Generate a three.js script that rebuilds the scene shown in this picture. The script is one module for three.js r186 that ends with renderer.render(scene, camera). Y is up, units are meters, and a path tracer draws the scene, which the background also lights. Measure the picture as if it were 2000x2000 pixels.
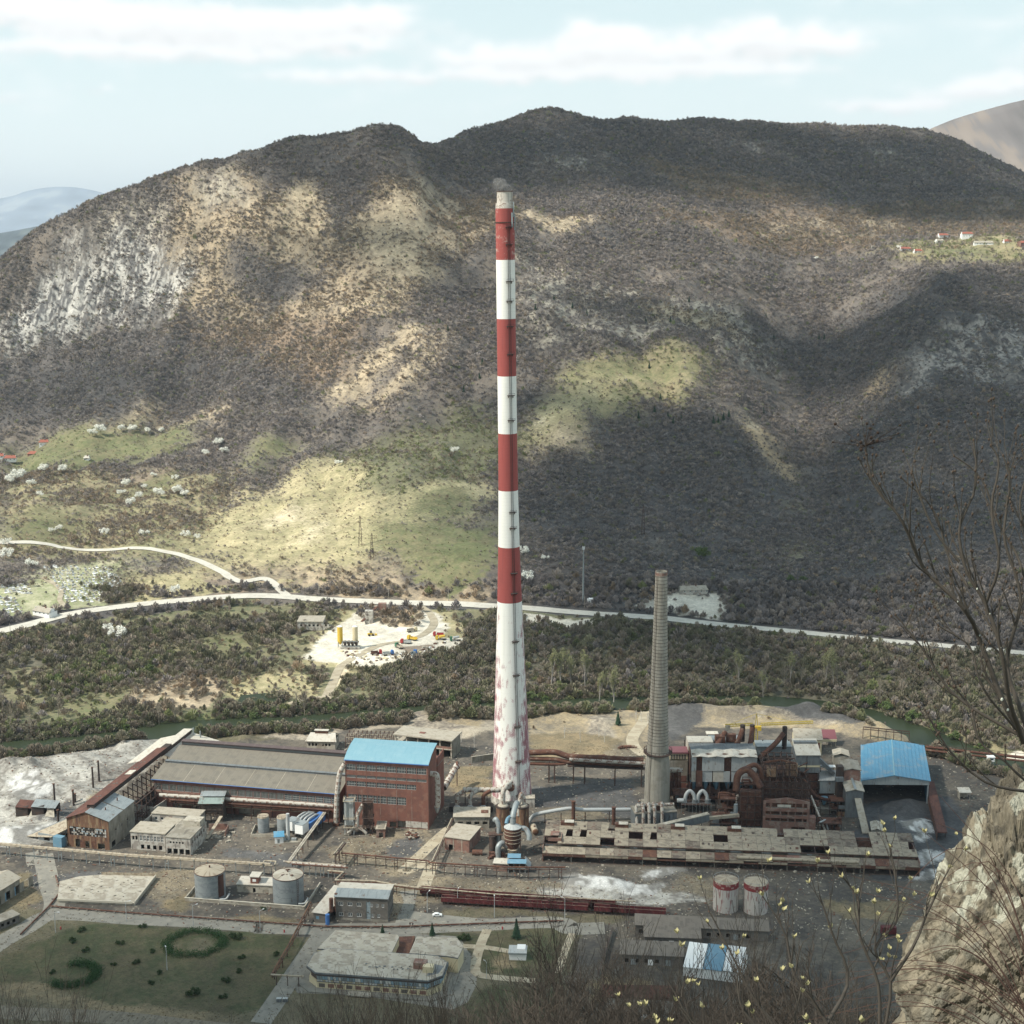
import * as THREE from 'three';
import { mergeGeometries } from 'three/addons/utils/BufferGeometryUtils.js';

// ---------- camera, sky, sun, exposure ----------
const EYE = 289, PITCH = 11 * Math.PI / 180, FOC = 2857 / 1000;   // eye height above the valley floor, tilt, focal length in half-frames
const scene = new THREE.Scene();
const camera = new THREE.PerspectiveCamera(2 * Math.atan(1 / FOC) * 180 / Math.PI, 1,0.3,60000);
camera.position.set(0, EYE, 0); camera.rotation.x = -PITCH;
const renderer = new THREE.WebGLRenderer({ antialias: true });
renderer.toneMapping = THREE.LinearToneMapping;
renderer.toneMappingExposure = 1.2;
renderer.shadowMap.enabled = true;

// ---------- numbers and noise ----------
function rngOf(s) { let a = s >>> 0; return () => { a = (a + 0x6D2B79F5) | 0; let t = Math.imul(a ^ (a >>> 15), 1 | a); t = (t + Math.imul(t ^ (t >>> 7), 61 | t)) ^ t; return ((t ^ (t >>> 14)) >>> 0) / 4294967296; }; }
const rnd = rngOf(20240411);
const rr = (a, b) => a + (b - a) * rnd();
const clamp = (x, a = 0, b = 1) => x < a ? a : x > b ? b : x;
const sstep = (a, b, x) => { const t = clamp((x - a) / (b - a)); return t * t * (3 - 2 * t); };
const mix = (a, b, t) => a + (b - a) * t;
function h2(i, j) { let n = Math.imul(i, 374761393) + Math.imul(j, 668265263) | 0; n = Math.imul(n ^ (n >>> 13), 1274126177); return ((n ^ (n >>> 16)) >>> 0) / 4294967296; }
function vn(x, y) { const i = Math.floor(x), j = Math.floor(y); let a = x - i, b = y - j; a = a * a * (3 - 2 * a); b = b * b * (3 - 2 * b); const p = h2(i, j), q = h2(i + 1, j), r = h2(i, j + 1), s = h2(i + 1, j + 1); return p + (q - p) * a + (r - p) * b + (p - q - r + s) * a * b; }
function fbm(x, y, o = 4) { let s = 0, w = 0.5, t = 0; for (let k = 0; k < o; k++) { s += w * vn(x, y); t += w; x = x * 2.03 + 17.3; y = y * 2.03 - 9.1; w *= 0.5; } return s / t; }

// ---------- the sky: pale spring air with cumulus, all round ----------
{
  const W = 2048, Hh = 1024, d = new Float32Array(W * Hh * 4), D = Math.PI / 180;
  // cumulus low over the ridges: azimuth, elevation, half-width, half-height in degrees, weight
  const puffs = [[-18,7.5,4.5,.75,1],[-13,7.1,4.5,.7,1],[-9,7.35,3.4,.6,1],[-16.5,6.3,3.5,.45,.7],[-5.4,7.4,1.7,.6,1],[-11,6.2,4,.4,.7],[-7,6.7,3,.5,.9],
    [0,6.2,3,.55,.9],[3.6,6.6,1.9,.75,1.2],[3.0,7.05,.9,.4,1],[6.2,6.4,1.6,.5,1],[9.2,6.7,1.9,.75,1.2],[9.3,7.3,.8,.45,1.1],[11.9,6.5,1.3,.5,1.1],[-6,5.55,4.5,.3,.7],[1.5,5.6,5,.32,.8],[8,5.8,4,.32,.9],
    [-19.2,4.5,1.1,.22,.8],[-15.5,4.95,.9,.14,.6],[16.8,8.7,3.6,.7,1.1],[17.8,4.9,2.6,.45,.9],[14.2,4.4,2.2,.28,.8],[-23,5.6,3,.6,1],[23,6,4,.8,1]];
  const r = rngOf(77); for (let k = 0; k < 90; k++) puffs.push([25 + r() * 310,3 + r() * 6.5,1.5 + r() * 3.5,.3 + r() * .6,.8 + r() * .4]);
  for (let j = 0; j < Hh; j++) { const el = ((j + .5) / Hh - .5) * 180;
    for (let i = 0; i < W; i++) { let az = ((i + .5) / W - .25) * 360; const o = (j * W + i) * 4;
      const e = Math.max(el, 0), t = 1 - Math.exp(-e / 6), t2 = 1 - Math.exp(-e / 26);
      let R = mix(mix(1.04,.8, t), .16, t2), G = mix(mix(1.06,.97, t), .34, t2), B = mix(mix(1.0,.95, t), .5, t2);
      let c = 0, g = 0;
      if (el > -1) {
        const ca = Math.cos(az * D), sa = Math.sin(az * D);
        if (el < 16) { const wx = (fbm(az * .9 + 40, el * 2.2,4) - .5) * 1.5, wy = (fbm(az * .9 - 7, el * 2.4 + 90,4) - .5) * .5;
          for (const p of puffs) { let da = az - p[0]; if (da > 180) da -= 360; if (da < -180) da += 360; if (Math.abs(da) > p[2] * 2.2 + 2) continue; da = (da + wx) / p[2]; let de = (el - p[1] + wy) / p[3]; if (de < 0) de *= 1.7; const q = da * da + de * de; if (q < 4) { const w = p[4] * Math.exp(-q * 1.1); c += w; g += w * clamp(-de * .8 + .1); } }
          c *= .3 + 1.4 * fbm(az * 1.9 + 3, el * 3.6,5); c += .5 * (fbm(az * .7 + 60, el * 2.1,5) - .5) * sstep(3.2,4.6, el); }
        if (el > 8) { const s = 1 / Math.tan(Math.max(el, 4) * D), x = s * sa * 2.1, y = s * ca * 2.1; const n = fbm(x + 31, y + 12,6); const q = sstep(.53,.7, n) * sstep(8,15, el); c = Math.max(c, q); g = Math.max(g, q * .35); }
      }
      const a = .93 * sstep(.04,.68, c + .16 * sstep(.42,.75, fbm(az * .35 + 9, el * 1.3 + 4,5))), sh = 1 - .22 * clamp(g / (c + .01)) ;
      R = mix(R, 1.02 * sh, a); G = mix(G, 1.02 * sh, a); B = mix(B, 1.0 * (sh + .01), a);
      if (el < 0) { const k = sstep(0,-12, el); R = mix(R, .2, k); G = mix(G, .2, k); B = mix(B, .19, k); }
      d[o] = R; d[o + 1] = G; d[o + 2] = B; d[o + 3] = 1;
    } }
  const sky = new THREE.DataTexture(d, W, Hh, THREE.RGBAFormat, THREE.FloatType);
  sky.mapping = THREE.EquirectangularReflectionMapping; sky.magFilter = THREE.LinearFilter; sky.minFilter = THREE.LinearFilter; sky.needsUpdate = true;
  scene.background = sky; scene.environment = sky;
}
// sun: high on the left, a little behind the camera
const SUN = new THREE.Vector3(-0.63,0.74,0.235).normalize();
const sun = new THREE.DirectionalLight(new THREE.Color(1,0.95,0.85), 5);
sun.position.copy(SUN).multiplyScalar(3000).add(new THREE.Vector3(0,0,-1200)); sun.target.position.set(0,0,-1200);
sun.castShadow = true; sun.shadow.radius = 7; sun.shadow.mapSize.set(4096,4096);
Object.assign(sun.shadow.camera, { left: -1800, right: 1800, top: 1800, bottom: -1800, near: 10, far: 8000 });
scene.add(sun, sun.target);

// ---------- naming ----------
const taken = {};
function numbered(n) { const k = taken[n] = (taken[n] || 0) + 1; return k === 1 ? n : n + '_' + String(k - 1).padStart(3, '0'); }
function tag(o, label, category, group, kind) { const u = o.userData = { ...o.userData }; if (label) u.label = label; if (category) u.category = category; if (group) u.group = group; if (kind) u.kind = kind; return o; }
function shade(o) { o.castShadow = o.receiveShadow = true; return o; }
function obj(name, geo, m, parent) { if (Array.isArray(geo)) geo = geo.length === 1 ? geo[0] : mergeGeometries(geo.map(g => g.index ? g.toNonIndexed() : g)); const o = shade(new THREE.Mesh(geo, m)); o.name = parent ? name : numbered(name); (parent || scene).add(o); return o; }
function thing(name, label, category, x, y, z, turn = 0, group) { const o = new THREE.Group(); o.name = numbered(name); o.position.set(x, y, z); o.rotation.y = turn; scene.add(o); return tag(o, label, category, group); }
function copy(src, x, y, z, turn, label, group, s) { const c = src.clone(); c.name = numbered(src.name.replace(/_\d{3}$/, '')); c.position.set(x, y, z); c.rotation.y = turn; if (s) c.scale.setScalar(s); scene.add(c); c.userData = { ...src.userData }; return tag(c, label, null, group); }


// ---------- the lie of the land ----------
// each column: direction x/depth, then [image row it was surveyed at, depth in metres] from the road up to the crest
const rowY = (row, d) => { const b = -(row - 1000) / 1000 / FOC, s = Math.sin(PITCH), c = Math.cos(PITCH); return EYE + d * (-s + b * c) / (c + b * s); };
const survey = [
  [-400,[[1245,1000],[1150,1100],[900,1600],[790,1750],[700,1900],[640,2000]]],
  [0,[[1242,1015],[1150,1120],[950,1480],[885,1650],[780,1800],[665,1950],[600,1990],[515,2080]]],
  [150,[[1205,1060],[1120,1170],[950,1480],[885,1640],[780,1790],[650,1960],[540,2030],[415,2110]]],
  [300,[[1188,1085],[1060,1250],[950,1450],[840,1680],[720,1850],[600,1980],[480,2060],[357,2150]]],
  [450,[[1178,1100],[1070,1220],[960,1400],[860,1590],[720,1800],[600,1930],[450,2030],[315,2160]]],
  [600,[[1170,1118],[1080,1190],[1000,1290],[900,1450],[800,1610],[650,1800],[500,1950],[380,2060],[271,2180]]],
  [720,[[1175,1112],[1080,1180],[1000,1262],[900,1390],[800,1560],[690,1710],[600,1820],[450,1970],[350,2080],[251,2190]]],
  [800,[[1180,1105],[1080,1175],[1000,1250],[900,1370],[800,1520],[700,1650],[600,1780],[450,1950],[350,2080],[257,2250]]],
  [890,[[1183,1100],[1080,1170],[960,1300],[850,1430],[750,1570],[650,1710],[550,1860],[450,2020],[350,2250],[277,2500]]],
  [960,[[1186,1097],[1080,1168],[960,1300],[850,1440],[750,1570],[650,1720],[550,1880],[450,2050],[350,2320],[252,2580]]],
  [1050,[[1190,1090],[1080,1170],[960,1300],[850,1430],[750,1560],[650,1710],[550,1880],[450,2060],[350,2350],[221,2620]]],
  [1120,[[1195,1083],[1080,1172],[960,1302],[850,1432],[750,1565],[650,1720],[550,1890],[450,2070],[350,2380],[232,2640]]],
  [1200,[[1200,1075],[1080,1180],[960,1310],[850,1440],[750,1575],[680,1690],[600,1830],[520,1980],[440,2110],[340,2410],[234,2680]]],
  [1400,[[1214,1055],[1080,1195],[960,1335],[850,1470],[780,1570],[700,1720],[600,1900],[500,2080],[420,2250],[330,2500],[233,2750]]],
  [1600,[[1230,1035],[1100,1185],[1000,1330],[900,1510],[800,1690],[700,1860],[600,2010],[500,2160],[400,2400],[330,2600],[247,2770]]],
  [1800,[[1248,1012],[1100,1160],[1000,1270],[900,1400],[800,1520],[700,1650],[640,1740],[560,1900],[490,2060],[460,2200],[410,2450],[266,2800]]],
  [2000,[[1266,990],[1100,1150],[1000,1255],[900,1380],[800,1500],[700,1640],[620,1760],[560,1880],[490,2030],[462,2150],[430,2400],[366,2750]]],
  [2400,[[1290,960],[1100,1140],[900,1370],[700,1630],[560,1850],[500,2000],[470,2400],[460,2600]]]];
const DS = 10, DN = 420;
const cols = survey.map(([u, pts]) => {
  const p = [[0,0],[800,0],[pts[0][1] - 30,0]].concat(pts.map(([row, d]) => [d, rowY(row, d)]));
  const l = p[p.length - 1]; p.push([l[0] + 120, l[1] - 14],[l[0] + 500, l[1] - 120],[4300, l[1] - 330]);
  const n = p.length, m = [], dl = []; for (let i = 0; i < n - 1; i++) dl.push((p[i + 1][1] - p[i][1]) / (p[i + 1][0] - p[i][0]));
  for (let i = 0; i < n; i++) m.push(i === 0 ? dl[0] : i === n - 1 ? dl[n - 2] : dl[i - 1] * dl[i] <= 0 ? 0 : 2 * dl[i - 1] * dl[i] / (dl[i - 1] + dl[i]));
  const t = new Float32Array(DN + 1); let s = 0;
  for (let k = 0; k <= DN; k++) { const d = k * DS; while (s < n - 2 && d > p[s + 1][0]) s++; const h = p[s + 1][0] - p[s][0], a = clamp((d - p[s][0]) / h), a2 = a * a, a3 = a2 * a;
    t[k] = (2 * a3 - 3 * a2 + 1) * p[s][1] + (a3 - 2 * a2 + a) * h * m[s] + (3 * a2 - 2 * a3) * p[s + 1][1] + (a3 - a2) * h * m[s + 1]; }
  return { q: (u - 1000) / 1000 / FOC * 1.01, t }; });
function baseH(q, d) {
  const k = clamp(d / DS, 0, DN - 1.001), i = Math.floor(k), f = k - i, at = c => c.t[i] + (c.t[i + 1] - c.t[i]) * f;
  const n = cols.length; if (q <= cols[0].q) return at(cols[0]); if (q >= cols[n - 1].q) return at(cols[n - 1]);
  let s = 0; while (q > cols[s + 1].q) s++;
  const a = (q - cols[s].q) / (cols[s + 1].q - cols[s].q), p1 = at(cols[s]), p2 = at(cols[s + 1]), p0 = s ? at(cols[s - 1]) : p1, p3 = s < n - 2 ? at(cols[s + 2]) : p2;
  return p1 + .5 * a * (p2 - p0 + a * (2 * p0 - 5 * p1 + 4 * p2 - p3 + a * (3 * (p1 - p2) + p3 - p0)));
}
function segDist(x, z, L) { let b = 1e9; for (let i = 0; i < L.length - 1; i++) { const ax = L[i][0], az = L[i][1], dx = L[i + 1][0] - ax, dz = L[i + 1][1] - az, t = clamp(((x - ax) * dx + (z - az) * dz) / (dx * dx + dz * dz)); const ex = x - ax - t * dx, ez = z - az - t * dz, q = ex * ex + ez * ez; if (q < b) b = q; } return Math.sqrt(b); }
// the river, along its middle
const river = [[-420,-800],[-307.5,-786.3],[-274.3,-795.0],[-246.5,-803.8],[-207.6,-820.2],[-169.2,-831.5],[-128.7,-835.3],[-88.7,-847.0],[-53.9,-857.0],[-2.0,-863.1],[54.1,-871.3],[110.7,-875.5],[160.0,-873.4],[194.2,-863.1],[216.5,-847.0],[243.4,-805.6],[272.1,-763.0],[420,-700]];
// heaps on the valley floor: x, z, half-widths, height
const heaps = [
  [...[-256.4,-739.4],34,22,6],[...[-237.8,-763.0],26,16,5],[...[-252.7,-702.9],26,18,5],[...[-232.7,-717.1],20,14,4.5],[...[-219.6,-739.4],20,12,4],[...[-215.0,-788.1],22,12,4],[...[-270.3,-747.1],22,14,5],[...[-230.2,-682.6],20,12,3],[...[-243.1,-666.4],20,12,3],[...[-214.7,-709.9],12,10,4],
  [...[-154.1,-800.3],8,6,3.2],[...[-84.9,-841.1],26,10,3],[...[-53.4,-848.0],16,9,5],[...[-37.0,-841.1],18,9,4],[...[-20.4,-814.7],18,14,2],
  [...[26.8,-841.1],22,10,2.5],[...[51.6,-827.7],16,14,2.5],[...[113.8,-848.0],26,12,4],[...[138.8,-843.1],24,10,4.5],[...[164.0,-841.1],28,12,5],[...[192.6,-825.8],30,14,6],[...[213.8,-810.1],24,12,5],[...[97.8,-848.0],20,12,3],[...[180.4,-843.1],14,10,5],[...[213.7,-822.1],16,9,4],
  [...[52.9,-709.9],12,7,2.2],[...[39.6,-717.1],10,6,1.6],[...[39.0,-612.2],11,7,3],[...[47.2,-610.0],7,5,2],[...[29.4,-610.0],9,6,1.6],
  [...[195.0,-697.3],12,9,3.2],[...[203.1,-703.5],10,7,2.5],[...[192.4,-675.3],12,7,2.5],[...[201.3,-679.2],8,8,2.2],[...[186.6,-683.2],7,7,1.8],[...[191.4,-665.8],10,5,2],
  [...[136.5,-1092.7],24,22,7],[...[156.1,-1117.1],20,20,8],[...[-73.0,-1046.8],14,20,4],[...[-97.5,-1058.7],10,14,3]];
const roadA = [[-388.0,-1007.1],[-371.1,-1023.8],[-336.4,-1061.7],[-291.8,-1089.5],[-234.5,-1108.9],[-186.4,-1118.8],[-152.7,-1117.1],[-85.2,-1107.3],[-10.7,-1097.5],[62.1,-1077.0],[109.2,-1064.7],[147.1,-1049.7],[199.0,-1032.3],[255.6,-1009.9],[311.0,-992.3],[363.8,-972.8],[421.8,-945.4]];
function plainH(x, z) {   // the valley floor with its heaps and the river bed
  let y = 0; for (const h of heaps) { const a = (x - h[0]) / h[2], b = (z - h[1]) / h[3], q = a * a + b * b; if (q < 4) { const w = Math.exp(-q * 1.6) * (1 - q / 4); y += h[4] * w * (.72 + .56 * vn(x / 5.5 + h[2], z / 5.5)) ; } }
  return y;
}
function H(x, z) {
  const d = -z;
  if (d < 470) { const hill = 286.9 - Math.max(0, d - .6) * .69 - .00006 * x * x - (d < 0 ? -d * .1 : 0); const base = d > 380 ? 0 : -20; return Math.max(hill, base > -1 ? 0 : base) ; }
  let y = baseH(x / d, d);
  if (d < 1160) { if (d < 1080) y += plainH(x, z);
    if (d > 640) { const rd = segDist(x, z, river); if (rd < 34) y -= 4.5 * sstep(20,9, rd); }
    const far = d > 860 ? sstep(860,930, d) : 0; if (far) { const rd = segDist(x, z, roadA); y += far * ((fbm(x / 40, z / 40,3) - .5) * 5) * sstep(6,26, rd); } }
  if (d > 1500) { const c1 = Math.exp(-(((x + 590) / 170) ** 2) - ((z + 1990) / 75) ** 2) + Math.exp(-(((x - 540) / 95) ** 2) - ((z + 1720) / 70) ** 2); if (c1 > .02) y += c1 * (34 * (Math.abs(fbm(x / 34 + 3, z / 90,4) - .5) - .1) + 12 * (vn(x / 9, z / 22) - .5)); }
  const a = sstep(1130,1420, d); if (a > 0) { const n = fbm(x / 230 + 5, z / 340 + 2,4), g = Math.abs(fbm(x / 120, z / 260 + 8,3) - .5) * 2; const e = Math.abs(fbm(x / 62 + 11, z / 170,3) - .5) * 2; const k = 1 - .65 * sstep(1900,2150, d); y += a * ((n - .5) * 46 * (.4 + .6 * k) + k * ((g - .32) * 28 + (e - .3) * 18) + (fbm(x / 34, z / 34,3) - .5) * 8); }
  return y;
}
// the point of the land that lies at column u, row v of the survey picture (1932 wide)
function hit(u, v) {
  const a = (u / 966 - 1) / FOC, b = (1 - v / 966) / FOC, s = Math.sin(PITCH), c = Math.cos(PITCH), dx = a, dy = -s + b * c, dz = -c - b * s;
  let t = 440 / -dz, st = 8; for (let k = 0; k < 700; k++) { const y = EYE + dy * t; if (y < H(dx * t, dz * t)) { let lo = t - st, hi = t; for (let i = 0; i < 14; i++) { const m = (lo + hi) / 2; if (EYE + dy * m < H(dx * m, dz * m)) hi = m; else lo = m; } return [dx * hi, dz * hi]; } t += st; if (t > 3600) break; }
  return [dx * 2600, dz * 2600];
}
// ---------- what grows or lies where: kinds of ground, in plan ----------
const KIND = { // two base colours, shrubs per 100 square metres, tint of the shrubs (0 grey, 1 russet, 2 olive)
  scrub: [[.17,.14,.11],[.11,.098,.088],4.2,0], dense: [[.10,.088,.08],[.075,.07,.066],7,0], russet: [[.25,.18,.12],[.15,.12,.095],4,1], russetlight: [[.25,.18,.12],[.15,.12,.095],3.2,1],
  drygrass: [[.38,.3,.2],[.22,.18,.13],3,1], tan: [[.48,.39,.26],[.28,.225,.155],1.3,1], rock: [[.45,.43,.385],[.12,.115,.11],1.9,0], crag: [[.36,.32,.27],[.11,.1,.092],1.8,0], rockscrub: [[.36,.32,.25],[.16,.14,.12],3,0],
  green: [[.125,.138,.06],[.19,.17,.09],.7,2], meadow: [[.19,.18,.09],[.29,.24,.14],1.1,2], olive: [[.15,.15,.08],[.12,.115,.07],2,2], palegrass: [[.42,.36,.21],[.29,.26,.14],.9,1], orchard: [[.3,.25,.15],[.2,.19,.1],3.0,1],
  sand: [[.75,.66,.47],[.6,.5,.34],0,0], ochre: [[.5,.36,.2],[.32,.24,.15],.6,1], gravel: [[.66,.61,.5],[.5,.46,.38],0,0], soil: [[.24,.18,.13],[.2,.16,.12],0,0],
  bank: [[.22,.19,.11],[.13,.135,.07],1.5,3], thicket: [[.13,.115,.08],[.1,.095,.065],5.2,3], wetgreen: [[.1,.14,.05],[.13,.13,.06],3.5,2],
  grave: [[.4,.38,.25],[.24,.26,.13],.2,2], slag: [[.4,.385,.34],[.16,.145,.125],0,0], yard: [[.135,.115,.088],[.06,.054,.047],0,0], yardtan: [[.22,.18,.12],[.13,.11,.08],0,0], ash: [[.11,.106,.1],[.068,.066,.064],0,0], wet: [[.045,.046,.048],[.08,.08,.08],0,0], dust: [[.52,.51,.48],[.2,.19,.17],0,0],
  tailing: [[.34,.27,.165],[.2,.17,.125],.12,1], rubble: [[.36,.31,.235],[.13,.11,.09],0,0], lawn: [[.05,.06,.024],[.1,.085,.045],0,2], straw: [[.23,.175,.1],[.145,.12,.072],0,1], weedy: [[.1,.09,.052],[.14,.118,.074],.05,1], slope: [[.15,.13,.09],[.1,.09,.06],0,0] };
const areas = [];
function area(kind, pts, warp = 1) { const P = pts.map(p => hit(p[0], p[1])); let x0 = 1e9, x1 = -1e9, z0 = 1e9, z1 = -1e9; for (const p of P) { x0 = Math.min(x0, p[0]); x1 = Math.max(x1, p[0]); z0 = Math.min(z0, p[1]); z1 = Math.max(z1, p[1]); } areas.push({ kind, P, x0, x1, z0, z1, warp, small: z0 > -1130 }); }
function inside(P, x, z) { let c = false; for (let i = 0, j = P.length - 1; i < P.length; j = i++) { const a = P[i], b = P[j]; if ((a[1] > z) !== (b[1] > z) && x < (b[0] - a[0]) * (z - a[1]) / (b[1] - a[1]) + a[0]) c = !c; } return c; }
// hillsides
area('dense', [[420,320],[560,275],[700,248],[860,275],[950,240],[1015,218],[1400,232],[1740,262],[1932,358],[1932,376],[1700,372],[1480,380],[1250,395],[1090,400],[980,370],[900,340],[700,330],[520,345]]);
area('rockscrub', [[1385,268],[1475,262],[1505,300],[1420,312]]); area('rockscrub', [[1000,292],[1150,290],[1160,322],[1010,325]]); area('rockscrub', [[1600,280],[1690,280],[1760,330],[1640,310]]);
area('russet', [[1200,300],[1380,320],[1560,360],[1480,385],[1300,370]]);
area('russetlight', [[1090,440],[1250,402],[1480,386],[1700,376],[1960,382],[1960,445],[1750,445],[1600,474],[1400,462],[1200,452]]);
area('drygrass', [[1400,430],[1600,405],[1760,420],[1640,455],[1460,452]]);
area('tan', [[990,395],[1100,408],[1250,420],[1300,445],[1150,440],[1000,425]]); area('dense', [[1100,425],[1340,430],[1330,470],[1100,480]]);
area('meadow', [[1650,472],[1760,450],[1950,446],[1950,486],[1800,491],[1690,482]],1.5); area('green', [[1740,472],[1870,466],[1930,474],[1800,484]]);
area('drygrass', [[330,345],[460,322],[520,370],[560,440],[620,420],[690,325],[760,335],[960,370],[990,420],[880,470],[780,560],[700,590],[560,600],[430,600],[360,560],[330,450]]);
area('rockscrub', [[370,340],[430,320],[470,380],[400,400]]);
area('dense', [[420,480],[500,455],[620,530],[560,572],[460,560]]); area('dense', [[560,340],[700,330],[680,400],[640,450],[580,420]]);
area('tan', [[560,345],[610,335],[600,365],[640,425],[560,440],[520,400]],.7);
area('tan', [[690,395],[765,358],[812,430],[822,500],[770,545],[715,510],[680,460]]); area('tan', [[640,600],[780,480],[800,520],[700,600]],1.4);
area('russet', [[330,590],[560,590],[700,600],[680,680],[560,740],[440,700],[360,660]]);
area('rock', [[0,600],[60,545],[110,500],[160,470],[230,440],[290,430],[350,480],[362,545],[330,580],[280,600],[200,610],[120,640],[60,655],[0,665]],1.5);
area('rockscrub', [[180,420],[240,380],[300,375],[340,440],[300,450],[220,448]]);
area('dense', [[0,670],[130,648],[300,610],[430,650],[600,720],[560,765],[420,770],[200,790],[0,815]]);
area('tan', [[190,792],[300,766],[420,780],[430,796],[300,800],[210,812]],1.4);
area('tan', [[615,735],[700,665],[790,612],[800,636],[720,700],[650,757]]); area('tan', [[658,762],[740,718],[850,615],[870,626],[760,742],[680,772]]);
area('green', [[0,830],[200,802],[360,798],[350,850],[200,878],[0,880]]); area('green', [[440,870],[560,835],[570,855],[470,885]]);
area('orchard', [[0,878],[430,885],[420,1000],[330,1045],[0,1050]]); area('green', [[0,990],[60,960],[150,1010],[130,1035],[0,1020]]); area('green', [[250,905],[340,895],[330,930],[260,930]]);
area('soil', [[215,896],[330,882],[332,900],[222,914]],.4);
area('palegrass', [[330,1030],[380,985],[470,930],[600,865],[690,845],[750,900],[725,960],[700,1060],[690,1110],[560,1115],[450,1080]]);
area('drygrass', [[450,1080],[560,1060],[700,1062],[800,1100],[930,1100],[930,1135],[620,1125]]);
area('olive', [[640,862],[760,790],[900,758],[990,800],[990,850],[820,930],[730,958]]);
area('palegrass', [[690,985],[790,930],[860,903],[945,912],[945,932],[870,935],[945,962],[800,984]]);
area('green', [[690,990],[800,987],[945,975],[940,1080],[860,1100],[780,1080],[720,1050]]);
area('green', [[780,950],[870,925],[930,948],[880,968],[790,972]]);
area('sand', [[508,966],[560,953],[582,984],[530,992]]); area('sand', [[548,1012],[600,984],[602,998],[560,1032]]);
area('rockscrub', [[980,480],[1100,500],[1250,555],[1400,600],[1490,690],[1380,690],[1240,630],[1100,650],[980,640]]); area('tan', [[1180,570],[1300,580],[1420,640],[1400,650],[1250,610]],1.6);
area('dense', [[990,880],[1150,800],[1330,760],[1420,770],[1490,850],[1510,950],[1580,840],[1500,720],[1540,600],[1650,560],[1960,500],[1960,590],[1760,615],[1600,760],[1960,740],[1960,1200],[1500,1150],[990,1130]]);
area('meadow', [[985,830],[1060,705],[1130,655],[1240,640],[1330,668],[1400,700],[1320,745],[1200,768],[1120,800],[1110,835],[1060,862],[985,850]]);
area('palegrass', [[985,830],[1060,745],[1150,700],[1170,712],[1080,780],[1020,830]]); area('green', [[1060,690],[1150,665],[1300,680],[1280,700],[1120,700]]); area('tan', [[1010,815],[1090,800],[1100,840],[1050,858]]); area('sand', [[1005,798],[1030,790],[1030,802]],.3);
area('ochre', [[1385,780],[1440,795],[1475,850],[1500,905],[1470,912],[1430,850],[1400,815]]); area('sand', [[1395,785],[1440,800],[1455,815],[1410,810]],1.4); area('ochre', [[1640,730],[1670,680],[1680,690],[1660,740]]); area('sand', [[1350,770],[1380,780],[1370,795]]);
area('crag', [[1700,665],[1760,622],[1850,592],[1960,600],[1960,690],[1850,718],[1790,700],[1760,748],[1690,738]],2);
area('palegrass', [[1480,1065],[1500,1035],[1535,1030],[1530,1060]]); area('palegrass', [[1490,965],[1540,960],[1540,975]]);
area('gravel', [[1190,1145],[1290,1115],[1370,1130],[1362,1172],[1290,1160]]); area('rockscrub', [[1150,1030],[1200,1012],[1250,1016],[1240,1028]]);
// valley floor beyond the river
area('bank', [[-120,1420],[-120,1200],[100,1176],[520,1138],[960,1152],[1240,1172],[1960,1240],[2100,1300],[2100,1480],[1900,1440],[1640,1340],[1440,1315],[960,1328],[690,1345],[430,1362],[100,1395]]);
area('thicket', [[950,1160],[1240,1180],[1960,1248],[2100,1300],[2100,1440],[1640,1335],[1440,1308],[960,1320],[720,1330],[700,1270],[860,1210]]);
area('thicket', [[0,1215],[300,1175],[560,1160],[580,1195],[420,1190],[280,1230],[150,1250],[0,1260]]); area('wetgreen', [[60,1290],[200,1230],[330,1240],[250,1290],[100,1320]]);
area('wetgreen', [[0,1380],[200,1360],[430,1345],[700,1330],[900,1318],[900,1332],[560,1356],[200,1386],[0,1400]]); area('wetgreen', [[960,1300],[1250,1310],[1240,1325],[960,1330]]);
area('green', [[385,1202],[465,1194],[462,1226],[400,1228]]); area('green', [[115,1325],[235,1308],[225,1350],[120,1355]]); area('tan', [[240,1312],[300,1280],[405,1274],[425,1300],[380,1340],[250,1342]]); area('palegrass', [[430,1290],[540,1262],[600,1290],[590,1318],[540,1318],[430,1318]]); area('green', [[600,1180],[640,1150],[650,1170],[620,1200]]);
area('palegrass', [[560,1250],[600,1190],[650,1150],[860,1150],[900,1210],[780,1250],[690,1275],[600,1262]],1.5); area('gravel', [[572,1240],[600,1205],[640,1175],[680,1150],[800,1146],[845,1165],[838,1202],[890,1203],[865,1226],[780,1242],[700,1262],[640,1250]],.9); area('sand', [[640,1250],[665,1240],[660,1265],[630,1300],[615,1318],[608,1315]],.3); area('tan', [[690,1145],[800,1148],[780,1180],[700,1180]]); area('soil', [[740,1225],[830,1215],[790,1240]]);
area('grave', [[-60,1100],[60,1085],[150,1066],[235,1056],[240,1100],[200,1140],[60,1160],[-60,1170]]); area('palegrass', [[250,1082],[330,1062],[400,1075],[485,1105],[440,1125],[260,1138]]); area('soil', [[380,1080],[450,1090],[440,1102],[385,1100]],.4); area('soil', [[340,1138],[470,1116],[480,1122],[370,1140]],.4); area('thicket', [[200,1140],[215,1090],[250,1075],[262,1120],[250,1145]]);
area('gravel', [[985,1158],[1120,1168],[1090,1190],[990,1180]]);
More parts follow.
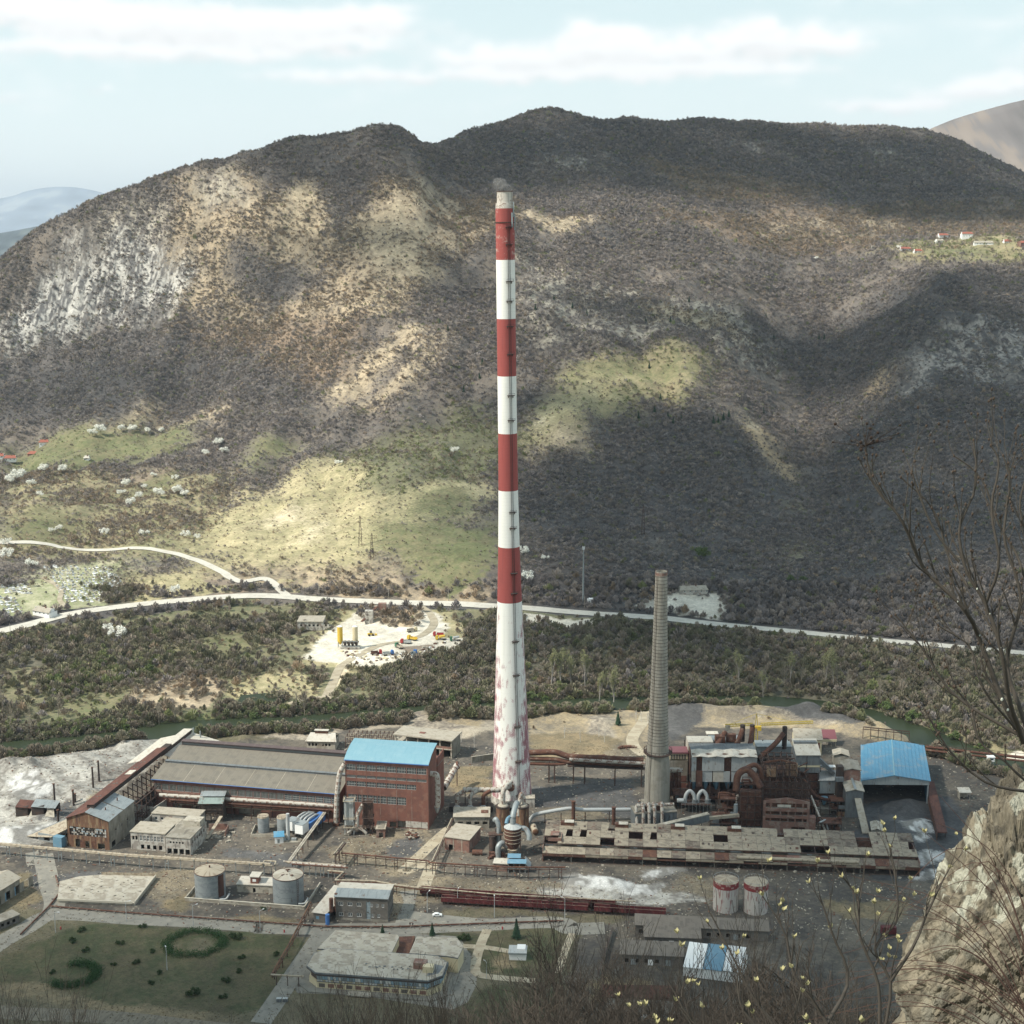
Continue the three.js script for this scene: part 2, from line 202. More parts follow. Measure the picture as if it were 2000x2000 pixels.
// the works and what lies round them
area('yard', [[-120,1600],[60,1570],[150,1550],[330,1400],[470,1390],[640,1375],[760,1345],[940,1345],[1240,1335],[1330,1330],[1560,1340],[1720,1380],[1790,1420],[1932,1470],[2100,1560],[2100,1760],[1040,1760],[560,1765],[200,1740],[0,1700],[-120,1700]],.6);
area('slag', [[-120,1460],[60,1425],[230,1398],[320,1384],[345,1396],[230,1480],[150,1555],[60,1590],[-120,1600]]);
area('ash', [[60,1520],[130,1500],[150,1530],[90,1550]]); area('dust', [[0,1480],[70,1462],[100,1490],[30,1520]]); area('dust', [[0,1560],[100,1545],[80,1580],[0,1590]]); area('tailing', [[160,1510],[200,1490],[220,1500],[180,1530]]);
area('tailing', [[990,1345],[1100,1335],[1250,1325],[1560,1335],[1700,1368],[1745,1398],[1700,1405],[1560,1378],[1300,1372],[1250,1400],[1100,1400],[1000,1410]]); area('rubble', [[1360,1335],[1540,1340],[1600,1370],[1500,1360]]); area('ash', [[1260,1330],[1330,1330],[1320,1370],[1270,1400],[1240,1380]]); area('ash', [[1450,1335],[1560,1335],[1640,1362],[1560,1358]],.6);
area('rubble', [[640,1352],[760,1346],[940,1345],[940,1380],[870,1400],[760,1372],[660,1385]]); area('tailing', [[760,1345],[830,1340],[930,1350],[900,1375],[840,1360]]); area('straw', [[840,1450],[930,1440],[935,1500],[870,1490]]); area('rubble', [[480,1385],[620,1370],[640,1385],[560,1395]]);
area('rubble', [[1110,1350],[1160,1345],[1170,1400],[1120,1400]]); area('straw', [[1000,1385],[1110,1385],[1200,1400],[1215,1440],[1000,1430]]); area('yardtan', [[1150,1430],[1210,1370],[1230,1440]]);
area('ash', [[1005,1480],[1200,1470],[1215,1540],[1100,1540],[1010,1545]]); area('yardtan', [[1010,1520],[1100,1515],[1160,1540],[1030,1550]]);
area('yardtan', [[590,1600],[800,1560],[840,1580],[780,1660],[640,1640]],1.6); area('ash', [[720,1590],[790,1570],[820,1600],[740,1620]]); area('ash', [[420,1600],[560,1610],[560,1640],[420,1620]]);
area('ash', [[60,1640],[240,1650],[160,1680],[40,1680]]); area('straw', [[0,1660],[60,1650],[100,1690],[60,1720],[20,1700]]); area('straw', [[300,1680],[365,1670],[350,1720],[290,1715]]); area('yardtan', [[230,1660],[360,1640],[370,1680],[280,1700]]);
area('yardtan', [[650,1690],[800,1660],[1000,1660],[1100,1680],[1300,1690],[1100,1715],[800,1700],[760,1730]]); area('dust', [[1060,1690],[1080,1652],[1160,1650],[1250,1670],[1230,1690],[1150,1705]],1.2); area('slag', [[1000,1680],[1080,1680],[1260,1690],[1330,1700],[1240,1712],[1040,1700]]); area('dust', [[1210,1640],[1280,1640],[1280,1650],[1220,1652]],1.2); area('yardtan', [[1280,1650],[1400,1660],[1380,1700],[1260,1690]]);
area('wet', [[1610,1570],[1640,1500],[1790,1500],[1830,1560],[1830,1660],[1640,1660]],.5); area('dust', [[1690,1555],[1740,1540],[1770,1560],[1730,1580]],1.6); area('dust', [[1700,1600],[1760,1595],[1770,1610],[1740,1625],[1710,1615]],1.6); area('dust', [[1690,1640],[1760,1630],[1790,1650],[1720,1660]],1.6);
area('wet', [[1240,1560],[1450,1560],[1620,1570],[1620,1600],[1240,1600]],.5); area('yard', [[1790,1440],[1932,1480],[2000,1560],[1850,1600]]); area('gravel', [[1850,1440],[1960,1410],[1960,1430],[1880,1460]],.4);
area('straw', [[380,1725],[560,1730],[575,1750],[400,1742]]); area('weedy', [[640,1765],[1100,1740],[1500,1720],[2100,1720],[2100,2060],[-120,2060],[-120,1830],[20,1800],[500,1900]],.6);
area('weedy', [[830,1710],[1300,1740],[1160,1745],[990,1735],[850,1730]]);
area('lawn', [[-120,1850],[20,1798],[120,1760],[195,1742],[560,1766],[578,1778],[540,1840],[512,1900],[420,1915],[250,1900],[130,1870],[0,1855]],.4); area('straw', [[-60,1850],[60,1858],[250,1890],[420,1905],[440,1925],[230,1912],[0,1880]],.8);
area('weedy', [[330,1780],[380,1765],[400,1785],[350,1800]],1.4); area('lawn', [[900,1790],[930,1760],[1075,1742],[1090,1760],[1060,1850],[910,1845]],.4); area('straw', [[915,1810],[950,1800],[960,1830],[920,1840]],1.2); area('lawn', [[880,1890],[920,1855],[1050,1870],[1030,1960],[860,1970]],.5); area('lawn', [[800,1762],[890,1758],[920,1768],[905,1785],[860,1785]],.4);
area('yard', [[1095,1750],[1300,1722],[1500,1705],[2100,1690],[2100,2010],[1250,2010],[1060,1990],[1075,1860]],.8); area('straw', [[1120,1850],[1250,1835],[1260,1880],[1130,1890]],1.3); area('straw', [[1560,1700],[1720,1690],[1700,1740],[1580,1735]],1.3);
area('weedy', [[-120,1905],[230,1915],[520,1930],[900,1960],[900,2060],[-120,2060]],.6);
function kindAt(x, z) {
  const wa = (fbm(x / 26, z / 26,3) - .5) * 2, wb = (fbm(x / 26 + 70, z / 26 - 31,3) - .5) * 2, fa = (vn(x / 3.1, z / 3.1) - .5), fb = (vn(x / 3.1 + 50, z / 3.1) - .5), s = z < -1100 ? 1.9 : .55;
  let k = z < -1100 ? 'scrub' : z < -900 ? 'dense' : z < -440 ? 'weedy' : 'slope';
  for (let i = areas.length - 1; i >= 0; i--) { const A = areas[i], w = A.warp * s, x2 = x + (wa * 12 + fa * 7) * w, z2 = z + (wb * 16 + fb * 7) * w; if (x2 < A.x0 || x2 > A.x1 || z2 < A.z0 || z2 > A.z1) continue; if (inside(A.P, x2, z2)) return A.kind; }
  return k;
}
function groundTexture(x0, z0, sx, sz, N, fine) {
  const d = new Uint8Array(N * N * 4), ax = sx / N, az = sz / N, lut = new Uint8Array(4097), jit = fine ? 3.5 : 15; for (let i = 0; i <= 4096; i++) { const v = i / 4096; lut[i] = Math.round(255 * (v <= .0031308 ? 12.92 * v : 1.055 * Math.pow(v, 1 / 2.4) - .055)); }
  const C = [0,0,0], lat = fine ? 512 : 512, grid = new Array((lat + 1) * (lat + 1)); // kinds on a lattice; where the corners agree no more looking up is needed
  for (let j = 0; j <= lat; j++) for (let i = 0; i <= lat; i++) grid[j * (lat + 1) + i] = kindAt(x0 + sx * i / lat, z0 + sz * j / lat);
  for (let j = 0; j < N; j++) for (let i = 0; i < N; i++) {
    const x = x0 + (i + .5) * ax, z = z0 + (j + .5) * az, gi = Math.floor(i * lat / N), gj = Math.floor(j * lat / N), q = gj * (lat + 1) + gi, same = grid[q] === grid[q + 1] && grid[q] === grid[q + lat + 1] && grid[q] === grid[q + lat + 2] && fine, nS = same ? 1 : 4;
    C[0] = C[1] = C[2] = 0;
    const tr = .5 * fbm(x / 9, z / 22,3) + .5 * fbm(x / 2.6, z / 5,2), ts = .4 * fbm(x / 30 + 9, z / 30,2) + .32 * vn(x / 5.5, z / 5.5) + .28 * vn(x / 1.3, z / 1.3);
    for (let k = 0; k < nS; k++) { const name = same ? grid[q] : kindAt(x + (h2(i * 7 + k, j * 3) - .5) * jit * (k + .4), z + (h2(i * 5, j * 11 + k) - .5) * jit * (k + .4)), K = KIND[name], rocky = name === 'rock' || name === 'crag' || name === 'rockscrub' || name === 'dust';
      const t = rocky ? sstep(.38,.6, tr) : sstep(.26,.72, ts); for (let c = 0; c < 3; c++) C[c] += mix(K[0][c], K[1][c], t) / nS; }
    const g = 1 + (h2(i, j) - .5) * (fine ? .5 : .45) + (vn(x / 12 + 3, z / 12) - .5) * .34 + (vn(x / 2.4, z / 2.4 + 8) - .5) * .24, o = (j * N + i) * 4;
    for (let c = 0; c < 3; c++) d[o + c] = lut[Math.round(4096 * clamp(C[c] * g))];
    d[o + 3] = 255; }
  const tx = new THREE.DataTexture(d, N, N); tx.colorSpace = THREE.SRGBColorSpace; tx.magFilter = THREE.LinearFilter; tx.minFilter = THREE.LinearMipmapLinearFilter; tx.generateMipmaps = true; tx.wrapS = tx.wrapT = THREE.ClampToEdgeWrapping; tx.needsUpdate = true; return tx;
}
function sheet(name, rows, q0, q1, nq, X0, Z0, S, T, m) {
  const P = [], U = [], I = [], nr = rows.length;
  for (const d of rows) for (let i = 0; i <= nq; i++) { const x = mix(q0, q1, i / nq) * (Math.max(d, -20) + 45), z = -d; P.push(x, H(x, z), z); U.push((x - X0) / S, (z - Z0) / T); }
  for (let r = 0; r < nr - 1; r++) for (let i = 0; i < nq; i++) { const a = r * (nq + 1) + i, b = a + nq + 1; I.push(a, a + 1, b, b, a + 1, b + 1); }
  const g = new THREE.BufferGeometry(); g.setAttribute('position', new THREE.Float32BufferAttribute(P, 3)); g.setAttribute('uv', new THREE.Float32BufferAttribute(U, 2)); g.setIndex(I); g.computeVertexNormals();
  const o = obj(name, g, m); o.userData.kind = 'structure'; return o;
}
const lin = (r, g, b) => new THREE.Color().setRGB(r, g, b);
const range = (a, b, s) => { const o = []; for (let v = a; v < b - s * .3; v += s) o.push(v); o.push(b); return o; };
{
  const near = groundTexture(-460,-1150,920,690,2048, true), far = groundTexture(-1150,-3000,2300,1850,2048, false);
  sheet('slope', range(-26,470,8), -.5,.5,120,0,0,1,1, new THREE.MeshStandardMaterial({ color: lin(.11,.1,.065), roughness: 1 }));
  sheet('ground', range(470,1150,2.5), -.5,.5,420,-460,-1150,920,690, new THREE.MeshStandardMaterial({ map: near, roughness: .96 }));
  sheet('hillside', range(1150,3100,7), -.5,.5,420,-1150,-3000,2300,1850, new THREE.MeshStandardMaterial({ map: far, roughness: 1 }));
}
const sideRoad = [[-176.2,-1120.5],[-199.6,-1147.9], hit(455,1098), hit(420,1080), hit(370,1057), hit(320,1043), hit(240,1035), hit(100,1029), hit(-60,1027)];


// ---------- distance: far hills, plain, haze, and the clouds overhead that shade the land ----------
function ridge(name, pts, base, depth, m, amp, seed) {   // a far ridge: crest points [x, y, z], falling toward the eye and away from it
  const n = 480, rows = 60, P = [], I = []; const L = new THREE.CatmullRomCurve3(pts.map(p => new THREE.Vector3(...p)));
  for (let r = 0; r <= rows; r++) { const t = (r / rows - .5) * 2; for (let i = 0; i <= n; i++) { const c = L.getPoint(i / n), k = 1 - Math.abs(t); const z = c.z - t * depth, y = base + (c.y - base) * (k * k * .35 + k * .65) + (fbm(c.x / amp / 9 + seed, z / amp / 9,5) - .5) * amp * (.35 + 1.3 * (1 - k)); P.push(c.x, y, z); } }
  for (let r = 0; r < rows; r++) for (let i = 0; i < n; i++) { const a = r * (n + 1) + i, b = a + n + 1; I.push(a, a + 1, b, b, a + 1, b + 1); }
  const g = new THREE.BufferGeometry(); g.setAttribute('position', new THREE.Float32BufferAttribute(P, 3)); g.setIndex(I); g.computeVertexNormals(); g.setAttribute('uv', new THREE.Float32BufferAttribute(new Float32Array(P.length / 3 * 2), 2));
  const cc = []; for (let i = 0; i < P.length; i += 3) { const t = fbm(P[i] / amp / 1.1 + seed, (P[i + 2] + P[i + 1]) / amp / 1.1,4); for (let k = 0; k < 3; k++) cc.push(mix(.55,1.6, t) * (t > .62 ? [1.2,1.12,1][k] : 1)); } g.setAttribute('color', new THREE.Float32BufferAttribute(cc, 3)); m.vertexColors = true;
  const o = obj(name, g, m); o.userData.kind = 'structure'; return o;
}
const rough = (r, g, b) => new THREE.MeshStandardMaterial({ color: lin(r, g, b), roughness: 1 });
ridge('distant_hill', [[700,480,-5600],[1276.586,575.030,-4945.439],[1480.726,645.474,-5061.003],[1750.088,718.549,-5177.079],[2095.540,796.071,-5294.020],[3200,700,-5200]],100,1500, rough(.16,.14,.13), 60,3);
ridge('far_hill', [[-6200,180,-6800],[-4200,330,-6900],[-2855.940,250.501,-7123.533],[-2450.123,262.950,-7125.953],[-2305.043,292.882,-7233.643],[-2154.890,323.667,-7341.499],[-1867.412,352.710,-7449.016],[-1200,380,-7400]],0,1300, rough(.08,.1,.11), 40,9);
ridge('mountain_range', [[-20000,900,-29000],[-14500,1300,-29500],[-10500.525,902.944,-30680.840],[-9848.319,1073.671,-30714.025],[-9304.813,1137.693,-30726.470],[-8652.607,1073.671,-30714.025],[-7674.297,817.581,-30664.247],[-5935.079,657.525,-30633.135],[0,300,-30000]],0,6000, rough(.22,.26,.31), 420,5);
{ const g = new THREE.CircleGeometry(34000,96); g.rotateX(-Math.PI / 2); const o = obj('plain', g, rough(.3,.28,.2)); o.position.y = -28; o.userData.kind = 'structure'; }
scene.fog = new THREE.FogExp2(new THREE.Color(.76,.88,1), 0.000034);
{
  const ico = new THREE.IcosahedronGeometry(1,3), white = new THREE.MeshStandardMaterial({ color: lin(.9,.9,.9), roughness: 1 });
  function cloud(label, list, alt) {   // list: the ground each body of it shades: x, z, ground height, half-widths, number of puffs
    const G = []; for (const [x, z, y, rx, rz, n] of list) { const t = (alt - y) / SUN.y, cx = x + SUN.x * t, cz = z + SUN.z * t;
      for (let k = 0; k < n; k++) { const a = rnd() * 6.283, q = Math.sqrt(rnd()), s = Math.min(rx, rz) * rr(.28,.5) * (1.15 - .5 * q), g = ico.clone(), p = g.attributes.position, ox = rnd() * 90;
        for (let i = 0; i < p.count; i++) { const f = s * (.75 + .5 * fbm(p.getX(i) * 1.6 + ox, p.getY(i) * 1.6 + p.getZ(i) * 2.3,4)); p.setXYZ(i, p.getX(i) * f, Math.max(p.getY(i) * f, -.28 * s) * .7, p.getZ(i) * f); }
        g.translate(cx + Math.cos(a) * q * rx, alt + rr(0,.3) * s, cz + Math.sin(a) * q * rz); G.push(g); } }
    const g = mergeGeometries(G); g.computeVertexNormals(); tag(obj('cloud', g, white), label, 'cloud');
  }
  cloud('white cumulus high above the right-hand wooded slope', [[330,-1330,60,330,280,27],[130,-1060,10,160,150,14],[330,-960,0,260,110,14],[600,-1550,100,260,300,16],[60,-1480,90,110,140,8],[380,-1800,170,300,170,17],[120,-1740,150,110,120,6],[700,-1830,190,220,170,11],[520,-900,0,200,140,14]],1500);
  cloud('white cumulus high above the dark upper ridge', [[350,-2550,400,520,240,34],[900,-2650,380,300,200,12],[-60,-2480,380,160,160,8]],1600);
  cloud('white cumulus high above the castle slope and the lawns', [[-120,-450,0,260,120,26],[150,-450,0,260,150,30],[0,-250,100,300,130,24],[150,-650,0,90,90,14],[230,-640,0,110,90,12]],1400);
  cloud('ragged small cumulus above the left-hand hilltop', [[-260,-2150,350,200,110,14],[-520,-1810,90,190,70,9],[-90,-1950,220,140,100,8],[-330,-1930,200,90,70,3],[-60,-2300,350,160,120,10]],1550);
}


// ---------- bare spring scrub on the slopes: too many to count ----------
function spray(n, seed, w, wide, up) {   // a bare shrub of unit height: fine blades fanning out of its foot, and short twigs across them
  const r = rngOf(seed), P = [], v = (a) => P.push(...a);
  for (let k = 0; k < n; k++) { const a = r() * 6.283, q = Math.pow(r(), .6) * wide, top = [Math.cos(a) * q, up * (1 - .55 * (q / wide) ** 2) * (.7 + .3 * r()), Math.sin(a) * q], f = .12 + .45 * r(), b = [top[0] * f * .8, top[1] * f, top[2] * f * .8], e = r() * 6.283, s = w * (.6 + .8 * r());
    v(b); v([top[0] + Math.cos(e) * s, top[1], top[2] + Math.sin(e) * s]); v([top[0] - Math.cos(e) * s, top[1] - s, top[2] - Math.sin(e) * s]); }
  const g = new THREE.BufferGeometry(); g.setAttribute('position', new THREE.Float32BufferAttribute(P, 3)); g.setAttribute('uv', new THREE.Float32BufferAttribute(new Float32Array(P.length / 3 * 2), 2)); g.computeVertexNormals(); return g;
}
const TINT = [[[.32,.282,.262],[.24,.215,.208],[.37,.315,.27]],[[.39,.295,.2],[.33,.27,.2],[.29,.25,.215]],[[.24,.26,.11],[.3,.28,.17],[.32,.27,.2]],[[.27,.24,.16],[.21,.2,.12],[.31,.26,.2]]];
function strew(name, label, geos, cand, put) {
  const lists = geos.map(() => []); for (let k = 0; k < cand; k++) { const o = put(); if (o) lists[Math.floor(rnd() * geos.length)].push(o); }
  geos.forEach((g, i) => { const L = lists[i]; if (!L.length) return; const m = new THREE.InstancedMesh(g, new THREE.MeshStandardMaterial({ color: 0xffffff, roughness: 1, side: THREE.DoubleSide }), L.length), M = new THREE.Matrix4(), Q = new THREE.Quaternion(), c = new THREE.Color();
    L.forEach((o, k) => { Q.setFromEuler(new THREE.Euler(rr(-.12,.12), rnd() * 6.283, rr(-.12,.12))); M.compose(new THREE.Vector3(o[0], o[1], o[2]), Q, new THREE.Vector3(o[3], o[4], o[3])); m.setMatrixAt(k, M); m.setColorAt(k, c.setRGB(o[5], o[6], o[7])); });
    shade(m); m.name = numbered(name); scene.add(m); tag(m, label, 'scrub', null, 'stuff'); });
}
function growth(x, z, mult, s0) { const j = z < -1120 ? 24 : 9, K = KIND[kindAt(x + (rnd() + rnd() - 1) * j, z + (rnd() + rnd() - 1) * j)]; const cl = fbm(x / 46 + 7, z / 46,3); if (rnd() * 7 > K[2] * mult * (K[2] > 1 ? .45 + 1.5 * sstep(.36,.62, cl) : 1)) return null; const t = TINT[rnd() < .8 ? K[3] : Math.floor(rnd() * 3)], c = t[Math.floor(rnd() * t.length)], f = rr(.58,1.1), s = s0 * (.45 + 1.5 * rnd() * rnd() + .3 * rnd()) * (K[2] < 1 ? .6 : 1); return [x, H(x, z) - .1, z, s, s * rr(.8,1.2), c[0] * f, c[1] * f, c[2] * f]; }
{
  strew('hillside_scrub', 'leafless grey and russet scrub covering the slopes', [spray(38,1,.06,.75,1), spray(34,2,.07,.95,.9), spray(42,3,.055,.6,1.15)],560000, () => { const d = Math.sqrt(mix(1125 * 1125,2860 * 2860, rnd())), x = rr(-.42,.42) * d; if (d < 1330 && segDist(x, -d, sideRoad) < 6.5) return null; return growth(x, -d, 1,2.25 + (d - 1100) / 1150); });
}


// ---------- building kit: geometries with uv in metres, weathered materials ----------
const V = (x, y, z) => new THREE.Vector3(x, y, z);
function uvShift(g) { const u = g.attributes.uv, a = rnd() * 37, b = rnd() * 37; for (let i = 0; i < u.count; i++) u.setXY(i, u.getX(i) + a, u.getY(i) + b); return g; }
function boxUV(g) { const p = g.attributes.position, n = g.attributes.normal, u = g.attributes.uv; for (let i = 0; i < p.count; i++) { const ax = Math.abs(n.getX(i)), ay = Math.abs(n.getY(i)), az = Math.abs(n.getZ(i)); if (ay > .5) u.setXY(i, p.getX(i), p.getZ(i)); else if (ax > az) u.setXY(i, p.getZ(i), p.getY(i)); else u.setXY(i, p.getX(i), p.getY(i)); } return uvShift(g); }
function box(w, h, d, x = 0, y = 0, z = 0, turn = 0) { const g = boxUV(new THREE.BoxGeometry(w, h, d)); g.translate(0, h / 2,0); if (turn) g.rotateY(turn); g.translate(x, y, z); return g; }   // centred on x, z; standing on y
function cyl(r0, r1, h, x = 0, y = 0, z = 0, seg = 20, open = false) { const g = new THREE.CylinderGeometry(r1, r0, h, seg, 1, open), u = g.attributes.uv, c = 6.283 * Math.max(r0, r1); for (let i = 0; i < u.count; i++) u.setXY(i, u.getX(i) * c, u.getY(i) * h); g.translate(x, y + h / 2, z); return uvShift(g); }
function bar(a, b, r, seg = 6) { const A = V(...a), B = V(...b), L = A.distanceTo(B), g = cyl(r, r, L, 0,0,0, seg); g.applyQuaternion(new THREE.Quaternion().setFromUnitVectors(V(0,1,0), B.clone().sub(A).normalize())); g.translate(...a); return g; }
function beam(a, b, w, h) { const A = V(...a), B = V(...b), L = A.distanceTo(B), g = boxUV(new THREE.BoxGeometry(w, h, L)); const m = new THREE.Matrix4().lookAt(A, B, Math.abs(B.y - A.y) > L * .98 ? V(1,0,0) : V(0,1,0)); g.applyMatrix4(m); g.translate((A.x + B.x) / 2, (A.y + B.y) / 2, (A.z + B.z) / 2); return g; }
function pipe(pts, r, seg = 10, bend = 1.6) {   // a pipe along corners, with swept elbows
  const P = pts.map(p => V(...p)), Q = [P[0]]; for (let i = 1; i < P.length - 1; i++) { const a = P[i].clone().sub(P[i - 1]), b = P[i + 1].clone().sub(P[i]), k = Math.min(bend * r * 1.4, a.length() * .45, b.length() * .45), p = P[i].clone().addScaledVector(a.normalize(), -k), q = P[i].clone().addScaledVector(b.normalize(), k); for (let t = 0; t <= 4; t++) { const f = t / 4; Q.push(p.clone().multiplyScalar((1 - f) * (1 - f)).addScaledVector(P[i],2 * f * (1 - f)).addScaledVector(q, f * f)); } } Q.push(P[P.length - 1]);
  const path = new THREE.CurvePath(); let len = 0; for (let i = 0; i < Q.length - 1; i++) if (Q[i].distanceTo(Q[i + 1]) > .01) { path.add(new THREE.LineCurve3(Q[i], Q[i + 1])); len += Q[i].distanceTo(Q[i + 1]); }
  // rings at the sampled corners only
  const pos = [], uv = [], nor = [], idx = []; let L = 0, up = V(0,1,0); for (let i = 0; i < Q.length; i++) { const t = Q[Math.min(i + 1, Q.length - 1)].clone().sub(Q[Math.max(i - 1,0)]).normalize(); if (i) L += Q[i].distanceTo(Q[i - 1]); let s = Math.abs(t.y) > .97 ? V(1,0,0) : V(0,1,0); const n = s.clone().cross(t).normalize(), b = t.clone().cross(n).normalize(); if (i && n.dot(up) < 0 && Math.abs(n.dot(up)) > .5) { n.negate(); b.negate(); } up = n; for (let k = 0; k <= seg; k++) { const a = k / seg * 6.2832, d = n.clone().multiplyScalar(Math.cos(a)).addScaledVector(b, Math.sin(a)); pos.push(Q[i].x + d.x * r, Q[i].y + d.y * r, Q[i].z + d.z * r); nor.push(d.x, d.y, d.z); uv.push(k / seg * 6.283 * r, L); } }
  for (let i = 0; i < Q.length - 1; i++) for (let k = 0; k < seg; k++) { const a = i * (seg + 1) + k, b = a + seg + 1; idx.push(a, a + 1, b, b, a + 1, b + 1); }
  const g = new THREE.BufferGeometry(); g.setAttribute('position', new THREE.Float32BufferAttribute(pos, 3)); g.setAttribute('normal', new THREE.Float32BufferAttribute(nor, 3)); g.setAttribute('uv', new THREE.Float32BufferAttribute(uv, 2)); g.setIndex(idx); return uvShift(g);
}
function wall(W, Hh, holes = [], th = .35, top) {   // upright wall from x 0..W, outer face at z 0, with openings [x, y, w, h]; top: extra outline points for a gable
  const s = new THREE.Shape(); s.moveTo(0,0); s.lineTo(W, 0); s.lineTo(W, Hh); if (top) for (const p of top) s.lineTo(...p); s.lineTo(0, Hh); s.lineTo(0,0);
  for (const [x, y, w, h] of holes) { const p = new THREE.Path(); p.moveTo(x, y); p.lineTo(x, y + h); p.lineTo(x + w, y + h); p.lineTo(x + w, y); p.lineTo(x, y); s.holes.push(p); }
  const g = new THREE.ExtrudeGeometry(s, { depth: th, bevelEnabled: false }); g.translate(0,0,-th); return uvShift(g);
}
function flat(pts, t) { const s = new THREE.Shape(pts.map(p => new THREE.Vector2(p[0],-p[1]))); const g = new THREE.ExtrudeGeometry(s, { depth: t, bevelEnabled: false }); g.rotateX(-Math.PI / 2); return uvShift(g); }   // a plate over plan points [x, z], from y 0 to t
function slab(a, b, c, d, t) {   // a plate over four corners (in order), t thick downwards
  const A = V(...a), B = V(...b), C = V(...c), D = V(...d), n = B.clone().sub(A).cross(D.clone().sub(A)).normalize(); if (n.y < 0) n.negate(); const ex = B.clone().sub(A).normalize(), ey = n.clone().cross(ex), lo = [A, B, C, D].map(p => p.clone().addScaledVector(n, -t)), hi = [A, B, C, D], P = [], U = [];
  const q = (p, r, s, u) => { for (const v of [p, r, s, p, s, u]) { P.push(v.x, v.y, v.z); const w = v.clone().sub(A); U.push(w.dot(ex), w.dot(ey) + w.dot(n)); } };
  q(...hi); q(lo[3], lo[2], lo[1], lo[0]); for (let i = 0; i < 4; i++) { const j = (i + 1) % 4; q(lo[i], lo[j], hi[j], hi[i]); }
  const g = new THREE.BufferGeometry(); g.setAttribute('position', new THREE.Float32BufferAttribute(P, 3)); g.setAttribute('uv', new THREE.Float32BufferAttribute(U, 2)); g.computeVertexNormals(); return uvShift(g);
}
const mv = (g, x, y, z, turn = 0) => { if (turn) g.rotateY(turn); g.translate(x, y, z); return g; };
function pn(x, y, P) { const i = Math.floor(x), j = Math.floor(y); let a = x - i, b = y - j; a = a * a * (3 - 2 * a); b = b * b * (3 - 2 * b); const w = (k, l) => h2(((k % P) + P) % P + P * 7, ((l % P) + P) % P), p = w(i, j), q = w(i + 1, j), r = w(i, j + 1), s = w(i + 1, j + 1); return p + (q - p) * a + (r - p) * b + (p - q - r + s) * a * b; }
function weathered(size, N, base, layers, rough = .9, extra = {}) {   // layers: [colour, cells per tile x, y, low, high, strength]
  const d = new Uint8Array(N * N * 4), C = [0,0,0], e = v => Math.round(255 * (v <= .0031308 ? 12.92 * v : 1.055 * Math.pow(v, 1 / 2.4) - .055)), sd = Math.floor(rnd() * 50) + 3;
  for (let j = 0; j < N; j++) for (let i = 0; i < N; i++) { const u = i / N, v = j / N; for (let c = 0; c < 3; c++) C[c] = base[c];
    layers.forEach(([col, fx, fy, lo, hi, k], q) => { const P = Math.max(fx, fy); let n; if (fx === fy) n = .55 * pn(u * fx, v * fx, fx) + .28 * pn(u * fx * 2, v * fx * 2, fx * 2) + .17 * pn(u * fx * 4 , v * fx * 4, fx * 4); else { const A = pn2(u * fx, v * fy, fx, fy, q * 13 + sd), B = pn2(u * fx * 3, v * fy * 2, fx * 3, fy * 2, q * 17 + sd); n = .62 * A + .38 * B; }
      const t = sstep(lo, hi, n) * k; for (let c = 0; c < 3; c++) C[c] = mix(C[c], col[c], t); });
    const g = 1 + (h2(i + sd, j) - .5) * .16, o = (j * N + i) * 4; for (let c = 0; c < 3; c++) d[o + c] = e(clamp(C[c] * g * .74)); d[o + 3] = 255; }
  const t = new THREE.DataTexture(d, N, N); t.colorSpace = THREE.SRGBColorSpace; t.wrapS = t.wrapT = THREE.RepeatWrapping; t.magFilter = THREE.LinearFilter; t.minFilter = THREE.LinearMipmapLinearFilter; t.generateMipmaps = true; t.repeat.set(1 / size, 1 / size); t.needsUpdate = true;
  return new THREE.MeshStandardMaterial({ map: t, roughness: rough, side: THREE.DoubleSide, ...extra });
}
function pn2(x, y, P, Q, s) { const i = Math.floor(x), j = Math.floor(y); let a = x - i, b = y - j; a = a * a * (3 - 2 * a); b = b * b * (3 - 2 * b); const w = (k, l) => h2(((k % P) + P) % P + s * 101, ((l % Q) + Q) % Q + s), p = w(i, j), q = w(i + 1, j), r = w(i, j + 1), u = w(i + 1, j + 1); return p + (q - p) * a + (r - p) * b + (p - q - r + u) * a * b; }
const plain = (r, g, b, rough = .85, metal = 0) => new THREE.MeshStandardMaterial({ color: lin(r, g, b), roughness: rough, metalness: metal, side: THREE.DoubleSide });
const RUST = [.16,.07,.04], SOOT = [.05,.047,.045], DIRT = [.22,.19,.14];
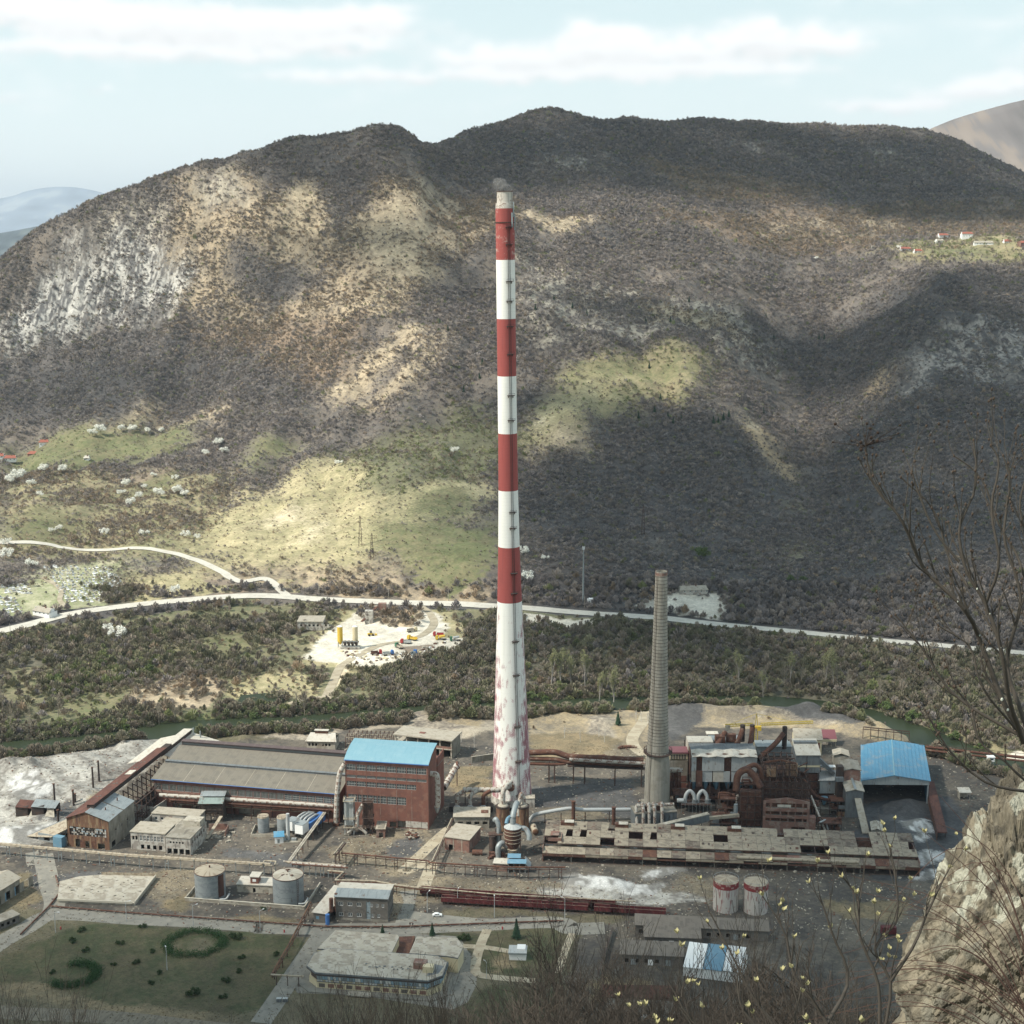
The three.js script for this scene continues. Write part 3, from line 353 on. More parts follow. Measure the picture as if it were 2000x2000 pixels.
const M = {
  concrete: weathered(18,256,[.36,.33,.27],[[DIRT, 5,5,.4,.7,.6],[SOOT, 20,3,.6,.85,.45],[[.48,.45,.38],9,9,.55,.8,.5]]),
  stack: weathered(20,256,[.43,.4,.33],[[[.3,.28,.24],24,2,.5,.8,.6],[DIRT, 6,6,.5,.75,.4],[[.52,.49,.42],8,8,.55,.8,.4]]),
  pale: weathered(14,256,[.55,.5,.4],[[[.36,.31,.24],6,6,.42,.68,.75],[[.2,.18,.15],12,12,.62,.8,.6],[[.64,.6,.52],9,9,.58,.8,.5]]),
  whitewash: weathered(12,256,[.6,.57,.5],[[[.33,.29,.25],7,7,.48,.66,.8],[[.3,.16,.12],5,9,.62,.8,.5],[SOOT, 18,3,.66,.85,.6]]),
  brick: weathered(16,256,[.25,.105,.075],[[[.19,.085,.065],6,6,.45,.7,.7],[[.32,.17,.12],9,9,.55,.8,.55],[[.14,.09,.075],22,3,.62,.85,.5]]),
  brickPale: weathered(14,256,[.3,.16,.12],[[[.4,.33,.27],6,6,.5,.7,.6],[[.15,.1,.085],9,9,.55,.8,.6]]),
  greyStone: weathered(12,256,[.2,.18,.155],[[[.13,.12,.105],8,8,.45,.7,.6],[[.29,.265,.23],10,10,.56,.8,.5]]),
  rust: weathered(10,256,[.15,.066,.042],[[[.09,.045,.035],6,6,.45,.7,.7],[[.24,.12,.07],9,9,.58,.8,.6],[[.3,.24,.19],7,7,.68,.84,.5]],.95),
  rustPlate: weathered(12,256,[.21,.11,.065],[[[.36,.26,.15],14,3,.45,.7,.75],[[.08,.045,.035],16,4,.55,.8,.8],[[.27,.12,.07],8,8,.55,.8,.5]],.95),
  rustRoof: weathered(16,256,[.13,.055,.04],[[[.19,.08,.055],9,3,.5,.75,.7],[[.075,.04,.034],8,8,.55,.75,.7]],.95),
  darkSteel: weathered(8,128,[.06,.045,.038],[[[.12,.07,.05],6,6,.5,.75,.7]],.9),
  frame: weathered(8,128,[.12,.07,.052],[[[.06,.045,.04],6,6,.45,.7,.7],[[.2,.15,.11],8,8,.62,.8,.5]],.95),
  greyRoof: weathered(22,512,[.24,.215,.17],[[[.18,.165,.135],8,8,.42,.7,.7],[[.29,.26,.21],30,2,.55,.8,.5],[[.15,.13,.1],40,3,.64,.85,.5]]),
  mauve: weathered(16,128,[.13,.095,.09],[[[.19,.145,.13],10,3,.5,.8,.6]]),
  whiteRoof: weathered(16,256,[.7,.65,.55],[[[.52,.45,.34],7,7,.5,.75,.5],[[.3,.2,.13],9,9,.7,.86,.6],[[.6,.56,.48],24,2,.55,.8,.5]],.7),
  paleRoof: weathered(14,256,[.5,.45,.36],[[[.36,.31,.23],8,8,.45,.7,.6],[[.2,.17,.13],10,10,.66,.82,.6]]),
  ruinRoof: weathered(16,512,[.4,.34,.25],[[[.24,.2,.15],8,8,.44,.66,.8],[[.5,.45,.36],10,10,.6,.8,.6],[[.2,.1,.07],7,7,.66,.82,.6],[SOOT, 14,14,.74,.86,.7]]),
  ruinDark: weathered(14,256,[.26,.215,.16],[[[.13,.1,.08],8,8,.42,.64,.85],[[.36,.31,.24],10,10,.6,.8,.6],[[.17,.085,.06],6,6,.6,.8,.7]]),
  blueRoof: weathered(20,256,[.24,.44,.52],[[[.29,.48,.55],6,6,.5,.8,.5],[[.16,.37,.47],30,2,.6,.85,.35]],.55),
  blueShed: weathered(24,256,[.1,.31,.48],[[[.14,.36,.52],7,7,.45,.75,.6],[[.27,.38,.46],30,3,.6,.85,.5],[[.32,.36,.38],5,5,.64,.82,.6]],.55),
  blueTin: weathered(10,128,[.17,.33,.44],[[[.3,.45,.55],8,8,.5,.8,.6],[RUST, 8,8,.72,.86,.5]],.6),
  tin: weathered(12,256,[.4,.44,.44],[[[.27,.29,.29],24,3,.5,.8,.6],[[.2,.12,.08],7,7,.7,.85,.6],[[.52,.55,.54],6,6,.55,.8,.4]],.55, { metalness: .25 }),
  tinDark: weathered(12,256,[.2,.22,.225],[[[.13,.13,.13],20,3,.5,.8,.7],[[.3,.3,.28],7,7,.6,.8,.4]],.7),
  paleTin: weathered(12,256,[.56,.58,.56],[[[.4,.41,.4],20,3,.5,.8,.6],[[.26,.2,.15],7,7,.68,.84,.6]],.6),
  silver: weathered(10,256,[.42,.46,.47],[[[.31,.34,.35],5,12,.45,.75,.7],[[.5,.53,.53],8,8,.55,.8,.4],[[.2,.13,.1],16,3,.74,.88,.6]],.5, { metalness: .3 }),
  pipeWhite: weathered(6,128,[.62,.58,.5],[[[.2,.09,.055],6,6,.52,.68,.85],[[.4,.32,.25],8,8,.5,.8,.5]],.8),
  pipeTan: weathered(8,128,[.5,.43,.32],[[[.26,.19,.13],7,7,.5,.7,.7]],.85),
  wagon: weathered(8,128,[.16,.028,.03],[[[.1,.025,.026],6,6,.45,.7,.7],[[.2,.06,.05],9,9,.6,.8,.5]],.8),
  whitePaint: plain(.75,.75,.72,.6), dark: plain(.12,.105,.09,.95), soot: weathered(9,128,[.13,.098,.078],[[[.08,.06,.05],6,6,.45,.7,.7],[[.2,.14,.1],8,8,.6,.8,.6]],1), glass: new THREE.MeshPhysicalMaterial({ color: lin(.045,.055,.06), roughness: .12, metalness: 0, side: THREE.DoubleSide, clearcoat: 1 }), paneBlue: plain(.3,.45,.55,.35), glassPale: new THREE.MeshPhysicalMaterial({ color: lin(.3,.36,.38), roughness: .18, side: THREE.DoubleSide }),
  bar: plain(.34,.35,.33,.8), kerb: plain(.5,.46,.37,.95), yellow: plain(.62,.42,.05,.6), crane: plain(.5,.37,.06,.7), red: plain(.36,.04,.04,.7), blue: plain(.06,.17,.42,.6), cream: plain(.6,.52,.34,.7), white: plain(.8,.8,.77,.7), tile: plain(.3,.1,.065,.9), green: plain(.05,.16,.09,.7), black: plain(.02,.02,.022,.7), rubber: plain(.02,.02,.02,.95), lamp: plain(.45,.46,.45,.6),
  road: weathered(30,512,[.33,.31,.26],[[[.25,.235,.2],7,7,.42,.7,.7],[[.19,.18,.155],12,12,.6,.8,.6],[[.4,.37,.3],9,9,.6,.8,.5]],.95),
  highway: weathered(30,256,[.74,.7,.6],[[[.6,.56,.48],8,8,.45,.7,.6]],.95), track: weathered(20,256,[.55,.48,.35],[[[.4,.33,.23],6,6,.45,.7,.7]],1),
};
const ORD = ['first', 'second', 'third', 'fourth', 'fifth', 'sixth', 'seventh', 'eighth', 'ninth', 'tenth', 'eleventh', 'twelfth', 'thirteenth', 'fourteenth', 'fifteenth', 'sixteenth', 'seventeenth', 'eighteenth', 'nineteenth', 'twentieth', 'twenty-first', 'twenty-second', 'twenty-third', 'twenty-fourth', 'twenty-fifth', 'twenty-sixth', 'twenty-seventh', 'twenty-eighth', 'twenty-ninth', 'thirtieth'];
const facing = (A, B) => [-Math.atan2(B[1] - A[1], B[0] - A[0]), Math.hypot(B[0] - A[0], B[1] - A[1])];
// a thing standing with its front from plan point A (left) to B (right); inside it x runs along the front, -z goes back
function site(name, label, cat, A, B, group) { const [t, W] = facing(A, B); return [thing(name, label, cat, A[0],0, A[1], t, group), W]; }
// a row of windows in the openings of a wall: each a pane set back in its opening, with bars in front of it
function windows(parent, rects, z, cols, rows, gm = M.glass, bm = M.bar, t = .14) { for (const [x, y, w, h] of rects) { const p = gm ? obj('window', box(w, h, .06, x + w / 2, y, z - .22), gm, parent) : parent, B = []; for (let i = 0; i <= cols; i++) B.push(box(t, h, .1, x + t / 2 + (w - t) * i / cols, y, z - .12)); for (let j = 0; j <= rows; j++) B.push(box(w - .01, t, .085, x + w / 2, y + (h - t) * j / rows, z - .12)); obj('mullion', B, bm, p); } }
// the four walls of a plain block, W wide, D deep, with openings in the front and the right flank
function block(g, W, D, Hh, m, front = [], right = [], left = [], th = .35) { obj('wall', wall(W, Hh, front, th), m, g); obj('wall', mv(wall(D - 2 * th - .02, Hh, right, th), W, 0,-th - .01, Math.PI / 2), m, g); obj('wall', mv(wall(D - 2 * th - .02, Hh, left, th), 0,0,-D + th + .01,-Math.PI / 2), m, g); obj('wall', mv(wall(W, Hh, [], th), W, 0,-D, Math.PI), m, g); }
function grid(x0, y0, w, h, n, pitch, rows = 1, rp = 0) { const o = []; for (let j = 0; j < rows; j++) for (let i = 0; i < n; i++) o.push([x0 + i * pitch, y0 + j * rp, w, h]); return o; }
// a strip of road over the land along points [x, z]
function ribbon(name, L, w, m, lift, parent) { const c = new THREE.CatmullRomCurve3(L.map(p => V(p[0],0, p[1])), false, 'centripetal'), n = Math.ceil(c.getLength() / 4), P = [], U = [], I = []; let s = 0, prev = null;
  for (let i = 0; i <= n; i++) { const p = c.getPoint(i / n), t = c.getTangent(i / n), nx = -t.z, nz = t.x; if (prev) s += p.distanceTo(prev); prev = p; const y = H(p.x, p.z); for (let k = 0; k <= 2; k++) { const e = (k / 2 - .5) * w, x = p.x + nx * e, z = p.z + nz * e; P.push(x, Math.max(H(x, z), (H(x, z) + y) / 2) + lift, z); U.push(e, s); } if (i) for (let k = 0; k < 2; k++) { const a = (i - 1) * 3 + k; I.push(a, a + 1, a + 3, a + 1, a + 4, a + 3); } }
  const g = new THREE.BufferGeometry(); g.setAttribute('position', new THREE.Float32BufferAttribute(P, 3)); g.setAttribute('uv', new THREE.Float32BufferAttribute(U, 2)); g.setIndex(I); g.computeVertexNormals(); const o = obj(name, g, m, parent); if (!parent) o.userData.kind = 'structure'; return o; }
function plate(name, P, m, y, parent) { const g = flat(P, y + .3); g.translate(0,-.3,0); const o = obj(name, g, m, parent); if (!parent) o.userData.kind = 'structure'; return o; }


// ---------- the tall striped chimney ----------
{
  const g = thing('tall_chimney', 'very tall tapering chimney with worn red and white bands', 'chimney', ...[[0.0,-711.3]].map(p => [p[0],0, p[1]])[0]); g.rotation.z = .0114;
  const prof = [[0,10.2],[12,9.7],[42,8.5],[72,7.4],[103,6.25],[131,5.4],[157,4.9],[190,4.65],[230,4.58],[297,4.5],[299,4.45]], R = y => { let i = 0; while (i < prof.length - 2 && y > prof[i + 1][0]) i++; return mix(prof[i][1], prof[i + 1][1], clamp((y - prof[i][0]) / (prof[i + 1][0] - prof[i][0]))); };
  function paint(base, old, amount, side, N, Mh, streak) { // worn paint: flakes of an older coat, more of them on the weather sides
    const d = new Uint8Array(N * Mh * 4), e = v => Math.round(255 * (v <= .0031308 ? 12.92 * v : 1.055 * Math.pow(v, 1 / 2.4) - .055)), s = rnd() * 99;
    for (let j = 0; j < Mh; j++) for (let i = 0; i < N; i++) { const u = i / N, v = j / Mh, a = u * 6.283, lobes = side * (Math.pow(Math.abs(Math.sin(a)), 3)), low = side * .32 * (1 - v), n = .34 * pn2(u * 12, v * Mh / N * 16,12,900, s | 0) + .36 * pn2(u * 70, v * 42,70,900,7) + .3 * h2(i, j), t = sstep(.56,.47, n - .5 + (amount + lobes * .3 + low) * .9), st = sstep(.6,.8, pn2(u * 40, v * 3 + s, 40,99,3)) * streak, pour = (j % Math.round(Mh / 16) === 0 ? .9 : 1); const o = (j * N + i) * 4;
      for (let c = 0; c < 3; c++) d[o + c] = e(clamp(mix(mix(base[c], old[c],1 - t), base[c] * .6, st) * (1 + (h2(i, j + 5) - .5) * .1) * pour)); d[o + 3] = 255; }
    const t = new THREE.DataTexture(d, N, Mh); t.colorSpace = THREE.SRGBColorSpace; t.wrapS = THREE.RepeatWrapping; t.magFilter = THREE.LinearFilter; t.needsUpdate = true; return new THREE.MeshStandardMaterial({ map: t, roughness: .85 }); }
  const red = [.31,.068,.058], wht = [.78,.77,.71], mag = [.33,.15,.165];
  const bands = [[0,105.5,0],[0,133.5,1],[0,161.9,0],[0,190.2,1],[0,218.3,0],[0,245.9,1],[0,273.9,0],[0,298,1]];
  let y0 = 0; bands.forEach((b, k) => { const y1 = b[1], P = []; for (let i = 0; i <= 8; i++) { const y = mix(y0, y1, i / 8); P.push(new THREE.Vector2(R(y), y)); } const m = k === 0 ? paint(wht, mag, .17,1,512,1024,.15) : b[2] ? paint(red, k === 7 ? [.5,.42,.36] : [.42,.2,.17], k === 7 ? .24 : .07, k === 7 ? .25 : 0,256,256,.25) : paint(wht, [.62,.6,.53],.03,0,256,256,.12); tag(obj('band', new THREE.LatheGeometry(P, 64), m, g), b[2] ? 'red painted band' : k ? 'white painted band' : 'white lowest band flaking to older magenta paint'); y0 = y1; });
  obj('rim', new THREE.LatheGeometry([[4.45,298],[4.3,300.5],[3.75,300.6],[3.7,305.2],[3.75,306],[3.2,306],[3.2,296],[.05,296]].map(p => new THREE.Vector2(...p)), 48), paint([.5,.46,.4],[.17,.11,.085],.34,.2,128,128,.9), g);
  obj('rim_ring', new THREE.TorusGeometry(3.85,.18,6,40).rotateX(Math.PI / 2).translate(0,305.9,0), M.rust, g); obj('walkway', new THREE.TorusGeometry(4.75,.22,6,40).rotateX(Math.PI / 2).translate(0,291.5,0), M.darkSteel, g);
  const az = .36, sx = Math.sin(az), cz = Math.cos(az); const lad = []; for (let y = 6; y < 290; y += 12) { const y1 = Math.min(y + 12,290), a = R(y) + .5, b = R(y1) + .5; for (const s of [-.45,.45]) lad.push(beam([sx * a + cz * s, y, cz * a - sx * s],[sx * b + cz * s, y1, cz * b - sx * s],.2,.2)); } obj('ladder', lad, M.darkSteel, g);
  for (const yy of [1485,1418,1350,1250,1185,1093,1055,970,940,770,725,650,600,555,520,455,425]) { const y = 306 - (yy - 362) * .2672, r = R(y) + .9; obj('platform', [box(3.4,.25,1.8,0,0,0), box(3.4,.12,.1,0,1.1,.85), box(.1,1.1,.1,-1.65,0,.85), box(.1,1.1,.1,1.65,0,.85), box(.3,1.0,.3,-1.2,-1,-.6), box(.3,1,.3,1.2,-1,-.6)].map(q => mv(q, sx * r, y, cz * r, az)), M.darkSteel, g); }
  obj('plinth', [cyl(11.2,10.4,3.2,0,0,0,40)], M.whitewash, g); obj('annex', [box(7,4.6,5,8,0,8.5)], M.whitewash, g); obj('annex_roof', box(7.4,.4,5.4,8,4.6,8.5), M.pale, g);
  obj('flue_opening', [cyl(2,2,1.2,0,0,0,20)].map(q => { q.rotateX(Math.PI / 2); q.translate(-.5,10.5,9.6); return q; }), M.rust, g);
  const ant = []; for (const [a, y] of [[1.0,294],[1.25,288],[.75,289]]) ant.push(box(.7,7,.5, Math.sin(a) * 4.9, y, Math.cos(a) * 4.9)); obj('antenna_panel', ant, M.tin, g);
}
{ const g = thing('chimney_smoke', 'thin wisp of grey smoke drifting off the tall chimney', 'smoke', -3.4,306,[0.0,-711.3][1]), m = new THREE.MeshStandardMaterial({ color: lin(.3,.29,.28), roughness: 1, transparent: true, opacity: .1, depthWrite: false }); for (let i = 0; i < 16; i++) { const q = new THREE.IcosahedronGeometry(1,3), p = q.attributes.position, s = rr(1.2,2.6); for (let k = 0; k < p.count; k++) { const f = .7 + .6 * fbm(p.getX(k) * 2 + i * 9, p.getY(k) * 2 + p.getZ(k) * 2,3); p.setXYZ(k, p.getX(k) * f * s * 1.4, p.getY(k) * f * s * .8, p.getZ(k) * f * s); } q.computeVertexNormals(); q.translate(rr(-3,1.5) - i * .12, rr(.2,1) + i * .28, rr(-2,2)); obj('puff', q, m, g); } }
// ---------- the concrete stack with iron hoops ----------
{
  const p = [73.6,-701.5], g = thing('concrete_stack', 'grey concrete chimney with iron hoops and a railed gallery', 'chimney', p[0],0, p[1]); const R = y => y < 30 ? mix(6.5,6.1, y / 30) : mix(5.5,2.9, Math.pow((y - 30) / 93,.8));
  obj('shaft', new THREE.LatheGeometry([0,10,20,30].map(y => new THREE.Vector2(R(y), y)).concat([31,45,60,75,90,105,120,123].map(y => new THREE.Vector2(R(y), y)), [new THREE.Vector2(2.4,123), new THREE.Vector2(2.4,112), new THREE.Vector2(.1,112)]), 40), (() => { const m = M.stack.clone(); m.map = M.stack.map.clone(); m.map.repeat.set(2,.05); m.map.repeat.set(2,6); m.map.needsUpdate = true; return m; })(), g);
  for (let k = 0; k < 52; k++) { const y = 34 + k * 1.68 * (1 + k * .0006), r = R(y) + .03; if (y < 121) obj('hoop', new THREE.TorusGeometry(r, .1,4,32).rotateX(Math.PI / 2).translate(0, y, 0), M.frame, g); }
  obj('gallery', [cyl(6.9,7.3,.5,0,28.8,0,32), ...Array.from({ length: 22 }, (_, k) => box(.16,1.6,.16, Math.sin(k * .2856) * 7.1,29.3, Math.cos(k * .2856) * 7.1)), new THREE.TorusGeometry(7.1,.12,5,40).rotateX(Math.PI / 2).translate(0,30.9,0)], M.frame, g);
  obj('crown', [cyl(3.05,3.05,1.6,0,121,0,28, true), ...Array.from({ length: 12 }, (_, k) => box(.12,1.2,.12, Math.sin(k * .5236) * 3.1,122.4, Math.cos(k * .5236) * 3.1))], M.brickPale, g);
  const l = []; for (let y = 2; y < 120; y += 8) { const y1 = Math.min(y + 8,121), a = -.75; for (const s of [-.3,.3]) l.push(beam([Math.sin(a) * (R(y) + .35) + s, y, Math.cos(a) * (R(y) + .35)],[Math.sin(a) * (R(y1) + .35) + s, y1, Math.cos(a) * (R(y1) + .35)],.14,.14)); } obj('ladder', l, M.frame, g); obj('footing', [box(15,1.2,15)], M.concrete, g);
}
// ---------- tall brick block under the pale blue roof ----------
{
  const [g, W] = site('brick_block', 'tall red brick block with pale blue roof and bands of windows', 'building', [-81.8,-679.7],[-40.7,-672.4]); const D = 18, Hh = 33.5, k = W / 615;
  const sec = (x0, x1, y, h, n) => { const o = [], w = (x1 - x0) * k / n; for (let i = 0; i < n; i++) o.push([(x0 - 1068) * k + i * w + .12, y, w - .24, h]); return o; };
  const rows = [sec(1075,1672,28.2,3.2,8), sec(1075,1672,24.3,1.5,8), sec(1075,1595,20,2.6,7), sec(1085,1520,11.8,4,6)], doors = [[(1395 - 1068) * k, 0,3.2,2.8],[(1455 - 1068) * k, 0,4.6,3.6]];
  obj('wall', wall(W, Hh, rows.flat().concat(doors.map(d => [d[0],.02, d[2], d[3]])), .5), M.brick, g); rows.forEach((r, i) => windows(g, r, -.1, i === 1 ? 8 : 6, i === 3 ? 3 : i === 1 ? 1 : 2, M.glass, M.bar, .13)); obj('inner_wall', box(W - 1.4, Hh - 1,.2, W / 2,0,-1.6), M.concrete, g);
  const arc = [[D, Hh],[D, 37.6],[12,37.2],[6,36],[2,34.4],[0, Hh]].map(([z, y]) => [D - z, y]); const flank = new THREE.Shape([[0,0],[D - .52,0],[D - .52, Hh + .1],[D - 2,34.4],[D - 6,36],[D - 12,37.2],[0,37.6]].map(p => new THREE.Vector2(...p)));
  for (const x of [0, W - .5]) { const e = uvShift(new THREE.ExtrudeGeometry(flank, { depth: .5, bevelEnabled: false })); e.rotateY(-Math.PI / 2); e.translate(x + .5,0,-D); obj('flank_wall', e, M.brick, g); }
  obj('wall', mv(wall(W - 1.02,37.4,[],.5), W - .51,0,-D, Math.PI), M.brick, g);
  const pr = [[.5, Hh - .1],[-2,34.5],[-6,36.1],[-12,37.3],[-18.4,37.8]]; obj('roof', pr.slice(1).map((b, i) => slab([-.4, pr[i][1] + .25, pr[i][0]],[W + .4, pr[i][1] + .25, pr[i][0]],[W + .4, b[1] + .25, b[0]],[-.4, b[1] + .25, b[0]],.22)), M.blueRoof, g); obj('eaves_gutter', box(W + .8,.25,.3, W / 2, Hh - .2,.65), M.blue, g);
  obj('plaster_patch', box(11,3.2,.08, W - 6,.6,.06), M.whitewash, g); for (const x of [.2,.42,.62,.8]) obj('wall_joint', box(.25,19,.06, W * x, .4,.04), M.brickPale, g);
  obj('rear_wing', [box(26,26,14, W - 12.6,0,-D - 7.6)], M.brick, g); obj('rear_wing_roof', slab([W - 25.8,26.3,-D - .4],[W + .6,26.3,-D - .4],[W + .6,25,-D - 14.9],[W - 25.8,25,-D - 14.9],.3), M.greyRoof, g); obj('parapet', box(.5,4,14, W + .2,26,-D - 7.6), M.brick, g);
  obj('wall_duct', pipe([[W - .2,27,-5],[W + 3.4,27,-5],[W + 3.6,12.5,-5],[W + 3,10,-5]],1.4,12), M.pipeWhite, g); obj('duct_hopper', cyl(.5,1.5,3, W + 3.2,7,-5), M.tin, g);
}
// ---------- the long hall ----------
{
  const [g, W] = site('long_hall', 'long low hall with grey double roof and brick window front', 'building', [-181.2,-700.4],[-85.2,-680.5]); const Hh = 15.5, D = 46;
  const op = []; const n = 24, w = W / n; for (let i = 0; i < n; i++) op.push([i * w + .15,9.8, w - .3,3.4]); const low = [[W * .1,.02,5,4],[W * .2,.02,4,4.5],[W * .46,.02,12,5]].concat(grid(W * .06 + 3,5.4,1.6,1.4,4,2.6), grid(W * .7,5,3,1.6,6,4));
  obj('wall', wall(W, Hh, op.concat(low), .4), M.brick, g); obj('inner_wall', box(W - 1, Hh - 1,.2, W / 2,0,-2.4), M.concrete, g); windows(g, op.slice(0,17), 0,5,1, null, M.bar, .16); windows(g, op.slice(17), 0,5,3, M.glass, M.bar, .14);
  obj('lintel_band', box(W, .8,.3, W / 2,8.6,.16), M.brickPale, g);
  for (const x of [0, W - .4]) { const s = uvShift(new THREE.ExtrudeGeometry(new THREE.Shape([[0,0],[D - .42,0],[D - .42, Hh],[D - 14,18.4],[D - 16,17.8],[12,21],[0,19]].map(p => new THREE.Vector2(...p))), { depth: .4, bevelEnabled: false })); s.rotateY(-Math.PI / 2); s.translate(x + .4,0,-D); obj('gable_wall', s, M.brick, g); }
  obj('wall', mv(wall(W - .82,18.5,[],.4), W - .41,0,-D, Math.PI), M.brick, g);
  obj('roof', slab([-1, Hh + .1,1],[W + .5, Hh + .1,1],[W + .5,18.8,-14.4],[-1,18.8,-14.4],.25), M.greyRoof, g); obj('roof', slab([-1,17.9,-16],[W + .5,17.9,-16],[W + .5,21.3,-34],[-1,21.3,-34],.25), M.greyRoof, g); obj('roof', slab([-1,21,-34.1],[W + .5,21,-34.1],[W + .5,18.8,-D - .6],[-1,18.8,-D - .6],.25), M.mauve, g);
  obj('ridge_monitor', [box(W + .4,1.3,1.5, W / 2,18.5,-15.1), box(W + .4,.16,2.1, W / 2,19.82,-15.1)], M.tinDark, g); obj('ridge_monitor', [box(W, 2.6,3.2, W / 2,20.6,-36), box(W + .6,.2,4, W / 2,23.22,-36)], M.mauve, g); obj('monitor_glazing', box(W - 1,1.1,.1, W / 2,21.5,-34.34), M.glass, g); obj('eaves_gutter', box(W + 1.6,.22,.28, W / 2 - .2, Hh - .1,1.2), M.blue, g);
  for (let i = 1; i < 6; i++) obj('roof_joint', slab([W * i / 6 - .12, Hh + .2,.9],[W * i / 6 + .12, Hh + .2,.9],[W * i / 6 + .12,18.87,-14.3],[W * i / 6 - .12,18.87,-14.3],.05), M.paleRoof, g);
}
// overhead pipes along the front of the hall
{
  const [g, W] = site('overhead_pipe_bridge', 'rusty overhead pipes on trestles along the hall front', 'pipes', [-171.7,-693.9],[-87.3,-680.5]); const W2 = W - 1;
  obj('pipe', pipe([[-6,8.6,-1],[W2,8.6,-1]],1.05), M.pipeWhite, g); obj('pipe', pipe([[0,6.2,.6],[W2 - 1,6.2,.6]],.75), M.rust, g); obj('pipe', pipe([[4,4.9,-.6],[W2 - 2,4.9,-.6]],.55), M.pipeTan, g);
  for (let i = 0; i < 9; i++) { const x = 3 + i * (W2 - 5) / 8; obj('trestle', [box(.35,9.4,.35, x, 0,-2), box(.35,7,.35, x, 0,1.6), box(.4,.35,4.2, x, 5.3,-.2), box(.3,.3,4, x, 7.2,-.2)], M.frame, g); } obj('walkway', [box(W2,.2,1.2, W2 / 2,7.2,1.1), box(W2,.1,.1, W2 / 2,8.3,1.7)], M.rust, g);
}
// the elbow duct between hall and brick block
{ const p = [-84.9,-678.9], g = thing('elbow_duct', 'tall white rust-spotted duct bending over the hall end', 'duct', p[0],0, p[1]); obj('duct', pipe([[-1.8,1,1],[-1,16,0],[.4,27,-1],[3,31,-1.5]],1.25,12), M.pipeWhite, g); obj('duct_foot', box(3,1.4,3,-1.8,0,1), M.rust, g); }
// two lattice cooler towers joined by a forked duct
{
  for (const [c, h, lab] of [[[-78.7,-667.7],18.5, 'pale tube cooler tower left of the forked duct'],[[-69.8,-668.5],17.5, 'dark rusty tube cooler tower right of the forked duct']]) { const g = thing('cooler_tower', lab, 'tower', c[0],0, c[1]); const dk = c[0] > -77; const L = []; for (const x of [-2.2,2.2]) for (const z of [-2.2,2.2]) L.push(box(.35, h, .35, x, 0, z)); obj('frame', L, dk ? M.frame : M.tin, g);
    for (let i = 0; i < 6; i++) obj('tube', cyl(.38,.38, h - 6,-1.7 + i * .68,5,1.3,8), dk ? M.frame : M.paleTin, g); for (let i = 0; i < 6; i++) obj('tube', cyl(.38,.38, h - 6,-1.7 + i * .68,5,-.9,8), dk ? M.frame : M.tin, g);
    for (const y of [4,8.5, h - 1]) obj('walkway', [box(5.6,.25,.6,0, y, 2.5), box(5.6,.25,.6,0, y, -2.5), box(.6,.25,4.4,-2.5, y, 0), box(.6,.25,4.4,2.5, y, 0), box(5.6,.12,.1,0, y + 1,2.75), box(.1,.12,5.6,-2.75, y + 1,0), box(.1,.12,5.6,2.75, y + 1,0)], dk ? M.frame : M.pipeTan, g); obj('hopper', cyl(.6,2,3.4,0,1.4,0,4), M.frame, g); }
  const a = [-75.1,-666.9], g = thing('forked_duct', 'white forked duct between the two cooler towers', 'duct', a[0],0, a[1]); obj('duct', pipe([[3,15,-1],[.4,11,.5],[0,4.5,.8]],.95,12), M.pipeWhite, g); obj('duct', pipe([[0,4.8,.8],[-3.2,2.4,1],[-4.4,1.3,1]],.7,10), M.pipeWhite, g); obj('duct', pipe([[0,4.8,.8],[3.4,2.2,1],[4.6,1,1]],.7,10), M.pipeWhite, g); obj('foot', [box(2.6,.7,2,-5,0,1), box(2,.5,2,5,0,1)], M.concrete, g);
}
// filter unit: two white boxes, grey slender stack, blue cooling bank
{
  const [g, W] = site('filter_unit', 'white and blue filter unit with slim grey chimney', 'filter', [-108.1,-663.7],[-100.4,-663.7]); const r = .95; // the unit runs back to the right
  const T = new THREE.Group(); T.name = 'filter_bank'; T.rotation.y = -.62; g.add(T);
  const bank = (n, ge, m) => { const o = obj(n, ge, m, g); o.rotation.y = -.4; return o; };
  bank('white_casing', box(4.4,4.6,5.6,1.6,4,-2), M.white); bank('white_casing', box(4.4,4.6,5.6,7,3.4,-1.2), M.white); bank('casing_frame', [box(4.6,.2,5.8,1.6,8.6,-2), box(4.6,.2,5.8,7,8,-1.2)], M.tin);
  bank('blue_bank', [box(3.4,4,15,7.6,2.6,-12.2)], M.blue); bank('grey_bank', [box(3.6,3.6,13,2.4,3,-11.8)], M.tinDark); for (let i = 0; i < 4; i++) bank('bank_duct', pipe([[1 + i * 2.1,6.6,-5],[1 + i * 2.1,7.6,-8],[1 + i * 2.1,7.4,-14],[1 + i * 2.1,6,-17]],.55,8), M.paleTin);
  bank('support', [0,1,2,3,4].flatMap(i => [box(.3,4,.3,0,0,0 - i * 4), box(.3,4,.3,9,0,0 - i * 4)]), M.tin); bank('hopper', [cyl(.4,2,3,1.6,1,-2,4), cyl(.4,2,3,7,.6,-1.2,4)], M.tin); g.remove(T);
  obj('stack', cyl(.95,.85,13.5,.6,0,3.5,14), M.paleTin, g); obj('fan', [cyl(1.6,.9,2.6,-1.6,0,4,10), box(2.4,1.4,1.6,3.4,0,4.4)], M.tin, g); obj('base_slab', box(12,.4,6,1,0,4), M.concrete, g);
}
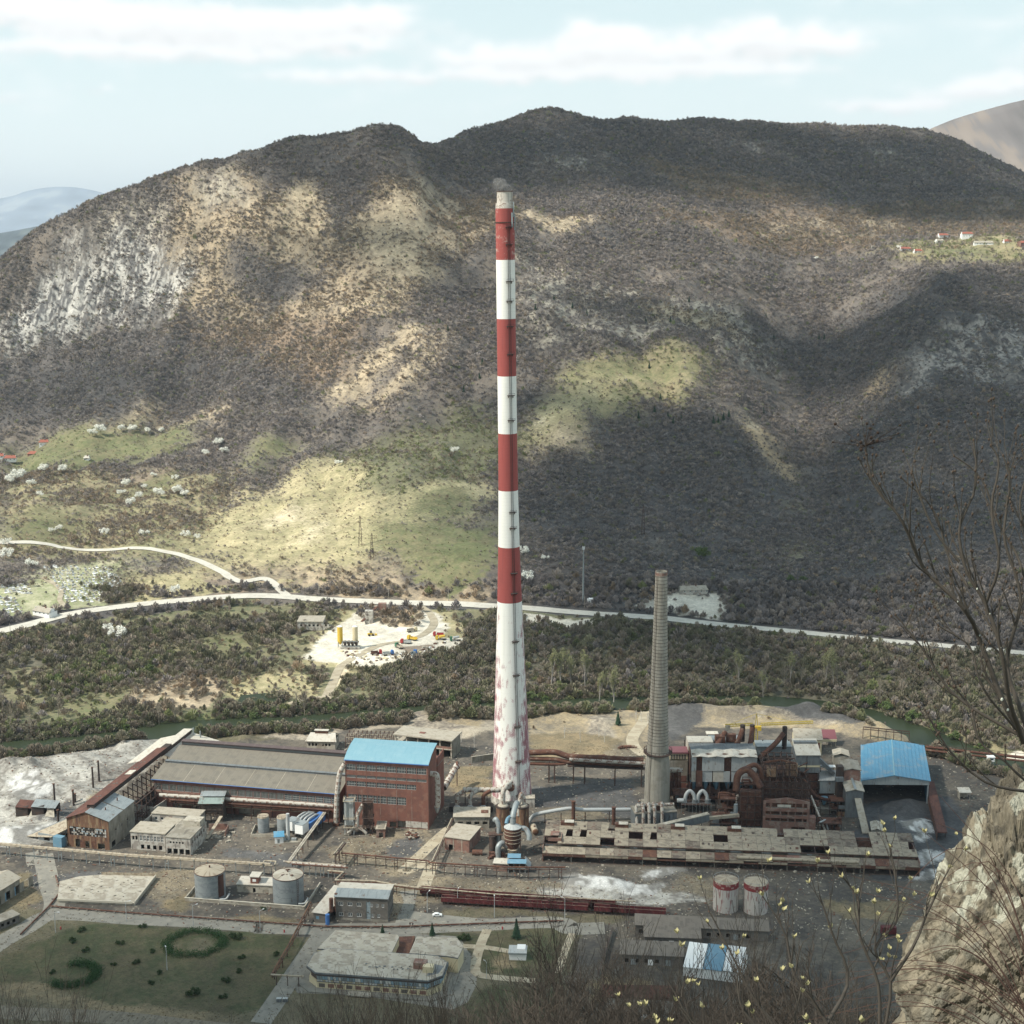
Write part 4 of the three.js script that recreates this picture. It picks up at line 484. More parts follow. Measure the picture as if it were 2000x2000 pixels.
{ const [g, W] = site('control_hut', 'small white hut with bright blue roof by the filter unit', 'hut', [-113.3,-656.0],[-109.3,-656.7]); block(g, W, 4,3.4, M.white, [[W * .3,.02,1.1,2.1]]); obj('door', box(1.1,2.1,.08, W * .3 + .55,0,-.2), M.tin, g); obj('roof', slab([-.5,3.5,.5],[W + .5,3.5,.5],[W + .5,4.4,-4.5],[-.5,4.4,-4.5],.2), M.blueShed, g); }
{ const A = [-101.9,-627.4], B = [-92.0,-677.1], g = thing('conveyor_bridge', 'narrow raised conveyor running from the filter to the pipe rack', 'conveyor', 0,0,0); obj('deck', [beam([A[0],4.2, A[1]],[B[0],7, B[1]],1.6,.5)], M.pale, g); obj('rail', [beam([A[0] + .7,5.2, A[1]],[B[0] + .7,8, B[1]],.1,.1), beam([A[0] - .7,5.2, A[1]],[B[0] - .7,8, B[1]],.1,.1)], M.frame, g); for (let i = 0; i < 7; i++) { const t = (i + .5) / 7; obj('post', box(.35, mix(4.2,7, t), .35, mix(A[0], B[0], t), 0, mix(A[1], B[1], t)), M.frame, g); } }
for (const [c, t, lab] of [[[-121.1,-670.8],4.6, 'left'],[[-111.6,-670.0],4.4, 'right']]) { const g = thing('rust_topped_tank', lab + ' one of the two small tanks with rusty tops', 'tank', c[0],0, c[1]); obj('shell', cyl(2.8,2.8,7.6,0,0,0,24), M.silver, g); obj('top', cyl(2.95,2.7,.6,0,7.6,0,24), M.pipeTan, g); obj('railing', [new THREE.TorusGeometry(2.8,.07,4,24).rotateX(Math.PI / 2).translate(0,9.1,0), ...Array.from({ length: 10 }, (_, k) => box(.08,1,.08, Math.sin(k * .628) * 2.8,8.1, Math.cos(k * .628) * 2.8))], M.rust, g); }
{ const [g, W] = site('bund_wall', 'low pale concrete walls around the two small tanks', 'wall', [-126.0,-663.7],[-107.4,-663.7]); obj('wall', [box(W, 1.6,.4, W / 2,0,0), box(.4,1.6,12,0,0,-6), box(W, 1.6,.4, W / 2,0,-12)], M.pale, g); }
{ const [g, W] = site('brick_pump_house', 'open small brick shed with grey flat roof beside brick block', 'shed', [-65.4,-662.9],[-61.3,-662.9]); block(g, W, 9,4.4, M.brickPale, [[1.2,.02,2,2.6]], grid(1,2.2,1,1,4,1.8)); obj('roof', box(W + .8,.35,9.8, W / 2,4.4,-4.5), M.paleRoof, g); obj('roof_slab', box(W - 1.2,.2,8, W / 2,4.76,-4.5), M.concrete, g); obj('inner_wall', box(W - 1,3.5,.1, W / 2,.1,-2), M.concrete, g); }
{ const [g] = site('scrap_pile', 'pile of rusty and pale scrap beside brick block', 'scrap', [-50.2,-659.8],[-43.3,-661.4]); const P = [[],[]]; for (let i = 0; i < 46; i++) P[i % 2].push(mv(box(rr(.4,2.4), rr(.2,.7), rr(.3,1), 0,0,0, rr(0,3)), rr(0,6), rr(0,1.8) * rnd(), rr(-9,0))); obj('scrap_iron', P[0], M.rust, g); obj('scrap_sheet', P[1], M.pale, g); }
// ---------- rusty plate house and the long rust-roofed shed behind it ----------
{
  const [g, W] = site('rust_clad_house', 'tall gabled house clad in rusty plates with broken windows', 'building', [-211.2,-652.9],[-190.2,-648.4]); const Hh = 14.6, D = 118, ax = W * .47, ay = 18.2;
  const broken = []; for (let j = 0; j < 5; j++) for (let i = 0; i < 22; i++) { const x = 1.4 + i * (W - 2.8) / 22, y = 6.2 + j * .82; broken.push([x + .05, y, (W - 2.8) / 22 - .1,.72]); }
  obj('wall', wall(W, Hh, [[1.2,6, W - 2.4,4.4],[4,.02,3,4.2],[9,.02,2.2,3.6],[W - 6,.02,3.6,3]],.35,[[ax, ay]]), M.rustPlate, g); const r2 = rngOf(5); const panes = [[],[]]; for (const b of broken) { const q = r2(); if (q < .45) panes[q < .3 ? 0 : 1].push(box(b[2], b[3],.06, b[0] + b[2] / 2, b[1],-.16)); } panes[0].forEach(q => obj('pane', q, M.whitewash, g)); panes[1].forEach(q => obj('pane', q, M.glassPale, g)); obj('window_frame', [...Array.from({ length: 6 }, (_, j) => box(W - 2.4,.09,.1, W / 2,6.1 + j * .82,-.2)), ...Array.from({ length: 12 }, (_, i) => box(.09,4.3,.11,1.4 + i * (W - 2.8) / 11,6.05,-.2))], M.frame, g); obj('inner_wall', box(W - .8, Hh - .5,.1, W / 2,0,-2.5), M.concrete, g);
  for (const x of [.35,.62]) obj('wall_stain_panel', box(2.2,3.6,.05, W * x, .2,.04), M.rust, g);
  const mid = 26; obj('wall', mv(wall(mid, Hh, grid(6,7,1.4,1.2,3,6).concat([[2,.02,4,3]]), .35), W, 0,-.36, Math.PI / 2), M.concrete, g); obj('wall', mv(wall(mid, Hh, [],.35), 0,0,-mid, -Math.PI / 2), M.rustPlate, g);
  obj('roof', slab([ax, ay + .3,.6],[W + .7, Hh + .1,.6],[W + .7, Hh + .1,-mid * .52],[ax, ay + .3,-mid * .52],.2), M.tin, g); obj('roof', slab([ax, ay + .2,-mid * .56],[W + .7, Hh, -mid * .56],[W + .7, Hh, -mid],[ax, ay + .2,-mid],.2), M.tin, g); obj('roof', slab([-.7, Hh - .2,.6],[ax, ay + .3,.6],[ax, ay + .3,-mid],[-.7, Hh - .2,-mid],.2), M.rustRoof, g);
  obj('roof_monitor', [box(3.4,2.2,86, ax - .2, ay - .6,-48)], M.darkSteel, g); obj('monitor_roof', slab([ax - 3.6, ay + 1.5,-4.6],[ax + 2, ay + 2.1,-4.6],[ax + 2, ay + 2.1,-84],[ax - 3.6, ay + 1.5,-84],.2), M.rustRoof, g); obj('roof_patch', slab([ax - 2, ay + 2.05,-44],[ax + 1.5, ay + 2.35,-44],[ax + 1.5, ay + 2.35,-50],[ax - 2, ay + 2.05,-50],.12), M.whiteRoof, g); for (const z of [-15,-32,-54,-62]) obj('roof_hole', [box(.9,.16,.9, ax - 1.6, ay + 1.72, z), box(.9,.16,.9, ax - .2, ay + 1.88, z - .4)], M.dark, g);
  // open steel bays behind, then the white-roofed far end
  obj('roof', slab([-3,12.6,-mid - .2],[ax - 1.6,17.2,-mid - .2],[ax - 1.6,17.2,-82],[-3,12.6,-82],.2), M.rustRoof, g); for (let i = 0; i < 12; i++) { const z = -mid - 3 - i * 5; obj('column', [box(.4,12,.4, W + .2,0, z), box(.4,16,.4, ax + 2,0, z), beam([W + .2,11.5, z],[ax + 2,15.6, z],.3,.4), beam([W + .2,3, z],[ax + 2,3, z],.25,.3), beam([W + .2,7, z],[W + .2,3, z - 5],.2,.2)], M.frame, g); } for (const y of [3.4,7.2,11.6]) obj('girder', box(.35,.45,60, W + .2, y, -mid - 31), M.frame, g);
  obj('roof', slab([ax, 17,-82],[W + 12,11.6,-82],[W + 12,11.6,-D],[ax, 17,-D],.25), M.whiteRoof, g); obj('roof', slab([-8,12,-78],[ax, 17,-78],[ax, 17,-D],[-8,12,-D],.25), M.whiteRoof, g); obj('roof_monitor', box(1.6,1.6,37, ax + .4,16.8,-98), M.darkSteel, g); obj('monitor_roof', slab([ax - 4,18.6,-78],[ax + 1.3,18.9,-78],[ax + 1.3,18.9,-D],[ax - 4,18.6,-D],.15), M.whiteRoof, g); obj('wall', box(.4,11,36, W + 11,0,-100), M.pale, g); obj('wall', box(W + 18,11,.4, W / 2 + 1.5,0,-D + .4), M.pale, g); obj('vent_pipe', [cyl(.4,.4,4.5, ax + 3,16,-D + 3,10), cyl(.4,.4,4.5, ax + 7,14.5,-D + 3,10)], M.tin, g);
  for (const [z, h] of [[-8,2],[-20,2.2]]) obj('vent_pipe', cyl(.3,.3, h, ax + 6, Hh + 1.2, z, 8), M.rust, g);
}
{ const [g, W] = site('lean_to', 'collapsed lean-to with faded red and blue sheets by the rust-clad house', 'shed', [-227.5,-659.8],[-212.0,-653.7]); obj('roof', slab([-6,1.6,1],[W * .5,3.4,1],[W + 1,8.4,-12],[W * .45,7,-16],.2), M.pipeTan, g); obj('roof', slab([-8,.8,-1],[-5,1.7,0],[W * .44,7,-16],[W * .3,6,-17],.2), M.tinDark, g); obj('wall', wall(W, 4,[[W * .2,.6, W * .2,2],[W * .55,.8, W * .3,2]],.3), M.tin, g); obj('blue_shed', box(5,5,3, W - 3,0,1.6), M.blueTin, g); }
for (const [c, h] of [[[-229.8,-693.9],15],[[-222.4,-674.9],9],[[-222.6,-700.8],9],[[-218.6,-722.1],13],[[-218.1,-731.4],13],[[-222.5,-703.4],6]]) { const k = ['tallest black steel flue left of the rusty house', 'short black flue beside the lean-to roof', 'stubby black flue behind the rusty house', 'left of two thin flues beside the rust roof', 'right of two thin flues beside the rust roof', 'lowest thin flue behind the rusty house'][(taken.steel_flue || 0)]; const g = thing('steel_flue', k, 'flue', c[0],0, c[1]); obj('tube', cyl(.5,.45, h, 0,0,0,10), M.darkSteel, g); obj('cap', cyl(.6,.6,.4,0, h, 0,10), M.rust, g); }
for (const [c, s, lab] of [[[-243.5,-687.2],1, 'cluster of burnt black bins on the white slag'],[[-235.0,-685.5],.8, 'grey sagging shed roof amid the slag heaps']]) { const g = thing('slag_yard_shed', lab, 'shed', c[0],0, c[1]); const y = H(c[0], c[1]); g.position.y = y; obj('bin', [box(6,5,5,0,0,0), box(4,4,4,7,0,-3)], M.darkSteel, g); obj('roof', slab([-3,5.2,3],[9,4.2,3],[9,5,-5],[-3,6,-5],.2), s < 1 ? M.tin : M.rustRoof, g); obj('leaning_sheet', slab([4,.4,5],[9,.4,5],[8,3.6,2],[5,3.6,2],.15), M.pale, g); }
// ---------- ruined white-walled offices ----------
{
  const [g, W] = site('ruined_office', 'derelict whitewashed two-storey office with missing panes', 'building', [-180.4,-649.9],[-163.4,-646.9]); const Hh = 8.6, D = 12; const win = grid(4.6,4.6,1.25,2.6,7,1.75);
  block(g, W, D, Hh, M.whitewash, win.concat(grid(.8,4.8,1.1,2,2,1.6), grid(5,.5,1.6,2.2,4,3)), grid(1.5,4.6,1.2,2,4,2.4)); windows(g, win, -.05,2,2, M.glass, M.whitePaint, .1); obj('roof', box(W + .6,.4, D + .6, W / 2, Hh, -D / 2), M.paleRoof, g); obj('floor', box(W - 1,.2, D - 1, W / 2,4,-D / 2), M.concrete, g);
}
{ const [g, W] = site('ruined_annex', 'derelict flat-roofed annex with peeling walls and tall ground-floor piers', 'building', [-162.6,-644.7],[-150.6,-642.5]); const D = 20; block(g, W, D, 8.2, M.whitewash, grid(2,5.4,.9,1,5,1.5).concat(grid(.6,.02,2.2,2.8,4,3)), grid(2,4.8,1.3,1.8,6,2.7)); obj('roof', box(W + .5,.4, D + .5, W / 2,8.2,-D / 2), M.concrete, g); obj('roof_block', box(W * .7,2.6,6, W * .6,8.61,-D + 3.4), M.pale, g); obj('inner_floor', box(W - 1,.2, D - 1, W / 2,4,-D / 2), M.soot, g); }
{ const [g, W] = site('ruined_row', 'long derelict white block with a row of square windows before the hall', 'building', [-177.0,-677.3],[-153.0,-673.2]); const win = grid(1.4,3.4,1.5,1.5,7,3.1); block(g, W, 8,6.4, M.whitewash, win.concat([[2,.02,1.2,2.2]]), []); windows(g, win, 0,1,1, M.glass, M.whitePaint, .12); obj('roof', box(W + .6,.35,8.6, W / 2,6.4,-4), M.paleRoof, g); }
{ const [g, W] = site('ruined_court', 'roofless derelict court walls between the ruined offices', 'ruin', [-179.8,-667.7],[-162.2,-663.7]); const win = grid(7,2.4,1.2,1.4,5,1.9); obj('wall', wall(W, 5, win.concat([[1,.02,1.4,2.6]]), .35), M.whitewash, g); obj('wall', box(.35,4.6,12, W, 0,-6.4), M.whitewash, g); obj('wall', box(.35,5.4,14,-.2,0,-7.4), M.whitewash, g); obj('roof', box(W * .55,.3,9, W * .72,5,-5.5), M.paleRoof, g); obj('rubble', Array.from({ length: 20 }, () => mv(box(rr(.4,1.6), rr(.2,.6), rr(.4,1.4)), rr(0, W), 0, rr(-10,3), rnd())), M.pale, g); }
{ const [g, W] = site('smelter_frame', 'dark burnt steel frame shed with green tin roof before the hall', 'shed', [-154.6,-682.2],[-143.4,-682.2]); const L = []; for (let i = 0; i < 5; i++) L.push(box(.35,9.6,.35, i * W / 4,0,0), box(.35,9.6,.35, i * W / 4,0,-9)); for (const y of [3,6,9.4]) L.push(box(W, .3,.3, W / 2, y, 0), box(W, .3,.3, W / 2, y, -9), box(.3,.3,9, W, y, -4.5)); obj('frame', L, M.darkSteel, g); obj('cladding', [box(W - 1,4,.2, W / 2,4.4,-.3), box(.2,9,9, W + .2,.3,-4.5), box(W, 9,.2, W / 2,.3,-9.3)], M.soot, g); obj('roof', slab([-.6,9.8,.8],[W + .6,9.8,.8],[W + .6,11,-4.4],[-.6,11,-4.4],.2), weathered(10,128,[.3,.37,.34],[[[.2,.24,.22],16,3,.5,.8,.7],[RUST, 7,7,.68,.84,.6]]), g); obj('roof', slab([-.6,11.6,-4.6],[W + .6,11.6,-4.6],[W + .6,12.4,-9.8],[-.6,12.4,-9.8],.2), M.tin, g); }
{ const [g, W] = site('chute_ruin', 'sloping rusty chute and fallen walls beside the dark steel shed', 'ruin', [-147.5,-663.7],[-142.4,-663.7]); obj('chute', slab([0,1,4],[1.6,1,4],[6.5,7.5,-8],[4.9,7.5,-8],.5), M.pipeTan, g); obj('wall', [box(9,3.4,.4,4,0,-8), box(.4,3,8,9,0,-4)], M.brickPale, g); obj('rubble', Array.from({ length: 30 }, () => mv(box(rr(.4,2), rr(.2,.8), rr(.4,1.4)), rr(-2,12), 0, rr(-8,8), rnd())), M.pale, g); }
{ const [g, W] = site('slag_shed', 'small shed under a rusty flat roof beside the burnt ruin', 'shed', [-184.0,-707.7],[-176.3,-705.1]); block(g, W, 9,7, M.darkSteel, [[1,.02,3,4]]); obj('roof', slab([-1,7.2,1],[W + 1,7.2,1],[W + 1,9,-9.6],[-1,9,-9.6],.2), M.rustRoof, g); }
{ const [g, W] = site('burnt_ruin', 'charred heap of collapsed beams between rusty house and hall', 'ruin', [-196.4,-693.9],[-181.8,-688.8]); const A = [], B = []; for (let i = 0; i < 120; i++) { const x = rr(0, W + 4), z = rr(-48,0), a = rr(0,3), l = rr(2,7); (i % 3 ? A : B).push(beam([x, rr(0,2.5), z],[x + Math.cos(a) * l, rr(0,4.5), z + Math.sin(a) * l],.3,.35)); } obj('fallen_beam', A, M.darkSteel, g); obj('fallen_beam', B, M.rust, g); obj('floor_slab', box(W + 6,.5,52, W / 2 + 1,0,-24), M.soot, g); obj('wall', [box(.4,5,30, W + 3,0,-16), box(14,5,.4, W - 4,0,-1)], M.whitewash, g); obj('crane_rail', [box(.5,.6,36, W - 2,6.4,-22), box(.5,.6,36, W - 7,6.4,-24), box(.4,6.4,.4, W - 2,0,-8), box(.4,6.4,.4, W - 2,0,-36)], M.frame, g); }


// ---------- between brick block and tall chimney ----------
{
  const A = [-36.1,-711.3], B = [-26.0,-729.5], g = thing('inclined_duct', 'fat white rust-ringed duct leaving the brick block', 'duct', 0,0,0); obj('duct', pipe([[A[0] + 1,6, A[1]],[B[0] - 3,11.5, B[1]]],1.6,14), M.pipeWhite, g); for (const t of [.2,.5,.8]) { const r = bar([mix(A[0] + 1, B[0] - 3, t), mix(6,11.5, t), mix(A[1], B[1], t)],[mix(A[0] + 1, B[0] - 3, t + .03), mix(6,11.5, t + .03), mix(A[1], B[1], t + .03)],1.75,14); obj('flange', r, M.rust, g); } obj('end_flange', bar([B[0] - 3,11.5, B[1]],[B[0] - 2,11.8, B[1]],2.1,14), M.rust, g); for (const e of [0,3]) obj('leg', box(.4,10,.4, B[0] - 3,0, B[1] - e), M.frame, g);
}
{
  const c = [-15.6,-695.6], g = thing('fan_manifold', 'row of white fans with swan-neck ducts feeding the tall chimney', 'fans', c[0],0, c[1]); const x0 = -14;
  obj('main_duct', pipe([[-9,11.5,0],[2,11,-1],[10,10.5,-2],[15,11.5,-6],[c[0] < 0 ? 19 : 19,12.5,-10]],1.35,14), M.pipeWhite, g);
  for (let i = 0; i < 3; i++) { const x = -12 + i * 6.6; obj('swan_neck', pipe([[x, 3,3],[x, 9.8,2.4],[x + 3.6,11.2,.8]],1.0,12), i === 2 ? M.rust : M.pipeWhite, g); obj('fan_casing', [cyl(2,2,1.4,0,0,0,16)].map(q => { q.rotateX(Math.PI / 2); q.translate(x, 2.8,3.4); return q; }), M.paleTin, g); obj('fan_inlet', [cyl(.9,.9,.3,0,0,0,14)].map(q => { q.rotateX(Math.PI / 2); q.translate(x, 2.8,4.5); return q; }), M.dark, g); }
  obj('base', box(22,3,5,-5,0,-1), M.darkSteel, g); for (const x of [-8,3,12]) obj('leg', box(.4,10,.4, x, 0,-1), M.frame, g);
}
{ const [g, W] = site('flat_brick_workshop', 'low brick workshop with pale flat roof left of chimney foot', 'building', [-31.8,-649.2],[-20.1,-645.4]); block(g, W, 16,6.4, M.brickPale, [[2,.02,2.6,3]],[]); obj('roof', box(W + .8,.4,16.8, W / 2,6.4,-8), M.paleRoof, g); for (const x of [.35,.7]) obj('pier', box(.3,6.4,.1, W * x, 0,.06), M.pale, g); }
{ const [g, W] = site('long_flat_shed', 'narrow shed with patched pale roof behind the brick workshop', 'shed', [-28.4,-674.0],[-11.2,-674.0]); block(g, W, 9,6, M.concrete, grid(2,2,2.4,1.6,4,4), []); obj('roof', slab([-.5,6.3,.6],[W + .5,6.3,.6],[W + .5,7.4,-9.6],[-.5,7.4,-9.6],.3), M.paleRoof, g); obj('roof_hole', slab([W - 4,6.9,-3],[W - .5,6.9,-3],[W - .5,7.2,-6],[W - 4,7.2,-6],.1), M.rust, g); obj('inner_wall', box(W - 1,5,.1, W / 2,.1,-2), M.concrete, g); }
{
  const P = [-4.4,-673.2], Q = [5.0,-673.2]; for (const [p, lab, k] of [[P, 'left rust-brown cylinder vessel with white pipe on its top', 0],[Q, 'right rust-brown cylinder vessel with forked white pipe', 1]]) { const g = thing('cylinder_vessel', lab, 'vessel', p[0],0, p[1]); obj('shell', cyl(3.3,3.3,12,0,0,0,24), M.rustPlate, g); obj('rim', cyl(3.5,3.5,.8,0,11.6,0,24), M.darkSteel, g); obj('lid', cyl(2.6,2.2,.6,0,12.4,0,20), M.pale, g); if (!k) { obj('pipe', pipe([[0,12.5,0],[0,19.5,0],[1.6,22,-1.5],[4,22.4,-5]],1.25,14), M.pipeWhite, g); } else { obj('pipe', pipe([[.8,12.5,0],[1,16,-.5],[-.6,19,-.5],[-1.6,14,1.8],[-2,8,2.4]],.85,12), M.pipeWhite, g); } obj('platform', [box(3,.3,3, k ? -4.6 : 4.6,10,0), box(.3,10,.3, k ? -5.6 : 5.6,0,1), box(.3,10,.3, k ? -5.6 : 5.6,0,-1)], M.frame, g); }
}
{
  const p = [0.3,-643.6], g = thing('scrubber_vessel', 'big dark tapered vessel with pale domed lid and thick elbows', 'vessel', p[0],0, p[1]); obj('body', new THREE.LatheGeometry([[1.6,0],[2.2,3],[3.9,6.5],[3.95,13.5],[3.95,14],[.2,15.6]].map(q => new THREE.Vector2(...q)), 28), M.rust, g); obj('lid', cyl(4.15,.8,1.8,0,13.9,0,24), M.paleTin, g); for (const y of [7,8.8,10.8,12.4]) obj('hoop', new THREE.TorusGeometry(4.02,.16,5,28).rotateX(Math.PI / 2).translate(0, y, 0), M.pipeTan, g); obj('tapered_foot', cyl(1.2,2.6,3.4,0,.2,1.4,18), M.pipeTan, g);
  obj('top_elbow', pipe([[0,15.4,0],[.2,19.5,-.6],[1.4,22.5,-5],[2,22,-9]],1.35,14), M.tin, g); obj('side_elbow', pipe([[3.6,12.8,-1],[6.2,12.6,-.8],[7.8,10,1],[7.6,8,1.6]],1.3,14), M.tin, g); obj('low_elbow', pipe([[-6.8,0,2.6],[-6.8,5.2,2.6],[-5,6.6,1],[-2.6,4.6,.6]],1.35,14), M.tin, g); obj('left_elbow', pipe([[-6.4,4,-3],[-6.4,13,-3],[-7.8,16.2,-4],[-8.4,15,-5]],1.15,12), M.tin, g); obj('blue_elbow', pipe([[-3,14,-3],[-2.4,16,-5],[0,16.4,-7]],.9,12), M.blueTin, g);
  obj('leg', [[-3,-3],[3,-3],[3,3],[-3,3]].map(([x, z]) => box(.45,9,.45, x * 1.2,0, z * 1.2)), M.darkSteel, g); obj('side_tank', [cyl(1.5,1.5,9,-9.4,0,-1,14), cyl(1.1,1.1,11,-7.2,0,-4.6,12)], M.darkSteel, g); obj('platform', [box(7,.3,4,-8,9.2,-2.6), box(.2,9,.2,-11,0,-1), box(7,.1,.1,-8,10.3,-.6)], M.frame, g); obj('machinery', Array.from({ length: 14 }, () => mv(box(rr(.6,2), rr(.6,2.4), rr(.6,1.6)), rr(-12,-3), 0, rr(1,5), rnd())), M.rust, g);
}
{ const p = [-16.3,-643.2], g = thing('fallen_tank', 'small rusty horizontal tank lying by the brick workshop', 'tank', p[0],0, p[1]); obj('shell', bar([-2.4,1.3,0],[2.4,1.3,0],1.3,16), M.rust, g); obj('cradle', [box(.5,.5,2.2,-1.5,0,0), box(.5,.5,2.2,1.5,0,0)], M.concrete, g); }
{ const p = [11.4,-665.3], g = thing('tank_car', 'white tank with orange rusty end beside the ruined shed', 'tank', p[0],0, p[1],.15); obj('shell', bar([0,2,0],[0,2,-7],1.5,16), M.pipeTan, g); obj('end_cap', [new THREE.SphereGeometry(1.5,16,8,0,6.3,0,1.57).rotateX(Math.PI / 2).scale(1,1,.4).translate(0,2,0)], M.rustPlate, g); obj('cradle', [box(2,.6,.5,0,0,-1.2), box(2,.6,.5,0,0,-5.6)], M.concrete, g); obj('hatch', cyl(.5,.5,.5,0,3.4,-3,10), M.rust, g); }
{ const [g, W] = site('kiosk', 'low brick kiosk under white slab at the pipe fence', 'building', [-8.5,-626.1],[-2.1,-625.2]); block(g, W, 5,3.6, M.brickPale, [[1,1.4,1.6,1.2]],[]); obj('roof', box(W + .6,.35,5.8, W / 2,3.6,-2.5), M.whiteRoof, g); }
{ const [g, W] = site('blue_canopy', 'dark open shed under torn sky-blue roof at the pipe fence', 'shed', [-1.7,-623.8],[6.0,-623.5]); const L = []; for (let i = 0; i < 4; i++) L.push(box(.25,5,.25, i * W / 3,0,0), box(.25,5,.25, i * W / 3,0,-6)); L.push(box(W, .2,.2, W / 2,2.2,0), box(W, .2,.2, W / 2,4.8,0)); obj('frame', L, M.tin, g); obj('back_panel', [box(W, 4.6,.15, W / 2,0,-5.8), box(.15,4.6,5.6,0,0,-2.9)], M.rust, g); obj('roof', slab([-.5,5,.8],[W + .5,5,.8],[W + .5,5.7,-2.4],[-.5,5.7,-2.4],.2), M.blueTin, g); obj('roof', slab([-.5,6,-2.9],[W * .72,6,-2.9],[W * .72,6.6,-6.4],[-.5,6.6,-6.4],.2), M.blueTin, g); obj('side_sheet', slab([W, 4.8,.6],[W + 2.6,2.4,.2],[W + 2.6,3,-5],[W, 5.6,-6],.15), M.tin, g); }
// the pipe bridge from the tall chimney to the concrete stack
{
  const A = [10.7,-737.0], B = [71.1,-729.5], g = thing('flue_bridge', 'thick rusty flues on steel legs between the two chimneys', 'pipes', A[0],0, A[1], facing(A, B)[0]), W = facing(A, B)[1]; obj('flue', pipe([[-2,15.6,0],[9,16.6,0],[13,16.6,0],[19,14.4,0],[W - 2,14.2,0]],1.6,14), M.rust, g); obj('flue', pipe([[-2,12.4,0],[13,12.6,0],[19,11.4,0],[W - 2,11.2,0]],1.15,12), M.rust, g); obj('flue', pipe([[20,13.6,1.9],[W * .6,13.4,1.9],[W - 1,13.2,1.9]],.95,12), M.pipeWhite, g); obj('flue', pipe([[-1,9.6,0],[12,9.8,0],[18,10.6,.2]],.9,12), M.rust, g); obj('deck', [box(W - 20,.35,3.6, W / 2 + 9,9.6,.4)], M.darkSteel, g);
  for (const x of [9,12,22,28,44,58]) if (x < W) obj('leg', [box(.5,10.6,.5, x, 0,1.4), box(.5,10.6,.5, x, 0,-1.4), box(.3,.3,3, x, 5,0)], M.frame, g); for (const x of [24,44]) obj('clamp', [cyl(1.9,1.9,1,0,0,0,14)].map(q => { q.rotateZ(Math.PI / 2); q.translate(x, 14.2,0); return q; }), M.rust, g);
}
{ const A = [8.3,-680.5], B = [61.7,-683.8],[t, W] = facing(A, B), g = thing('insulated_pipe', 'pale ribbed insulated pipe running behind the ruined shed', 'pipe', A[0],0, A[1], t); obj('pipe', pipe([[0,.5,0],[2,4,0],[6,5.2,0],[20,7.4,0],[26,6.4,0],[W, 5.4,-1]],.95,12), M.paleTin, g); for (let i = 0; i < 26; i++) { const x = 7 + i * (W - 9) / 26; } obj('support', [8,16,28,40,52].filter(x => x < W).map(x => box(.4,5,.4, x, 0,0)), M.frame, g); }
for (const [p, h, lab] of [[[30.3,-680.5],7.5, 'left rusty flue pipe rising behind the ruined shed'],[[50.1,-678.9],5, 'right rusty flue pipe rising behind the ruined shed']]) { const g = thing('rusty_flue', lab, 'flue', p[0],0, p[1]); obj('tube', cyl(.95,.95, h + 4,0,0,0,14), M.rust, g); obj('collar', cyl(1.1,1.1,.5,0, h + 3.6,0,14), M.rust, g); }
// ruined frames and huts behind
{ const [g, W] = site('open_concrete_hall', 'open concrete frame building with bleached flat roof behind brick block', 'building', [-65.3,-780.1],[-33.7,-769.7]); for (let k = 0; k < 2; k++) for (let i = 0; i <= 5; i++) obj('column', [box(.7,5,.7, i * W / 5, k * 5.4,-.4), box(.7,5,.7, i * W / 5, k * 5.4,-13)], M.pale, g); obj('floor', box(W + 1,.5,14, W / 2,5,-6.6), M.pale, g); obj('roof', box(W + 2,.6,15.4, W / 2,10.4,-6.6), M.paleRoof, g); obj('back_wall', [box(W, 10.2,.3, W / 2,0,-13.6)], M.concrete, g); obj('parapet_wall', box(W, 1.2,.2, W / 2,5.5,-.1), M.brickPale, g); obj('roof_hole', box(3.4,.2,2.6, W * .42,10.95,-6), M.brick, g); obj('side_wall', box(.3,10,12, W + .5,0,-7), M.concrete, g); }
{ const [g, W] = site('monitor_shed', 'small white shed with raised ridge lantern behind the long hall', 'shed', [-115.6,-783.3],[-99.4,-782.2]); block(g, W, 12,5.4, M.pale, grid(1,2.6,1.2,1.6,7,1.9), []); obj('roof', slab([-.8,5.6,.8],[W + .8,5.6,.8],[W - 1,8.2,-7],[1,8.2,-7],.25), M.whiteRoof, g); obj('roof', slab([1,8.2,-7],[W - 1,8.2,-7],[W + .8,5.6,-13],[-.8,5.6,-13],.25), M.whiteRoof, g); obj('lantern', box(W * .45,1.6,2, W * .45,8,-7), M.rust, g); obj('lantern_roof', box(W * .5,.2,2.8, W * .45,9.62,-7), M.whiteRoof, g); }
{ const [g, W] = site('bare_steel_frame', 'skeleton of bare rusted columns and beams behind the brick block', 'ruin', [-93.8,-785.4],[-68.6,-783.3]); for (let i = 0; i < 11; i++) for (let k = 0; k < 3; k++) obj('column', box(.3,7,.3, i * W / 10,0,-k * 6), M.rust, g); for (let k = 0; k < 3; k++) obj('girder', [box(W, .3,.3, W / 2,6.6,-k * 6), box(W, .25,.25, W / 2,3.4,-k * 6)], M.pipeTan, g); obj('cross_beam', Array.from({ length: 11 }, (_, i) => box(.25,.25,12, i * W / 10,6.9,-6)), M.frame, g); obj('rubble', Array.from({ length: 60 }, () => mv(box(rr(.4,2), rr(.2,1), rr(.4,1.6)), rr(-4, W + 4), 0, rr(-22,2), rnd())), M.pale, g); }
{ const [g, W] = site('brick_hut_ruin', 'roofless small brick hut on the rubble behind the works', 'ruin', [-31.0,-843.7],[-23.4,-843.7]); g.position.y = H(g.position.x, g.position.z) - .3; block(g, W, 5,3.6, M.brickPale, [[.8,1,1.2,1.6],[W - 2.2,1,1.2,1.6]],[]); }
